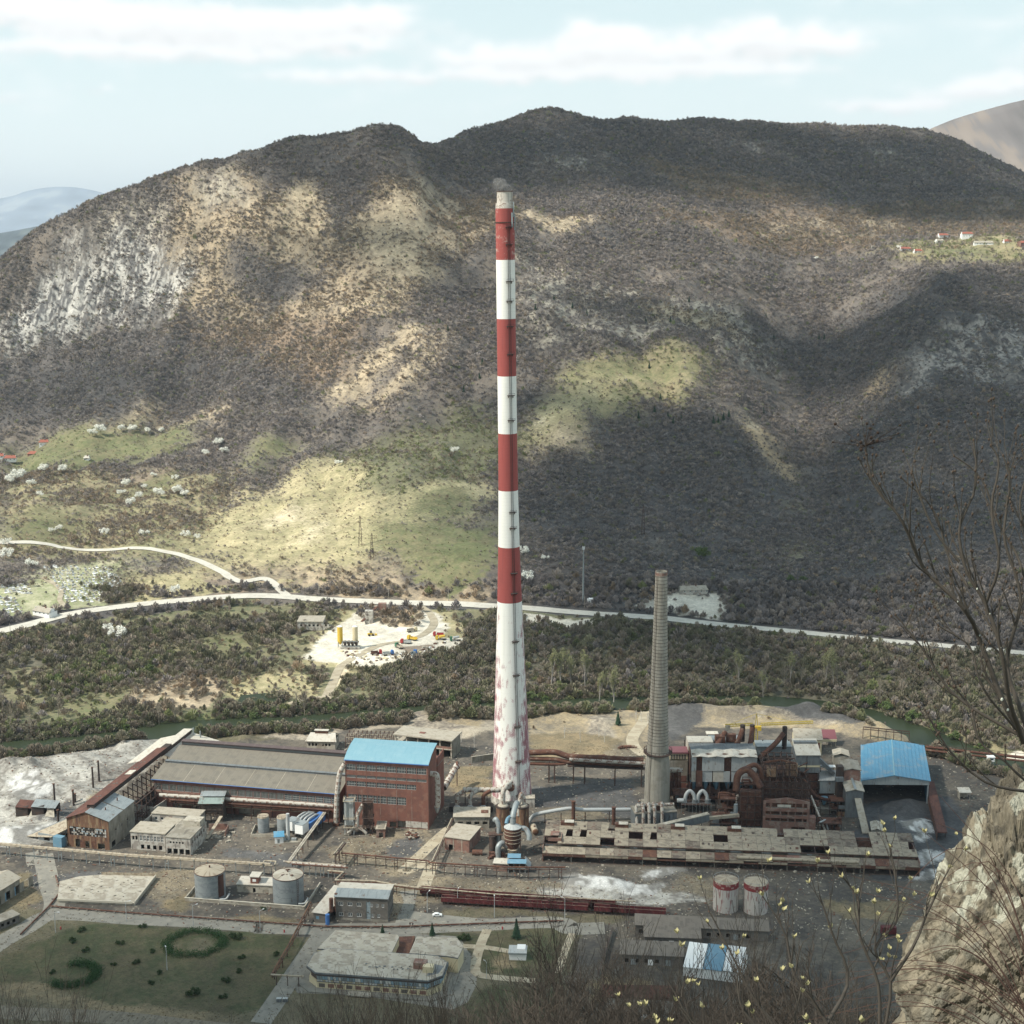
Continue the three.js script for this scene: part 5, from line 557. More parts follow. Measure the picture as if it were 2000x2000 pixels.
{ const A = [10.7,-762.5], B = [74.0,-769.7],[t, W] = facing(A, B), g = thing('perimeter_wall', 'long low concrete wall behind the two chimneys', 'wall', A[0],0, A[1], t); obj('wall', [box(W, 2,.3, W / 2,0,0)], M.concrete, g); for (let i = 0; i < 14; i++) obj('pier', box(.5,2.3,.5, (i + .5) * W / 14,0,.1), M.concrete, g); }
{ const A = [-22.1,-763.5], B = [-9.7,-768.6],[t, W] = facing(A, B), g = thing('stone_wall', 'short pale wall left of the tall chimney', 'wall', A[0],0, A[1], t); obj('wall', box(W, 3.4,.4, W / 2,0,0), M.concrete, g); obj('coping', box(W + .2,.2,.6, W / 2,3.4,0), M.pale, g); }
{ const spots = [[[34.5,-773.8], M.cream, 'fallen orange cylinder on the waste ground between chimneys'],[[50.2,-771.7], M.rust, 'rusty crushed box on the waste ground between chimneys'],[[65.1,-787.6], M.rust, 'tangle of rusty steel beside the sandy track']]; for (const [p, m, lab] of spots) { const g = thing('scrap_heap', lab, 'scrap', p[0],0, p[1]); const P = []; for (let i = 0; i < 16; i++) { const a = rr(0,3.1), l = rr(1,5); const x = rr(-3,3), z = rr(-2,2); P.push(beam([x, rr(.1,.8), z],[x + Math.cos(a) * l, rr(.2,1.8), z + Math.sin(a) * l], rr(.2,.7), rr(.2,.7))); } obj('scrap_iron', P, M.rust, g); obj('shell', bar([-2,.9,1],[2.4,.9,.6],.9,12), m, g); } }


// ---------- the long ruined shed in front of the smelter ----------
{
  const A = [14.2,-635.6], B = [184.9,-619.9],[t, W] = facing(A, B), g = thing('long_ruined_shed', 'very long ruined shed with holed dusty roof and rusty front', 'building', A[0],0, A[1], t); const D = 25, n = 26, w = W / n;
  for (let i = 0; i <= n; i++) obj('column', box(.5,5.2,.5, clamp(i * w, .3, W - .3), 0,-1), i % 5 === 2 ? M.concrete : M.frame, g); obj('back_wall', box(W, 7,.3, W / 2,0,-D), M.brickPale, g); obj('inner_wall', box(W, 5,.2, W / 2,0,-9), M.concrete, g); obj('end_wall', box(.3,6.8, D - 1,0,0,-D / 2), M.brickPale, g); obj('end_wall', box(.3,6.8, D - 1, W, 0,-D / 2), M.brickPale, g);
  const r = rngOf(41); for (let i = 0; i < n; i++) { const x0 = i * w + .05, x1 = (i + 1) * w - .05; // front apron roof panels, gallery openings, main roof panels with holes
    const q = r(); obj('apron_panel', slab([x0,4.7 + r() * .15,.8],[x1,4.7 + r() * .15,.8],[x1,6.1,-4.2],[x0,6.1,-4.2],.16), q < .25 ? M.rust : q < .35 ? M.brickPale : q < .7 ? M.ruinDark : M.ruinRoof, g); if (r() > .2) obj('fascia', box(x1 - x0, r() < .3 ? .7 : 1.3,.15, (x0 + x1) / 2,3.4,.6), r() < .5 ? M.rust : M.ruinRoof, g);
    if (r() > .25) obj('gallery_sheet', box((x1 - x0) * rr(.3,.9), 1.1,.12, (x0 + x1) / 2 + rr(-.8,.8), 6.1,-5.1), r() < .5 ? M.tin : M.rust, g);
    const rows = [[-5,7.3,-11],[-11.15,8.3,-17.5],[-17.65,9.1,-D - .4]]; rows.forEach(([z0, y0, z1], k) => { const y1 = [8.25,9.05,9.9][k]; if (r() < (k < 2 ? .2 : .06)) { if (r() < .5) obj('roof_panel', slab([x0, y0, z0],[mix(x0, x1,.5), y0, z0],[mix(x0, x1,.6), y1, z1],[x0, y1, z1],.18), M.ruinRoof, g); return; } obj('roof_panel', slab([x0, y0 + r() * .1, z0],[x1, y0 + r() * .1, z0],[x1, y1 + r() * .1, z1],[x0, y1 + r() * .1, z1],.18), r() < .2 ? M.ruinDark : M.ruinRoof, g); for (let s = 0; s < 2; s++) if (r() < .3) { const hx = mix(x0, x1,.1 + .7 * r()), f = .1 + .6 * r(), hw = .4 + 1.1 * r(), hz = mix(z0, z1, f), hy = mix(y0, y1, f) + .24; obj('roof_patch', slab([hx, hy, hz],[hx + hw, hy, hz],[hx + hw, hy + .25, hz - 1.6],[hx, hy + .25, hz - 1.6],.1), r() < .6 ? M.soot : M.rust, g); } }); }
  obj('roof_beam', [box(W, .4,.4, W / 2,6.8,-5), box(W, .4,.4, W / 2,7.8,-11.1), box(W, .4,.4, W / 2,8.6,-17.6), ...Array.from({ length: n + 1 }, (_, i) => beam([i * w, 6.7,-5],[i * w, 9.4,-D],.25,.35))], M.frame, g); obj('floor', box(W, .15, D, W / 2,0,-D / 2), M.soot, g); obj('gutter_beam', box(W, .7,.4, W / 2,3,.3), M.rust, g);
  for (const f of [.06,.21,.365,.52]) { const x = W * f; obj('roof_lantern', [box(6.5,1.8,2.6, x, 9.3,-22)], M.rust, g); obj('lantern_roof', box(4.4,.25,3.2, x + .9,11.12,-22), M.whiteRoof, g); }
  obj('broken_bay', [box(6,1.6,.3,5,7.4,-7), box(.3,1.6,6,8.2,7.4,-10), box(4,.2,5,5,9.1,-12)], M.brickPale, g); obj('front_pipe', pipe([[W * .52,5.9,-.2],[W * .84,5.7,-.2]],.8,12), M.pipeTan, g);
  const ext = []; for (let i = 0; i < 40; i++) ext.push(mv(box(rr(.4,1.8), rr(.2,.5), rr(.4,1.4)), rr(0, W), 0, rr(-6,3), rnd())); obj('rubble', ext, M.pale, g);
}
// ---------- gas-cleaning block with white stubs, ribbed elbows, conveyor ----------
{
  const [g, W] = site('gas_cleaning_block', 'dark block with white standpipes at the concrete stack foot', 'plant', [60.1,-672.4],[80.8,-675.3]); block(g, W, 10,8, M.tinDark, grid(1,1,2.6,5.6,9, W / 9.2).slice(0,9), []); obj('inner_wall', box(W - 1,7.4,.2, W / 2,.1,-1.4), M.concrete, g); obj('roof', box(W + .4,.4,10.4, W / 2,8,-5), M.concrete, g);
  for (const x of [.04,.19,.33,.46,.64]) obj('standpipe', pipe(x < .1 ? [[W * x + 3,11,-3],[W * x + 1,11.6,-3],[W * x, 10.4,-2],[W * x, 2,.8]] : [[W * x, 13,-2],[W * x, 9,.6],[W * x, 1.5,.9]],.85,12), M.pipeWhite, g); obj('header', pipe([[1,11.4,-2.4],[W * .95,11.2,-2.4]],.8,12), M.pipeWhite, g); obj('stub', [box(1.6,3.4,1.6, W * .27,8.4,-3), box(1.6,3.4,1.6, W * .58,8.4,-3)], M.rust, g);
}
{ const p = [89.6,-696.1], g = thing('ribbed_elbow_ducts', 'pair of grey ribbed swan-neck ducts above a lattice floor', 'ducts', p[0],0, p[1]); for (const x of [0,6.4]) { obj('elbow', pipe([[x - 2.4,4,0],[x - 2.2,8.6,0],[x, 11,-.6],[x + 2.2,8.6,0],[x + 2.6,4,.4]],.95,12,2.4), M.paleTin, g); obj('drum', cyl(1.5,1.5,3, x + 2.6,3.4,.4,14), M.tinDark, g); } obj('floor', box(15,.3,8,3,4.2,-1), M.frame, g); obj('railing', [box(15,.12,.12,3,5.4,3), ...Array.from({ length: 9 }, (_, i) => box(.12,5.4,.12,-4.4 + i * 1.85,0,3))], M.tin, g); obj('end_drum', bar([-6.5,6,1],[-3.2,6,1],1.1,14), M.paleTin, g); }
{ const A = [66.4,-656.2], B = [94.9,-665.7], g = thing('covered_conveyor', 'sloping covered conveyor gallery with pale roof edge', 'conveyor', 0,0,0); obj('gallery', beam([A[0],6.4, A[1]],[B[0],9.4, B[1]],2.2,3.4), M.tinDark, g); obj('roof', beam([A[0],8.4, A[1]],[B[0],11.4, B[1]],2.7,.4), M.pale, g); for (let i = 0; i < 5; i++) { const t = .12 + i * .19; obj('post', box(.4, mix(5,8, t), .4, mix(A[0], B[0], t), 0, mix(A[1], B[1], t)), M.concrete, g); } const C = [110.2,-670.1]; obj('bridge', beam([B[0],8.8, B[1]],[C[0],8.6, C[1]],1.6,1.4), M.pipeTan, g); }
// ---------- bag-house with zig-zag white front ----------
{
  const [g, W] = site('bag_house', 'pale sheet-clad filter house with zig-zag roof on blue hoppers', 'plant', [91.0,-703.5],[124.2,-703.1]); const y0 = 12.5, Hh = 13.5, D = 15, n = 4, w = W / n;
  const P = []; for (let i = 0; i < n; i++) { const x = i * w; P.push(slab([x, y0 + Hh, .8],[x + w / 2, y0 + Hh + .9,1.6],[x + w / 2, y0 + Hh + 2.6,-5],[x, y0 + Hh + 2,-5],.2), slab([x + w / 2, y0 + Hh + .9,1.6],[x + w, y0 + Hh, .8],[x + w, y0 + Hh + 2,-5],[x + w / 2, y0 + Hh + 2.6,-5],.2)); } P.forEach(q => obj('roof_panel', q, M.whiteRoof, g)); obj('roof', box(W, .4, D - 5, W / 2, y0 + Hh + 1.4,-D / 2 - 2.4), M.tinDark, g);
  const cols = [[0,2.4],[5.4,5.4],[10.9,5.6],[20.2, W - 20.3]]; cols.forEach(([x, ww], i) => { if (ww > 0) { obj('cladding', box(ww, Hh * .56,.3, x + ww / 2, y0 + Hh * .44,0), M.paleTin, g); obj('cladding', box(ww - .3, Hh * .42,.3, x + ww / 2, y0,-.3), i % 2 ? M.paleTin : M.whiteRoof, g); } }); obj('cladding', box(3.2, Hh * .42,.3,18, y0,-.3), M.paleTin, g); obj('furnace_body', box(W - .6, Hh + 1, D - 1, W / 2, y0 + .1,-D / 2 - .6), M.rust, g);
  for (const x of [1.6,7.5,13,19,25,31].filter(v => v < W)) obj('hopper', cyl(.5,2.1,4.6, x, y0 - 4.6,-2,4), M.blueTin, g); for (let i = 0; i < 8; i++) obj('column', [box(.5, y0,.5,.4 + i * (W - .8) / 7,0,-.6), box(.5, y0,.5,.4 + i * (W - .8) / 7,0,-D)], M.frame, g); obj('red_panel', box(3.2,8.5,.3,4, y0 - 2.4,.3), M.rust, g);
}
{
  const [g, W] = site('rear_sheds', 'white and grey sheet-roofed process sheds behind the filter house', 'plant', [91.1,-716.3],[145.9,-716.3]); const y = 27; // high platforms behind
  obj('white_shed', box(13,16,9,6.5,12,-8), M.whiteRoof, g); obj('white_shed', box(15,13,7,20,13,-14), M.paleTin, g); obj('grey_shed', box(18,11,9, W - 9,12,-14), M.tin, g); obj('shed_roof', [box(18.6,.3,10, W - 9,23.1,-14), box(15.6,.3,8,20,26.1,-14)], M.tin, g); obj('window_strip', box(10,1.1,.1,8,26.4,-3.4), M.dark, g); obj('deck', [box(W, .5,20, W / 2,11.5,-10), box(17,.4,6, W - 9,18,-6)], M.darkSteel, g); const L = []; for (let i = 0; i < 9; i++) L.push(box(.5,24,.5, i * W / 8,0,-1), box(.5,24,.5, i * W / 8,0,-18)); for (const yy of [6,12,17,21]) L.push(box(W, .4,.4, W / 2, yy, -1)); obj('frame', L, M.darkSteel, g); obj('back_wall', box(W, 20,.3, W / 2,0,-19), M.concrete, g);
  for (const [a, b, c] of [[[9,22,0],[14,25,-3],[20,31,-10]],[[20,21,0],[26,27,-5],[29,33,-9]],[[29,20,1],[33,28,-6],[34,34,-9]],[[36,20,0],[46,27,-5],[50,31,-8]],[[11,24,-2],[15,22,1],[20,22,0]],[[14,26,-4],[17,24,0],[20,22,0]]]) obj('flue_pipe', pipe([a, b, c],1.35,12), M.rust, g); for (const [x, y, h] of [[29,26,9],[34,26,9],[51,22,12]]) obj('stub_flue', cyl(1.3,1.3, h, x, y, -10,12), M.darkSteel, g); obj('bin', [box(5,5,4,17,25,-8), box(5,4,3,23,26,-10)], M.rust, g);
}
{ const [g, W] = site('side_house', 'brick and concrete house with mauve roof edge beside the concrete stack', 'building', [81.2,-716.3],[90.7,-716.3]); block(g, W, 10,19, M.concrete, [[2.5,11,2,1.6]],[]); for (const y of [3.5,7.5]) obj('brick_panel', box(W - 1,3.4,.1, W / 2, y, .06), M.brick, g); obj('top_floor', [box(W, 3.2,8, W / 2,19.4,-5)], M.cream, g); for (let i = 0; i < 6; i++) obj('opening', box(1,2.4,.1,1.2 + i * (W - 2) / 5.4,19.6,-.96), M.dark, g); obj('roof', box(W + .8,.8,9, W / 2,22.6,-5), plain(.2,.08,.09), g); }
{ const [g, W] = site('roof_cabin', 'small cabin under a white slab behind the filter house', 'hut', [112.4,-800.2],[117.9,-800.2]); block(g, W, 4,3.4, M.darkSteel, [[1,1,2,1.4]],[]); obj('roof', box(W + 1.4,.4,5, W / 2,3.4,-2), M.whiteRoof, g); }
// round dust collector with blue gooseneck
{ const p = [112.3,-716.3], g = thing('dust_collector', 'round grey dust collector with pale blue gooseneck duct', 'plant', p[0],0, p[1]); obj('drum', cyl(6.2,6.4,4.5,0,9,0,28), M.tinDark, g); obj('top', cyl(6.6,2.6,3.2,0,13.5,0,28), M.pipeTan, g); obj('upper_drum', cyl(3,3,2,0,16.4,0,20), M.tin, g); obj('lid', cyl(3.2,.6,1,0,18.4,0,20), M.pale, g); obj('gooseneck', pipe([[-1.4,19.4,1],[-.6,21.2,.6],[4,25,-2],[6.2,26,-3],[7,24,-3],[6.8,14,-2]],1.25,14), M.paleTin, g); obj('stilt', [[-4,3],[4,3],[-4,-3],[4,-3]].map(([x, z]) => box(.5,9,.5, x, 0, z)), M.frame, g); obj('cowl', box(2.6,1.6,2,4.2,14.6,4), M.red, g); obj('lower_drum', [cyl(5,5,8.6,0,.3,0,20)], M.soot, g); }
{ const [g, W] = site('red_roofed_works', 'low works with faded red gables and a rust pipe in front', 'plant', [90.3,-709.9],[106.7,-709.9]); obj('wall', wall(W, 6, grid(1,2,3,2,4,4), .3,[[W * .55,8.6]]), M.brickPale, g); obj('roof', slab([-.5,6.2,.5],[W * .55,8.9,.5],[W * .55,8.9,-7],[-.5,6.2,-7],.25), M.rustRoof, g); obj('roof', slab([W * .55,8.9,.5],[W + .5,6.2,.5],[W + .5,6.2,-7],[W * .55,8.9,-7],.25), M.rustRoof, g); obj('upper_gable', [box(7,3,2, W * .55,9.5,-5)], M.brickPale, g); obj('rear_wall', box(W, 8,.3, W / 2,0,-7), M.rust, g); obj('rust_pipe', pipe([[-5,16,1],[-4.6,2.6,2],[4,2.4,2.6],[15,2.4,2.6],[17.5,5.6,2],[26,5.6,1],[27.5,3,1]],1.1,12), M.rust, g); for (const x of [-8.2,-6.4]) obj('drop_pipe', pipe([[x, 15.4,0],[x - .2,3,1]],.9,12), M.rust, g); obj('header', pipe([[-14,16.8,0],[-3,16.2,0]],1.4,12), M.pipeWhite, g); }
// ---------- the big rusty frame tower and brick front ----------
{
  const [g, W] = site('steel_frame_tower', 'tall dark lattice of rusted steel behind the brick ruin', 'plant', [123.3,-675.3],[145.6,-673.4]); const Hh = 30, D = 26; const nx = 7, nz = 3, ny = 9;
  for (let i = 0; i <= nx; i++) for (let k = 0; k <= nz; k++) { const h = i < 5 ? Hh - (k === 0 ? 8 : 0) : 22; obj('column', box(.45, h, .45, i * W / nx, 0,-3 - k * (D - 4) / nz), M.frame, g); }
  for (let j = 1; j <= ny; j++) { const y = j * Hh / ny - .6, P = []; for (let k = 0; k <= nz; k++) { if (k === 0 && y > 22) continue; const z = -3 - k * (D - 4) / nz, w = y > 22 ? W * 5 / 7 : W; P.push(box(w, .4,.3, w / 2, y, z)); } for (let i = 0; i <= nx; i++) { if (y > 22 && i > 5) continue; P.push(box(.3,.35, D - 4, i * W / nx, y - .4,-1 - D / 2)); } obj('girder', P, j % 2 ? M.frame : M.darkSteel, g); }
  const lat = []; for (let i = 0; i < 26; i++) lat.push(box(.16,9,.16, i * W / 25,14.4,-2.7)); for (let i = 0; i < 8; i++) lat.push(box(W, .14,.14, W / 2,14.8 + i * 1.15,-2.7)); obj('lattice_screen', lat, M.frame, g); const lat2 = []; for (let i = 0; i < 19; i++) lat2.push(box(.16,8,.16, i * W * .714 / 18,22,-10.2)); for (let i = 0; i < 9; i++) lat2.push(box(W * .714,.14,.14, W * .357,22.4 + i * .9,-10.2)); obj('lattice_screen', lat2, M.frame, g);
  obj('furnace_body', [box(W * .6,24, D - 14, W * .32,0,-D + 8)], M.rust, g); obj('gable_beam', [beam([0,29.8,-10],[W * .36,31.4,-10],.6,.9), beam([W * .36,31.4,-10],[W * .72,29.8,-10],.6,.9)], M.rust, g); obj('furnace_body', [box(4.4,4.4,3,4,22.4,-11.6), box(5.6,6,3.4,14,23,-12)], weathered(8,128,[.36,.21,.12],[[[.5,.38,.26],7,7,.5,.7,.7],[[.14,.08,.06],8,8,.6,.8,.7]]), g); obj('walkway', [box(W, .2,2, W / 2,14,-2), box(W, .2,2, W / 2,19,-3.6)], M.rust, g);
  const junk = []; for (let i = 0; i < 70; i++) { const a = rr(0,6.3), l = rr(2,6), x = rr(1, W - 2), y = rr(3,26), z = rr(-22,-4); junk.push(beam([x, y, z],[x + Math.cos(a) * l, y + rr(-2,2), z + Math.sin(a) * l],.35,.35)); } obj('pipework', junk, M.rust, g);
}
{
  const [g, W] = site('brick_front_ruin', 'gutted faded red brick front with open window bands', 'ruin', [121.8,-668.6],[143.9,-666.7]); const Hh = 16.6; const holes = [[1.2,13, W - 2.4,2.6],[1.2,9.4, W - 2.4,2],[1.2,6, W - 2.4,1.9],[W * .62,.6,3.4,3],[W * .78,.6,3,3]]; obj('wall', wall(W, Hh, holes, .5,[[W * .5, Hh + 1.9]]), M.brickPale, g); for (const [x, y, w, h] of holes.slice(0,3)) for (const f of [.12,.36,.55,.72,.9]) obj('pier', box(rr(.3,.9), h, .3, x + w * f, y, -.3), M.brickPale, g); obj('panel', box(6.5,1.3,.2, W * .45,13.6,-.1), M.whiteRoof, g); obj('floor', [box(W - 1,.3,2, W / 2,12.4,-1.4), box(W - 1,.3,2, W / 2,8.7,-1.4), box(W - 1,.3,2, W / 2,5.3,-1.4)], M.concrete, g); obj('side_wing', box(3,8.6,4, W + 1.6,0,-2), M.brickPale, g); obj('rear_wall', box(W - .6,15,.2, W / 2,.2,-2.5), M.rust, g);
}
{ const [g, W] = site('left_frame_bay', 'rusty steel bay with big bent pipe left of the lattice tower', 'plant', [111.6,-675.3],[122.4,-674.4]); const L = []; for (let i = 0; i < 4; i++) for (const z of [0,-8]) L.push(box(.45,19,.45, i * W / 3,0, z)); for (const y of [4,8,12,16,19]) L.push(box(W, .35,.3, W / 2, y, 0), box(W, .35,.3, W / 2, y, -8)); obj('frame', L, M.frame, g); obj('panel', [box(W - 1,6,.2, W / 2,12.4,-.6), box(W * .6,3,.2, W * .4,4.6,-.6)], M.rust, g); obj('furnace_body', box(W - 1,17,6, W / 2,.3,-4.6), M.rust, g); obj('bent_pipe', pipe([[-2,18,-3],[-1.5,26,-4],[3,29,-5],[7,25,-4.6],[10,20,-3]],1.7,14,3), M.rust, g); obj('bent_pipe', pipe([[3,28,-7],[7,30,-8],[10,28,-8],[11,22,-8]],1.2,12,3), M.rust, g); obj('stack_pipe', cyl(1,1,12,-2,0,0,12), M.tin, g); }
// ---------- hanging grey house, white block, hoppers, tall grey elevator ----------
{ const [g, W] = site('grey_bin_house', 'tall grey-blue sheet-clad bin house with white sloping roof', 'plant', [143.1,-699.4],[155.2,-699.4]); const y0 = 19, Hh = 9.5, D = 12; obj('cladding', box(W, Hh, D, W / 2, y0,-D / 2), M.tinDark, g); obj('roof', slab([-.3, y0 + Hh, .5],[W + .3, y0 + Hh, .5],[W + .2, y0 + Hh + 4.4,-D],[-.2, y0 + Hh + 4.4,-D],.3), M.whiteRoof, g); obj('gable_fill', box(W - .4,4,4, W / 2, y0 + Hh - .1,-D + 2.1), M.tinDark, g); obj('downpipe', box(.3, Hh, .2, W * .45, y0,.15), M.darkSteel, g); obj('yellow_stripe', box(W + .02,.9,.06, W / 2, y0 + 3,.05), M.cream, g); const L = []; for (const x of [.3, W / 2, W - .3]) for (const z of [-.4,-D + .4]) L.push(box(.5, y0,.5, x, 0, z)); for (const y of [5,10,14]) L.push(box(W, .4,.4, W / 2, y, -.4)); obj('leg', L, M.darkSteel, g); obj('furnace_body', box(W - 1, y0 - 1, D - 2, W / 2,0,-D / 2 - .4), M.rust, g); obj('side_chute', slab([W + .2, y0 + 7,-2],[W + 8.5, y0 - 1,-2],[W + 8.5, y0 - 1,-7],[W + .2, y0 + 7,-7],1.8), M.tinDark, g); }
{ const [g, W] = site('cream_brick_house', 'cream-roofed house with brick panels at the back of the works', 'building', [157.8,-776.9],[172.6,-775.7]); block(g, W, 12,9, M.cream, [],[]); for (const x of [.2,.5,.8]) obj('brick_panel', box(W * .27,3.2,.1, W * x, 4,.06), M.brick, g); obj('roof', slab([-.6,9.1,.8],[W + .6,9.1,.8],[W + .6,12.6,-8],[-.6,12.6,-8],.3), M.paleRoof, g); obj('roof', slab([-.6,12.6,-8],[W + .6,12.6,-8],[W + .6,11,-12.6],[-.6,11,-12.6],.3), M.rustRoof, g); }
{ const [g, W] = site('mauve_roofed_hut', 'open hut with dull mauve roof behind the cream house', 'hut', [176.0,-789.7],[183.7,-789.7]); for (let i = 0; i < 4; i++) obj('post', box(.3,4,.3, i * W / 3,0,0), M.pale, g); obj('wall', box(W, 4,.2, W / 2,0,-5), M.whitewash, g); obj('roof', slab([-.5,4.2,.6],[W + .5,4.2,.6],[W + .5,8,-6],[-.5,8,-6],.25), plain(.17,.06,.07), g); obj('fascia', box(W + .8,1.4,.2, W / 2,3,.5), M.cream, g); }
{ const [g, W] = site('white_block', 'pale sheet-clad block with white roof on a dark podium', 'plant', [155.6,-699.4],[165.3,-699.4]); const y0 = 7; obj('cladding', box(W, 7,7, W / 2, y0 + 1,-3.5), M.tin, g); obj('roof', slab([-.8, y0 + 8,.4],[W + .3, y0 + 8,.4],[W + .3, y0 + 10.6,-7],[-.8, y0 + 10.6,-7],.25), M.paleTin, g); obj('top_canopy', box(W * .8,.4,3, W * .5, y0 + 13,-6), M.white, g); obj('canopy_post', [box(.3,3,.3,1.4, y0 + 10,-6), box(.3,3,.3, W - 2, y0 + 10,-6)], M.darkSteel, g); for (const x of [W * .18, W * .62]) obj('hopper', cyl(.5,1.9,4, x, 3.4,3.4,12), M.blueTin, g); obj('stair', Array.from({ length: 6 }, (_, i) => box(2,.3,.6, W - 1.4, y0 - 4 + i * .9,.6)), M.paleTin, g); obj('podium', [box(W + 6,.6,12, W / 2,2.4,2), box(W + 5,2.4,11, W / 2,0,1.6)], M.concrete, g); obj('furnace_body', box(W, 8,6, W / 2,2.9,-4), M.rust, g); obj('loop_pipe', pipe([[-6,12,1],[-3,8,3],[2,6.6,5],[W + 2,6.6,5],[W + 4,9,4],[W + 4,17,1]],.8,12), M.rust, g); obj('loop_pipe', pipe([[W + 3,7,5],[W + 5,2.4,6],[W + 9,1.6,6]],.8,12), M.rust, g); }
{ const A = [146.9,-679.1], B = [152.6,-669.6], g = thing('slanting_pipe', 'long pale pipe slanting down past the brick front', 'pipe', 0,0,0); obj('pipe', bar([A[0],15, A[1]],[B[0],.5, B[1]],.55,10), M.pipeWhite, g); obj('branch', pipe([[A[0] + 2,6, A[1] + 12],[B[0] + .8,4.8, B[1] - 4],[B[0] + 1.4,.5, B[1]]],.45,10), M.paleTin, g); obj('foot', box(2,.6,2, B[0],0, B[1]), M.concrete, g); }
{ const [g, W] = site('elevator_tower', 'stepped grey dusty elevator tower with steep ribbon chute', 'plant', [166.2,-687.2],[174.9,-687.2]); obj('lower_house', box(W, 14,9, W / 2,0,-5), M.tinDark, g); obj('lower_roof', slab([-.4,14,.4],[W / 2,15.2,.6],[W / 2,17.6,-10],[-.4,16.4,-10],.3), M.pale, g); obj('lower_roof', slab([W / 2,15.2,.6],[W + .4,14,.4],[W + .4,16.4,-10],[W / 2,17.6,-10],.3), M.pale, g); obj('upper_house', box(W - .8,7,8, W / 2,15,-12), M.brickPale, g); obj('upper_roof', slab([-.3,22,-7.6],[W / 2,23,-7.6],[W / 2,25,-16.4],[-.3,24,-16.4],.3), M.concrete, g); obj('upper_roof', slab([W / 2,23,-7.6],[W + .3,22,-7.6],[W + .3,24,-16.4],[W / 2,25,-16.4],.3), M.concrete, g); obj('rear_tower', box(3,24,4,-1.6,0,-9), M.darkSteel, g); obj('link_bridge', box(4,2,2,-2.4,17,-6), M.tinDark, g); obj('chute', slab([W * .45,11,1.4],[W * .45 + 3.2,11,1.4],[W * .45 + 3.6,.4,20],[W * .45,.4,20],.6), M.paleRoof, g); obj('chute_side', slab([W * .45 + 3.3,10.6,1.4],[W * .45 + 3.5,10.6,1.4],[W * .45 + 3.9,.2,20],[W * .45 + 3.6,.2,20],1), M.frame, g); obj('roof_rib', [slab([W / 2 - .6,15.5,.5],[W / 2 + .6,15.5,.5],[W / 2 + .6,17.9,-8],[W / 2 - .6,17.9,-8],.2)], M.tin, g); }
{ const [g, W] = site('grey_roofed_hut', 'hut with dusty grey gable roof left of the blue shed', 'hut', [175.9,-759.7],[183.9,-758.5]); block(g, W, 8,6, M.concrete, [],[[2,3,1.4,1.4]]); obj('roof', slab([-.5,6,.6],[W / 2,7.4,.6],[W / 2,7.4,-8.6],[-.5,6,-8.6],.25), M.paleRoof, g); obj('roof', slab([W / 2,7.4,.6],[W + .5,6,.6],[W + .5,6,-8.6],[W / 2,7.4,-8.6],.25), M.paleRoof, g); }
// ---------- the blue open shed ----------
{
  const A = [178.1,-704.9], B = [212.3,-704.2],[t, W] = facing(A, B), g = thing('blue_roofed_shed', 'big open-fronted shed under a bright dusty blue gable roof', 'building', A[0],0, A[1], t); const D = 52, Hh = 13, rx = W * .47, ry = 16; const sk = -7; // the shed widens a little toward the front
  obj('roof', slab([-.6, Hh, .8],[rx, ry, .8],[rx + 11, ry, -D],[10.4, Hh, -D],.3), M.blueShed, g); obj('roof', slab([rx, ry, .8],[W + .6, Hh, .8],[W + 10.6, Hh, -D],[rx + 11, ry, -D],.3), M.blueShed, g); obj('ridge_cap', slab([rx - .35, ry + .12,.9],[rx + .35, ry + .12,.9],[rx + 11.3, ry + .12,-D],[rx + 10.7, ry + .12,-D],.1), M.blueRoof, g);
  const gs = new THREE.Shape([[0, Hh - 2.4],[W, Hh - 2.4],[W, Hh - .3],[rx, ry - .3],[0, Hh - .3]].map(p => new THREE.Vector2(...p))); const ge = uvShift(new THREE.ExtrudeGeometry(gs, { depth: .2, bevelEnabled: false })); obj('gable_sheet', ge, M.tin, g); for (let i = 1; i < 9; i++) { const f = i / 9; for (const [a, b] of [[-.6, rx],[rx, W + .6]]) { const x = mix(a, b, f), y = (a < 0 ? mix(Hh, ry, f) : mix(ry, Hh, f)) + .06; obj('roof_seam', beam([x, y, .8],[x + 10.8, y, -D],.14,.1), M.blueShed, g); } } obj('side_wall', beam([.6, Hh / 2 - .3,-1],[10.9, Hh / 2 - .3,-D + 1],.3, Hh - .6), M.blueShed, g); obj('side_wall', beam([W - .5, Hh / 2 - .3,-1],[W + 9.8, Hh / 2 - .3,-D + 1],.3, Hh - .6), M.blueShed, g); obj('back_wall', box(W - 1, Hh + .6,.3, W / 2 + 10.4,0,-D + .6), M.tinDark, g); for (const x of [.5, W - .5]) obj('column', box(.6, Hh - .4,.6, x, 0,-.3), M.tin, g); obj('crane_beam', [box(W - 2,.9,.7, W / 2,9.4,-4), box(3,1.4,1.6, W * .42,8,-4)], M.darkSteel, g); obj('floor_dust', flat([[.8,0],[W - .8,0],[W + 9,-D + 1],[11,-D + 1]],.1), M.soot, g);
}
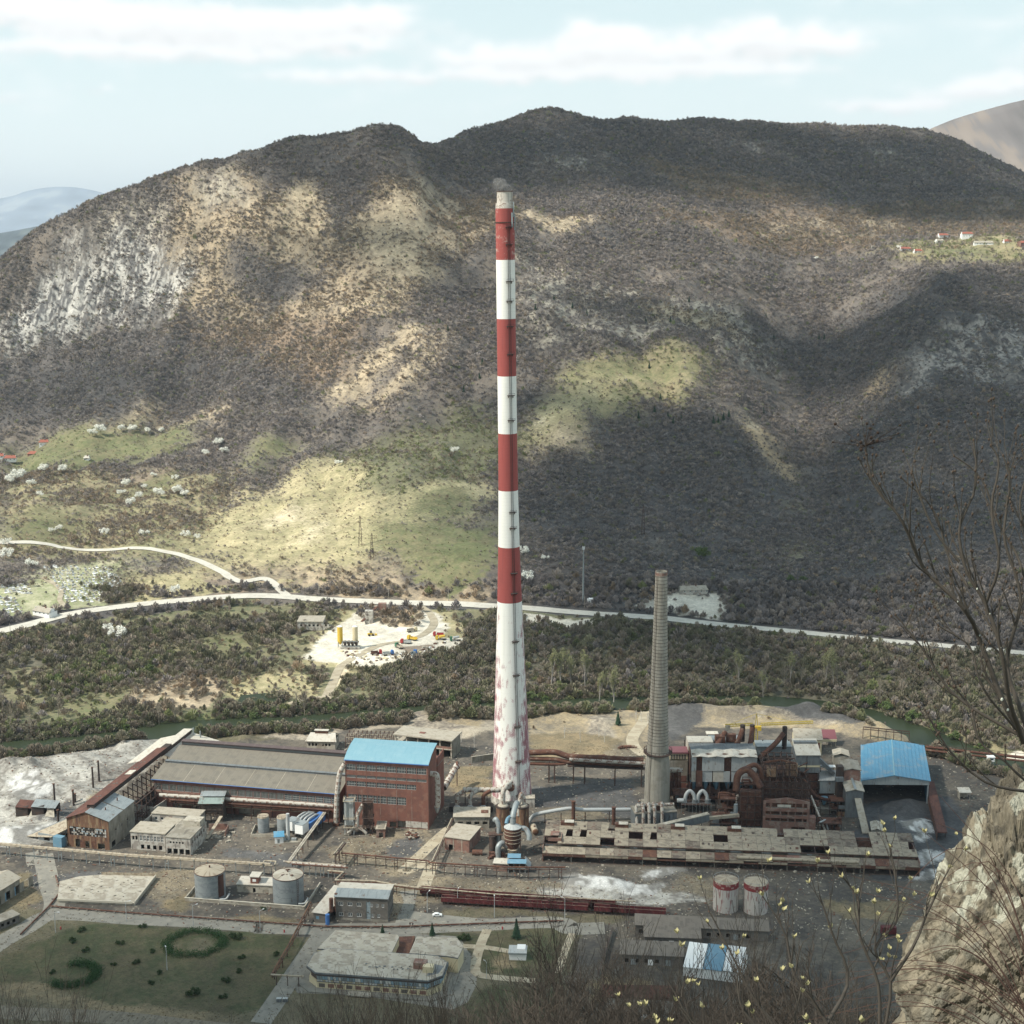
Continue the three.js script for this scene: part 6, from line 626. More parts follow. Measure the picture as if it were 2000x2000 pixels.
{ const A = [216.4,-724.2], B = [204.4,-659.3], g = thing('yard_trestle', 'long rusty sheet-clad trestle along the right of the dark yard', 'trestle', 0,0,0); obj('deck', beam([A[0] + 2,4.6, A[1]],[B[0] + 2,4.2, B[1]],4.6,.5), M.rustRoof, g); for (let i = 0; i < 8; i++) { const t = (i + .5) / 8; obj('leg', [box(.4,4.2,.4, mix(A[0], B[0], t), 0, mix(A[1], B[1], t)), box(.4,4.2,.4, mix(A[0], B[0], t) + 4,0, mix(A[1], B[1], t))], M.darkSteel, g); } obj('side_sheet', beam([A[0] - .4,2.2, A[1]],[B[0] - .4,2, B[1]],.15,3.6), M.rust, g); }
{ const [g, W] = site('yard_hut', 'small dusty hut with pale broken gable roof in the dark yard', 'hut', [173.4,-662.9],[178.6,-662.0]); block(g, W, 10,4, M.concrete, [],[]); obj('roof', slab([-.3,4,.4],[W / 2,5,.4],[W / 2,5,-10.4],[-.3,4,-10.4],.2), M.pale, g); obj('roof', slab([W / 2,5,.4],[W + .3,4,.4],[W + .3,4,-10.4],[W / 2,5,-10.4],.2), M.pale, g); }
{ const A = [201.5,-800.2], B = [225.9,-792.3],[t, W] = facing(A, B), g = thing('gantry_frame', 'rusty goalpost gantry behind the blue shed', 'gantry', A[0],0, A[1], t); obj('beam', [box(W, .5,.5, W / 2,7.6,0), box(W, .4,.4, W / 2,6.4,0)], M.frame, g); for (let i = 0; i < 7; i++) obj('leg', box(.35,7.6,.35, i * W / 6,0,0), M.frame, g); }
{ const A = [229.7,-772.8], B = [279.8,-758.2],[t, W] = facing(A, B), g = thing('long_gantry', 'rusty pipe gantry running off to the right edge', 'gantry', A[0],0, A[1], t); obj('pipe', [bar([0,6,0],[W, 5,0],.8,10), bar([0,4.4,1],[W, 3.4,1],.6,10)], M.rust, g); obj('rail', [box(W, .2,.2, W / 2,7.4,.6)], M.frame, g); for (let i = 0; i < 12; i++) obj('leg', box(.35,7,.35, i * W / 11,0,.4), M.frame, g); }
{ const [g, W] = site('white_shelter', 'small white shelter on legs by the rock at the right', 'hut', [230.5,-711.3],[235.8,-711.3]); obj('roof', slab([-.5,4,1],[W + .5,4,1],[W + .5,5,-4],[-.5,5,-4],.25), M.whiteRoof, g); obj('wall', [box(W, 3.6,.2, W / 2,0,-3.6), box(.2,3.6,3.4,0,0,-1.8)], M.pale, g); for (const x of [.1, W - .1]) obj('post', box(.2,4,.2, x, 0,0), M.pale, g); }
{ const p = [259.7,-753.4], g = thing('guard_cabin', 'white watch cabin on thin legs beside the far track', 'cabin', p[0],0, p[1]); obj('cabin', box(3.4,2.4,3,0,5,0), M.white, g); obj('roof', box(4,.25,3.6,0,7.4,0), M.whitePaint, g); for (const x of [-1.4,1.4]) for (const z of [-1.2,1.2]) obj('leg', box(.2,5,.2, x, 0, z), M.tin, g); obj('window', box(2,.9,.1,0,6,1.52), M.glass, g); }
// ---------- yellow tower crane ----------
{
  const p = [131.8,-752.5], CJ = 26.1, g = thing('tower_crane', 'yellow tower crane with lattice jib behind the filter house', 'crane', p[0],0, p[1]); const lattice = (a, b, s, n) => { const P = [], A = V(...a), B = V(...b), u = B.clone().sub(A).normalize(), s1 = Math.abs(u.y) > .9 ? V(1,0,0) : V(0,1,0), s2 = u.clone().cross(s1).normalize(), C = (t, i, j) => A.clone().lerp(B, t).addScaledVector(s1, i * s).addScaledVector(s2, j * s).toArray(); for (const i of [-1,1]) for (const j of [-1,1]) P.push(beam(C(0, i, j), C(1, i, j), .22,.22)); for (let k = 0; k < n; k++) { const t0 = k / n, t1 = (k + 1) / n; P.push(beam(C(t0,-1,1), C(t1,1,1), .12,.12), beam(C(t0,1,-1), C(t1,1,1), .12,.12), beam(C(t0,-1,-1), C(t1,-1,1), .12,.12)); } return P; };
  obj('mast', lattice([0,0,0],[0, CJ - 1.6,0],.8,22), M.crane, g); obj('jib', lattice([2, CJ, 0],[31, CJ + .6,-2],.55,20), M.crane, g); obj('counter_jib', lattice([-2, CJ, 0],[-17, CJ - .4,1],.55,9), M.crane, g); obj('apex', [beam([-.8, CJ - 1.4,0],[0, CJ + 6,0],.3,.3), beam([.8, CJ - 1.4,0],[0, CJ + 6,0],.3,.3)], M.crane, g); obj('tie_bar', [bar([0, CJ + 6,0],[20, CJ + 1,-1.2],.1), bar([0, CJ + 6,0],[-15, CJ + .2,1],.1)], M.crane, g); obj('cab', box(2,2.4,1.8,1.4, CJ - 3,1.2), M.yellow, g); obj('counterweight', box(2.4,2,2,-15.6, CJ - 2.4,1), M.paleRoof, g); obj('slewing_ring', box(2.2,1,2.2,0, CJ - 2,0), M.yellow, g);
}

// more of the tangle: steel bays crowded with vessels, floors and pipes
function bay(label, A, B, h, D, seed) { const [g, W] = site('process_bay', label, 'plant', A, B), r = rngOf(seed), q = (a, b) => a + (b - a) * r(), n = Math.max(2, Math.round(W / 4.5)), fl = Math.max(1, Math.round(h / 4)); for (let i = 0; i <= n; i++) for (const z of [0,-D]) obj('column', box(.32, h, .32, i * W / n, 0, z), r() < .5 ? M.frame : M.darkSteel, g); for (let j = 1; j <= fl; j++) { const y = j * h / fl - .4; obj('girder', [box(W, .3,.25, W / 2, y, 0), box(W, .3,.25, W / 2, y, -D), box(.25,.3, D, W, y, -D / 2)], M.frame, g); if (r() < .7) obj('floor', box(W * q(.4,.95), .15, D * .9, W / 2, y + .31,-D / 2), M.rust, g); } const k = Math.round(W * D / 16) + 4; for (let i = 0; i < k; i++) { const x = q(1, W - 1), z = q(-D + 1,-1), y = Math.floor(r() * fl) * h / fl, t = r(); if (t < .3) obj('vessel', cyl(q(.6,1.4), q(.6,1.4), q(2,4.5), x, y, z, 12), r() < .5 ? M.rust : M.tinDark, g); else if (t < .5) obj('machine', box(q(1,2.6), q(1,2.4), q(1,2.2), x, y, z, r()), r() < .6 ? M.darkSteel : M.rustPlate, g); else if (t < .85) { const x2 = clamp(x + q(-6,6), 0, W), y2 = clamp(y + q(1,7), 1, h + 2); obj('pipe', pipe([[x, y + .3, z],[x, y2, z],[x2, y2, z + q(-1,1)],[x2, y2 - q(.5,3), z + .5]], q(.22,.6), 8), r() < .7 ? M.rust : M.pipeWhite, g); } else obj('cladding', box(q(2,5), q(1.5,3.5), .12, x, y, r() < .6 ? -.2 : -D + .2), r() < .5 ? M.rustPlate : M.tinDark, g); } }
bay('crowded rusty bay before the round dust collector', [102.2,-689.2],[113.2,-688.2],9,9,3); bay('dark rusty bay behind the lattice tower', [128.4,-725.0],[147.3,-723.9],16,10,5); bay('small rusty bay right of the brick front', [147.1,-681.2],[152.0,-680.2],9,8,7); bay('low rusty pipe bay under the white block', [148.9,-668.6],[159.9,-667.7],5,8,9); bay('low pipe bay beside the ribbed ducts', [96.9,-673.4],[112.3,-672.4],6,8,11); bay('rusty bay between filter house and lattice tower', [116.5,-699.4],[127.3,-699.0],17,10,13); bay('tall dark bay below the grey bin house', [144.3,-707.7],[156.8,-707.3],14,9,15); bay('rust-brown bay beside the concrete stack', [80.6,-699.4],[89.8,-699.0],11,9,17); bay('low rusty bay left of the elevator tower', [158.7,-689.2],[166.5,-688.8],8,8,19);


// ---------- roads and paved ground ----------
ribbon('road', [[-219.9,-529.2],[-210.7,-557.2],[-204.8,-569.0],[-198.6,-581.3],[-186.7,-582.3],[-164.0,-578.8],[-135.2,-575.9],[-105.7,-571.0],[-107.7,-570.8],[-80.8,-569.4],[-54.1,-569.4],[-34.1,-570.8],[-14.1,-572.7],[21.7,-574.4],[23.4,-570.2],[39.0,-570.2]],10.5, M.road, .05);
ribbon('side_road', [[-197.3,-583.5],[-199.5,-594.0],[-206.4,-609.7],[-213.9,-627.9],[-220.2,-643.5]],9, M.road, .075);
plate('forecourt', [[-61.7,-572.1],[-49.7,-573.3],[-47.2,-594.0],[-49.7,-604.9],[-42.0,-605.7],[-42.2,-592.5],[-42.8,-585.7],[-36.2,-583.5],[-14.2,-578.8],[21.8,-577.3],[21.6,-573.8],[-48.8,-570.1]], M.road, .09);
plate('apron', [[-80.7,-566.2],[-72.7,-569.0],[-47.7,-564.8],[-37.8,-564.8],[-21.8,-562.7],[-17.8,-549.8],[-13.7,-541.9],[-13.9,-523.1],[-16.9,-510.0],[-22.7,-504.8],[-40.5,-510.0],[-58.5,-515.3],[-82.6,-517.0],[-85.3,-523.1],[-81.9,-543.2]], M.road, .03);
ribbon('lane', [[-78.6,-568.3],[-81.8,-552.4],[-85.9,-531.7],[-90.0,-510.0],[-93.0,-495.3]],8, M.road, .11);
ribbon('path', [[-10.3,-569.0],[-12.7,-556.5],[-14.4,-541.9],[-13.8,-531.7],[-8.1,-529.2],[9.3,-526.1]],4, M.track, .12); ribbon('path', [[-20.2,-554.5],[-10.4,-553.1],[-0.6,-549.8]],3.4, M.track, .1); ribbon('path', [[25.2,-565.5],[21.6,-550.7],[18.3,-532.3]],3.2, M.track, .06);
ribbon('yard_track', [[-220.2,-643.5],[-220.9,-633.0],[-226.3,-646.2]],6, M.road, .06); ribbon('yard_track', [[-27.4,-680.5],[-33.4,-667.7],[-42.3,-644.7],[-49.5,-624.5],[-38.3,-634.7],[-39.7,-608.1]],6, M.track, .05); ribbon('yard_track', [[80.8,-764.5],[70.7,-783.3],[69.1,-800.7],[77.8,-830.5],[83.2,-854.9]],7, M.track, .1);
ribbon('railway_bed', [[-218.7,-510.0],[-192.2,-503.1],[-149.3,-499.2],[-112.3,-492.0],[40,-465]],9, weathered(14,256,[.26,.22,.16],[[[.15,.13,.1],3,24,.45,.7,.7],[[.34,.3,.22],9,9,.55,.8,.5]]), .08);
ribbon('highway', roadA, 11, M.highway, .25); ribbon('side_highway', sideRoad, 7, M.highway, .35);
ribbon('gravel_track', [[-73.0,-1104.0],[-63.0,-1080.1],[-58.0,-1052.7],[-60.3,-1030.9],[-69.4,-1009.9],[-91.1,-997.6],[-105.1,-970.2],[-114.6,-947.8],[-115.8,-912.5],[-116.6,-878.1]],6, M.track, .2); ribbon('gravel_track', [[-108.3,-875.0],[-118.6,-878.1],[-129.9,-873.4],[-140.0,-861.0],[-147.8,-849.0]],5, M.track, .2); ribbon('footpath', [[-338.6,-1081.0],[-348.9,-1095.3],[-355.1,-1119.8],[-368.9,-1140.2],[-379.9,-1150.7]].map((p, i) => p), 4, M.track, .5);
{ const wm = new THREE.MeshPhysicalMaterial({ color: lin(.032,.042,.022), roughness: .4, specularIntensity: .2, side: THREE.DoubleSide }); const P = [], I = []; const c = new THREE.CatmullRomCurve3(river.map(p => V(p[0],0, p[1])), false, 'centripetal'), n = 160; for (let i = 0; i <= n; i++) { const p = c.getPoint(i / n), t = c.getTangent(i / n); for (const e of [-13,13]) P.push(p.x - t.z * e, -1.9, p.z + t.x * e); if (i) { const a = i * 2 - 2; I.push(a, a + 1, a + 2, a + 1, a + 3, a + 2); } } const g = new THREE.BufferGeometry(); g.setAttribute('position', new THREE.Float32BufferAttribute(P, 3)); g.setAttribute('uv', new THREE.Float32BufferAttribute(new Float32Array(P.length / 3 * 2), 2)); g.setIndex(I); g.computeVertexNormals(); obj('river_water', g, wm).userData.kind = 'structure'; plate('pond_water', [[-169.4,-858.0],[-169.3,-875.5],[-155.1,-879.7],[-141.2,-875.5],[-142.6,-863.1],[-154.3,-855.0]].map(p => p), wm, 2.2); }
// ---------- the pipe rack along the works road, and its neighbours ----------
function rack(name, label, L, y, pipes, posts, pm, cat = 'pipes') { const g = thing(name, label, cat, 0,0,0); for (const [dx, dy, r, m] of pipes) obj('pipe', pipe(L.map(p => [p[0] + dx, y + dy, p[1] + dx * .6]), r, 8,1), m, g); let acc = 0; const seg = []; for (let i = 0; i < L.length - 1; i++) { seg.push(Math.hypot(L[i + 1][0] - L[i][0], L[i + 1][1] - L[i][1])); acc += seg[i]; } for (let k = 0; k < posts; k++) { let s = (k + .5) / posts * acc, i = 0; while (s > seg[i]) { s -= seg[i]; i++; } const t = s / seg[i], x = mix(L[i][0], L[i + 1][0], t), z = mix(L[i][1], L[i + 1][1], t), ap = k % 4 === 1 && pipes.length > 1; obj('post', ap ? [box(.3, y, .3, x - .7,0, z), box(.3, y, .3, x + .7,0, z), box(1.7,.2,.2, x, y * .5, z), box(1.8,.25,.5, x, y - .3, z)] : [box(.3, y, .3, x, 0, z), box(.5,.25,2, x, y - .35, z)], pm, g); } return g; }
rack('pipe_rack', 'long pale pipe rack on posts along the works road', [[-245.3,-643.2],[-175.8,-629.4],[-109.3,-619.6]],6.2,[[0,0,.62, M.pipeTan],[.9,-.5,.34, M.pipeTan],[-.8,-.9,.3, M.rust]],21, M.tin);
rack('pipe_loop', 'pale square expansion loop above the pipe rack', [[-112.8,-619.0],[-112.5,-622.8],[-107.2,-622.0],[-107.1,-617.6]],6.4,[[0,0,.4, M.pipeTan]],3, M.tin);
rack('pipe_gallery', 'broad gallery of pale pipes before the second tank', [[-101.8,-621.7],[-76.0,-617.6]],6,[[0,0,.5, M.pipeTan],[1,.2,.45, M.pipeWhite],[-1,.1,.45, M.pipeTan],[-2.2,0,.4, M.pipeWhite],[2,-.2,.4, M.rust]],9, M.tin);
rack('pipe_link', 'pale pipe stepping down toward the grey office building', [[-83.0,-616.2],[-75.7,-614.8],[-78.5,-606.5],[-61.4,-605.7],[-49.4,-601.0],[-40.5,-598.7]],4.6,[[0,0,.42, M.pipeTan],[.8,-.6,.28, M.rust]],12, M.frame);
rack('pipe_fence', 'rusty brown overhead pipe on thin posts across the yard', [[-79.0,-633.0],[-38.6,-624.5],[-37.0,-622.4],[-0.2,-617.6],[24.1,-617.6]],5.6,[[0,0,.38, M.rust],[.5,-1,.2, M.frame]],22, M.frame);
rack('slanted_pipe_frame', 'rusty lattice ramp at the corner of the pipe fence', [[-81.8,-628.7],[-79.0,-641.7]],6.8,[[0,0,.4, M.pipeTan],[1.2,0,.4, M.frame]],4, M.frame); rack('yard_pipe_ramp', 'rusty pipe ramp beside the brick workshop', [[-36.6,-627.3],[-29.5,-677.3]],4,[[0,0,.4, M.pipeTan],[.9,.2,.3, M.frame]],7, M.frame);
rack('wagon_side_pipe', 'pale overhead pipe on posts running along the red wagons', [[-40.9,-598.7],[-7.6,-591.7],[10.3,-589.7],[53.0,-584.7]],5,[[0,0,.3, M.pipeTan],[.4,-1.4,.2, M.frame]],17, M.frame);
rack('ground_pipe', 'thin red-brown pipe lying along the edge of the road', [[-204.3,-563.4],[-200.4,-589.2],[-165.1,-583.2],[-127.1,-577.6],[-86.3,-571.6],[-79.6,-570.4],[-49.5,-570.1],[-14.1,-573.0],[21.7,-575.6]],.7,[[0,0,.35, M.rust]],60, M.concrete); rack('kerb_pipe', 'red-brown pipe beside the short side road', [[-200.4,-589.2],[-199.7,-603.4],[-206.8,-619.5]],.7,[[0,0,.4, M.rust]],8, M.concrete);
rack('lawn_edge_pipe', 'rust-streaked overhead pipe along the right edge of the lawn', [[-86.6,-585.7],[-90.2,-549.8],[-93.6,-523.1]],4,[[0,0,.42, M.rustPlate],[.7,-.5,.25, M.rust]],7, M.frame); rack('pale_cross_pipe', 'pale pipe crossing to the octagonal office', [[-93.6,-523.1],[-80.5,-521.6]],4.4,[[0,0,.4, M.pipeTan]],3, M.frame);
// ---------- the two big storage tanks ----------
for (const [c, lab] of [[[-132.8,-600.7], 'left big grey storage tank with tan lid'],[[-97.8,-596.3], 'right big grey storage tank with flaking tan lid']]) { const g = thing('storage_tank', lab, 'tank', c[0],0, c[1]); const rght = c[0] > -120; for (let k = 0; k < 6; k++) obj('shell_course', cyl(6.65 + (k % 2) * .04,6.65 + (k % 2) * .04,1.98,0, k * 2,0,44, true), M.silver, g); obj('lid', cyl(6.8,.4,1.3,0,12,0,40), rght ? M.pale : M.pipeTan, g); obj('rim', new THREE.TorusGeometry(6.75,.16,5,44).rotateX(Math.PI / 2).translate(0,12,0), M.rust, g); obj('ladder', [box(.1,12.5,.1,4.6,0,5), box(.1,12.5,.1,5.2,0,4.6), ...Array.from({ length: 12 }, (_, i) => box(.7,.08,.08,4.9,.8 + i, 4.8))], M.rust, g); obj('lid_vent', [cyl(.35,.35,1,0,13.2,0,10)], M.rust, g); if (rght) obj('lid_patch', Array.from({ length: 9 }, () => box(rr(.6,1.8), .06, rr(.5,1.2), rr(-3,3), 12.95, rr(-3,3), rnd())), M.rust, g); else obj('rust_panel', [cyl(6.73,6.73,10,0,1.4,0,44, true)].map(q => { const n = new THREE.CylinderGeometry(6.74,6.74,10,6,1, true, .75,.5); n.translate(0,6.4,0); return n; }), M.rust, g); obj('valve_pipe', pipe([[5,.8,5.4],[8,.8,5],[9,2.6,3]],.4,8), M.paleTin, g); }
{ const [g, W] = site('tank_bund', 'pale low wall around the two big storage tanks', 'wall', [-142.9,-595.6],[-89.6,-587.2]); obj('wall', [box(W, 1.5,.5, W / 2,0,0)], M.pale, g); obj('wall', box(.5,1.5,24,0,0,-12.2), M.pale, g); obj('wall', box(.5,1.5,24, W, 0,-12.2), M.pale, g); obj('coping', box(W + .6,.12,.7, W / 2,1.5,0), M.kerb, g); }
{ const [g, W] = site('tank_pump_house', 'white low pump house with small brick tower between the tanks', 'building', [-121.9,-604.2],[-105.8,-602.6]); block(g, W, 8,3.6, M.pale, [[W * .45,.02,1.2,2.2]],[]); obj('roof', box(W + .5,.3,8.6, W / 2,3.6,-4), M.whiteRoof, g); obj('turret', box(3.6,3,4, W * .48,3.91,-3), M.brick, g); obj('turret_roof', box(4.6,.3,5.4, W * .48,6.92,-3.4), M.whiteRoof, g); obj('turret_window', [box(1.6,1.2,.08, W * .48,4.8,-.96)], M.white, g); }
{ const P = [[-202.9,-612.1],[-195.5,-617.4],[-185.9,-619.2],[-161.0,-617.5],[-163.7,-590.7],[-198.3,-594.0]], g = thing('concrete_platform', 'broken pale concrete platform beside the works road', 'platform', 0,0,0); obj('slab', flat(P, 1.3), M.pale, g); obj('edge_wall', [beam([P[4][0] - 1,1.6, P[4][1] + .4],[P[5][0],1.6, P[5][1] + .4],.4,.9), beam([P[3][0],1.6, P[3][1]],[P[4][0],1.6, P[4][1]],.4,.9)], M.kerb, g); obj('rubble', Array.from({ length: 24 }, () => mv(box(rr(.3,1.4), rr(.15,.5), rr(.3,1.2)), mix(P[0][0], P[3][0], rnd()), 1.25, mix(P[1][1], P[4][1], rr(.1,.8)), rnd())), M.concrete, g); obj('fence', [beam([P[2][0],2, P[2][1]],[P[3][0],2, P[3][1]],.15,1.2)], M.pipeTan, g); }
{ const [g, W] = site('edge_barn', 'pale-roofed barn with blue doors at the left edge', 'building', [-229.0,-573.3],[-217.7,-603.7]); block(g, W, 13,7, M.concrete, grid(4,.02,3.4,4,7,6.2), []); obj('blue_door', Array.from({ length: 4 }, (_, i) => box(3.4,4,.1, W - 4.6 - i * 6.2,0,-.1)), M.blueTin, g); obj('roof', slab([-.6,7,.8],[W + .6,7,.8],[W + .6,9.6,-6.5],[-.6,9.6,-6.5],.3), M.paleRoof, g); obj('roof', slab([-.6,9.6,-6.5],[W + .6,9.6,-6.5],[W + .6,7,-13.6],[-.6,7,-13.6],.3), M.paleRoof, g); }
{ const [g, W] = site('edge_hut', 'small dark hut at the left edge below the road', 'hut', [-216.5,-566.2],[-208.6,-575.4]); block(g, W, 6,3.4, M.greyStone, grid(1,1,1.4,1.4,4,2.6), []); obj('roof', box(W + .8,.35,6.8, W / 2,3.4,-3), M.concrete, g); }
// ---------- grey two-storey office and its annex ----------
{ const [g, W] = site('grey_office', 'grey stone two-storey office with white tin roof', 'building', [-75.0,-578.2],[-52.6,-575.9]); const Hh = 10.6, D = 12.5; const u = grid(1.4,6.4,1.9,1.7,3,3.9).concat(grid(W - 7.4,6.3,1,1.6,3,2.4)), l = grid(1.4,1.6,1.9,1.7,3,3.9).concat(grid(W - 7.2,1.6,1.2,1.7,2,2.6)), st = [[W * .59,.4,1.8,8.4]]; block(g, W, D, Hh, M.greyStone, u.concat(l, st), grid(1.5,6.4,1.2,1.7,4,2.7).concat(grid(1.5,1.6,1.2,1.7,4,2.7))); windows(g, u.concat(l), 0,2,1, M.glass, M.whitePaint, .12); windows(g, st, 0,1,6, M.glassPale, M.tin, .1); obj('inner_floor', box(W - 1,.3, D - 1, W / 2,5,-D / 2), M.concrete, g); obj('inner_wall', box(.2, Hh - .6, D - 1.4, W - 1.6,.1,-D / 2), M.concrete, g); obj('roof', slab([-.5, Hh, .6],[W + .4, Hh, .6],[W + .4, Hh + .9,-D * .5],[-.5, Hh + .9,-D * .5],.25), M.tin, g); obj('roof', slab([-.5, Hh + .9,-D * .5],[W + .4, Hh + .9,-D * .5],[W + .4, Hh + .3,-D - .6],[-.5, Hh + .3,-D - .6],.25), M.whiteRoof, g); for (const y of [3.5,8.4]) obj('vent_hole', Array.from({ length: 3 }, (_, i) => cyl(.3,.3,.06,0,0,0,10).rotateX(Math.PI / 2).translate(4 + i * 5, y + .3,.05)), M.dark, g); obj('plinth', box(W + .2,.8,.2, W / 2,0,.12), M.concrete, g); }
{ const [g, W] = site('office_annex', 'low annex with long white roof and rusty machine on top', 'building', [-84.2,-576.2],[-78.8,-574.7]); block(g, W, 24,4.4, M.greyStone, [[1,1.2,1.6,1.6]],[]); obj('window', box(1.6,1.6,.08,1.8,1.2,-.2), M.blueTin, g); obj('roof', slab([-.6,4.5,.6],[W + .6,4.5,.6],[W + 2.4,5.4,-24.4],[-.6,5.4,-24.4],.25), M.whiteRoof, g); obj('machine', [cyl(.9,.9,6, W + 1.4,4,-3,12), cyl(.7,.7,8, W + 2.4,3,-6,12), box(2,3,2, W + 1.6,4.6,-9)], M.rust, g); obj('blue_drum', cyl(.9,.9,4.6, W + 1.2,0,1,12), M.blue, g); }
// ---------- the octagonal office by the lawn ----------
{
  const A = [-79.6,-520.9], B = [-28.0,-513.5],[t, W] = facing(A, B), g = thing('octagonal_office', 'flat-roofed office with chamfered corners and a strip of slanted windows', 'building', A[0],0, A[1], t); const c = 4.2, D = 21; const oct = (x0, x1, z0, z1, k) => [[x0 + k, z0],[x1 - k, z0],[x1, z0 - k],[x1, z1 + k],[x1 - k, z1],[x0 + k, z1],[x0, z1 + k],[x0, z0 - k]];
  obj('ground_floor', flat(oct(0, W, 0,-D, c), 2.9), M.cream, g); obj('podium', flat(oct(-3.4, W + 3.4,3.4,-D, c + 1), .5), M.road, g); obj('roof_slab', (() => { const q = flat(oct(-.9, W + .9,.9,-D + 2, c + .6), .6); q.translate(0,6.6,0); return q; })(), M.tinDark, g); obj('roof_surface', (() => { const q = flat(oct(-.6, W + .6,.6,-D + 2.4, c + .4), .06); q.translate(0,7.2,0); return q; })(), M.pale, g); obj('core', (() => { const q = flat(oct(.6, W - .6,-.6,-D + 2.6, c), 3.6); q.translate(0,2.9,0); return q; })(), M.soot, g); obj('parapet_rim', (() => { const q = flat(oct(-.95, W + .95,.95,-D + 1.9, c + .6), .16); q.translate(0,6.3,0); return q; })(), M.darkSteel, g);
  const n = 40, x0 = c + .2, dx = (W - 2 * c - .4) / n; for (let i = 0; i < n; i++) { const x = x0 + i * dx, kind = h2(i, 77); const p = obj('window', slab([x + .06,5.9,.95],[x + dx - .06,5.9,.95],[x + dx - .06,4.3,.35],[x + .06,4.3,.35],.06), kind < .3 ? M.paneBlue : kind < .6 ? M.glassPale : M.white, g); obj('sill_panel', slab([x + .06,4.25,.33],[x + dx - .06,4.25,.33],[x + dx - .06,3.3,-.05],[x + .06,3.3,-.05],.06), h2(i, 3) < .7 ? M.white : M.cream, p); } obj('window_rail', [box(W - 2 * c, .16,.2, W / 2,5.95,.95), box(W - 2 * c, .14,.16, W / 2,4.2,.42), box(W - 2 * c, .2,.3, W / 2,3.1,0)], M.tinDark, g);
  for (let i = 0; i < 7; i++) { const f0 = i / 7, f1 = (i + .9) / 7, p0 = [W - c, .9], p1 = [W + .7,-c - .2]; obj('window', slab([mix(p0[0], p1[0], f0), 5.9, mix(p0[1], p1[1], f0)],[mix(p0[0], p1[0], f1), 5.9, mix(p0[1], p1[1], f1)],[mix(p0[0], p1[0], f1) - .5,3.6, mix(p0[1], p1[1], f1) - .5],[mix(p0[0], p1[0], f0) - .5,3.6, mix(p0[1], p1[1], f0) - .5],.06), i % 3 ? M.glassPale : M.paneBlue, g); } for (let i = 0; i < 5; i++) obj('side_window', box(.08,2,2, W + .4,3.8,-c - 2.6 - i * 2.5), M.blueTin, g); for (let i = 0; i < 12; i++) obj('ground_opening', box(2.4,1.5,.1, c + 2 + i * (W - 2 * c - 4) / 11,.9,.06), i % 3 ? M.brickPale : M.dark, g);
  obj('roof_penthouse', [box(5,2.6,3.6, W * .83,7.26,-9)], M.brickPale, g); obj('roof_penthouse', [box(4,2.4,3, W * .9,7.26,-6.4)], M.cream, g); obj('bitumen_patch', flat([[W * .9,-2.6],[W - 1,-5],[W, -11],[W * .92,-12]],.08).translate(0,7.24,0), M.tinDark, g); obj('roof_debris', Array.from({ length: 16 }, () => mv(box(rr(.3,1), rr(.1,.3), rr(.3,.8)), rr(W * .4, W * .8), 7.26, rr(-9,-5), rnd())), M.tinDark, g);
  const rear = (pts, m) => { obj('rear_wing', flat(pts, 6), M.cream, g); const q = flat(pts, .5); q.scale(1,1,1); q.translate(0,6.05,0); obj('rear_roof', q, M.tinDark, g); const s = flat(pts, .05); s.translate(0,6.56,0); obj('rear_roof_surface', s, m, g); }; const loc = p => { const dx = p[0] - A[0], dz = p[1] - A[1], c1 = Math.cos(t), s1 = Math.sin(t); return [dx * c1 - dz * s1, dx * s1 + dz * c1]; }; rear([[-77.7,-539.8],[-72.3,-555.5],[-46.6,-551.4],[-45.8,-549.3],[-47.9,-535.5],[-63.9,-538.4]].map(loc), M.pale); rear([[-40.7,-536.1],[-38.7,-550.0],[-22.2,-548.7],[-19.4,-541.3],[-21.3,-532.2],[-25.8,-533.8]].map(loc), M.pale); obj('courtyard', flat([[-47.2,-542.7],[-46.4,-556.8],[-39.9,-557.5],[-41.2,-542.7]].map(loc), 3), M.rust, g); obj('entrance_slab', box(9,.5,3, W * .42,.5,3), M.pale, g);
}
{ const [g, W] = site('white_transformer_hut', 'small white flat-roofed hut on the grass right of the office', 'hut', [-1.2,-542.9],[5.6,-542.5]); block(g, W, 6,3, M.white, [],[]); obj('roof', box(W + .6,.3,6.6, W / 2,3,-3), M.paleTin, g); obj('upper_roof', box(W * .5,.6,4, W * .7,3.3,-4), M.white, g); obj('fascia', box(W + .7,.5,.1, W / 2,2.6,.35), M.tin, g); }
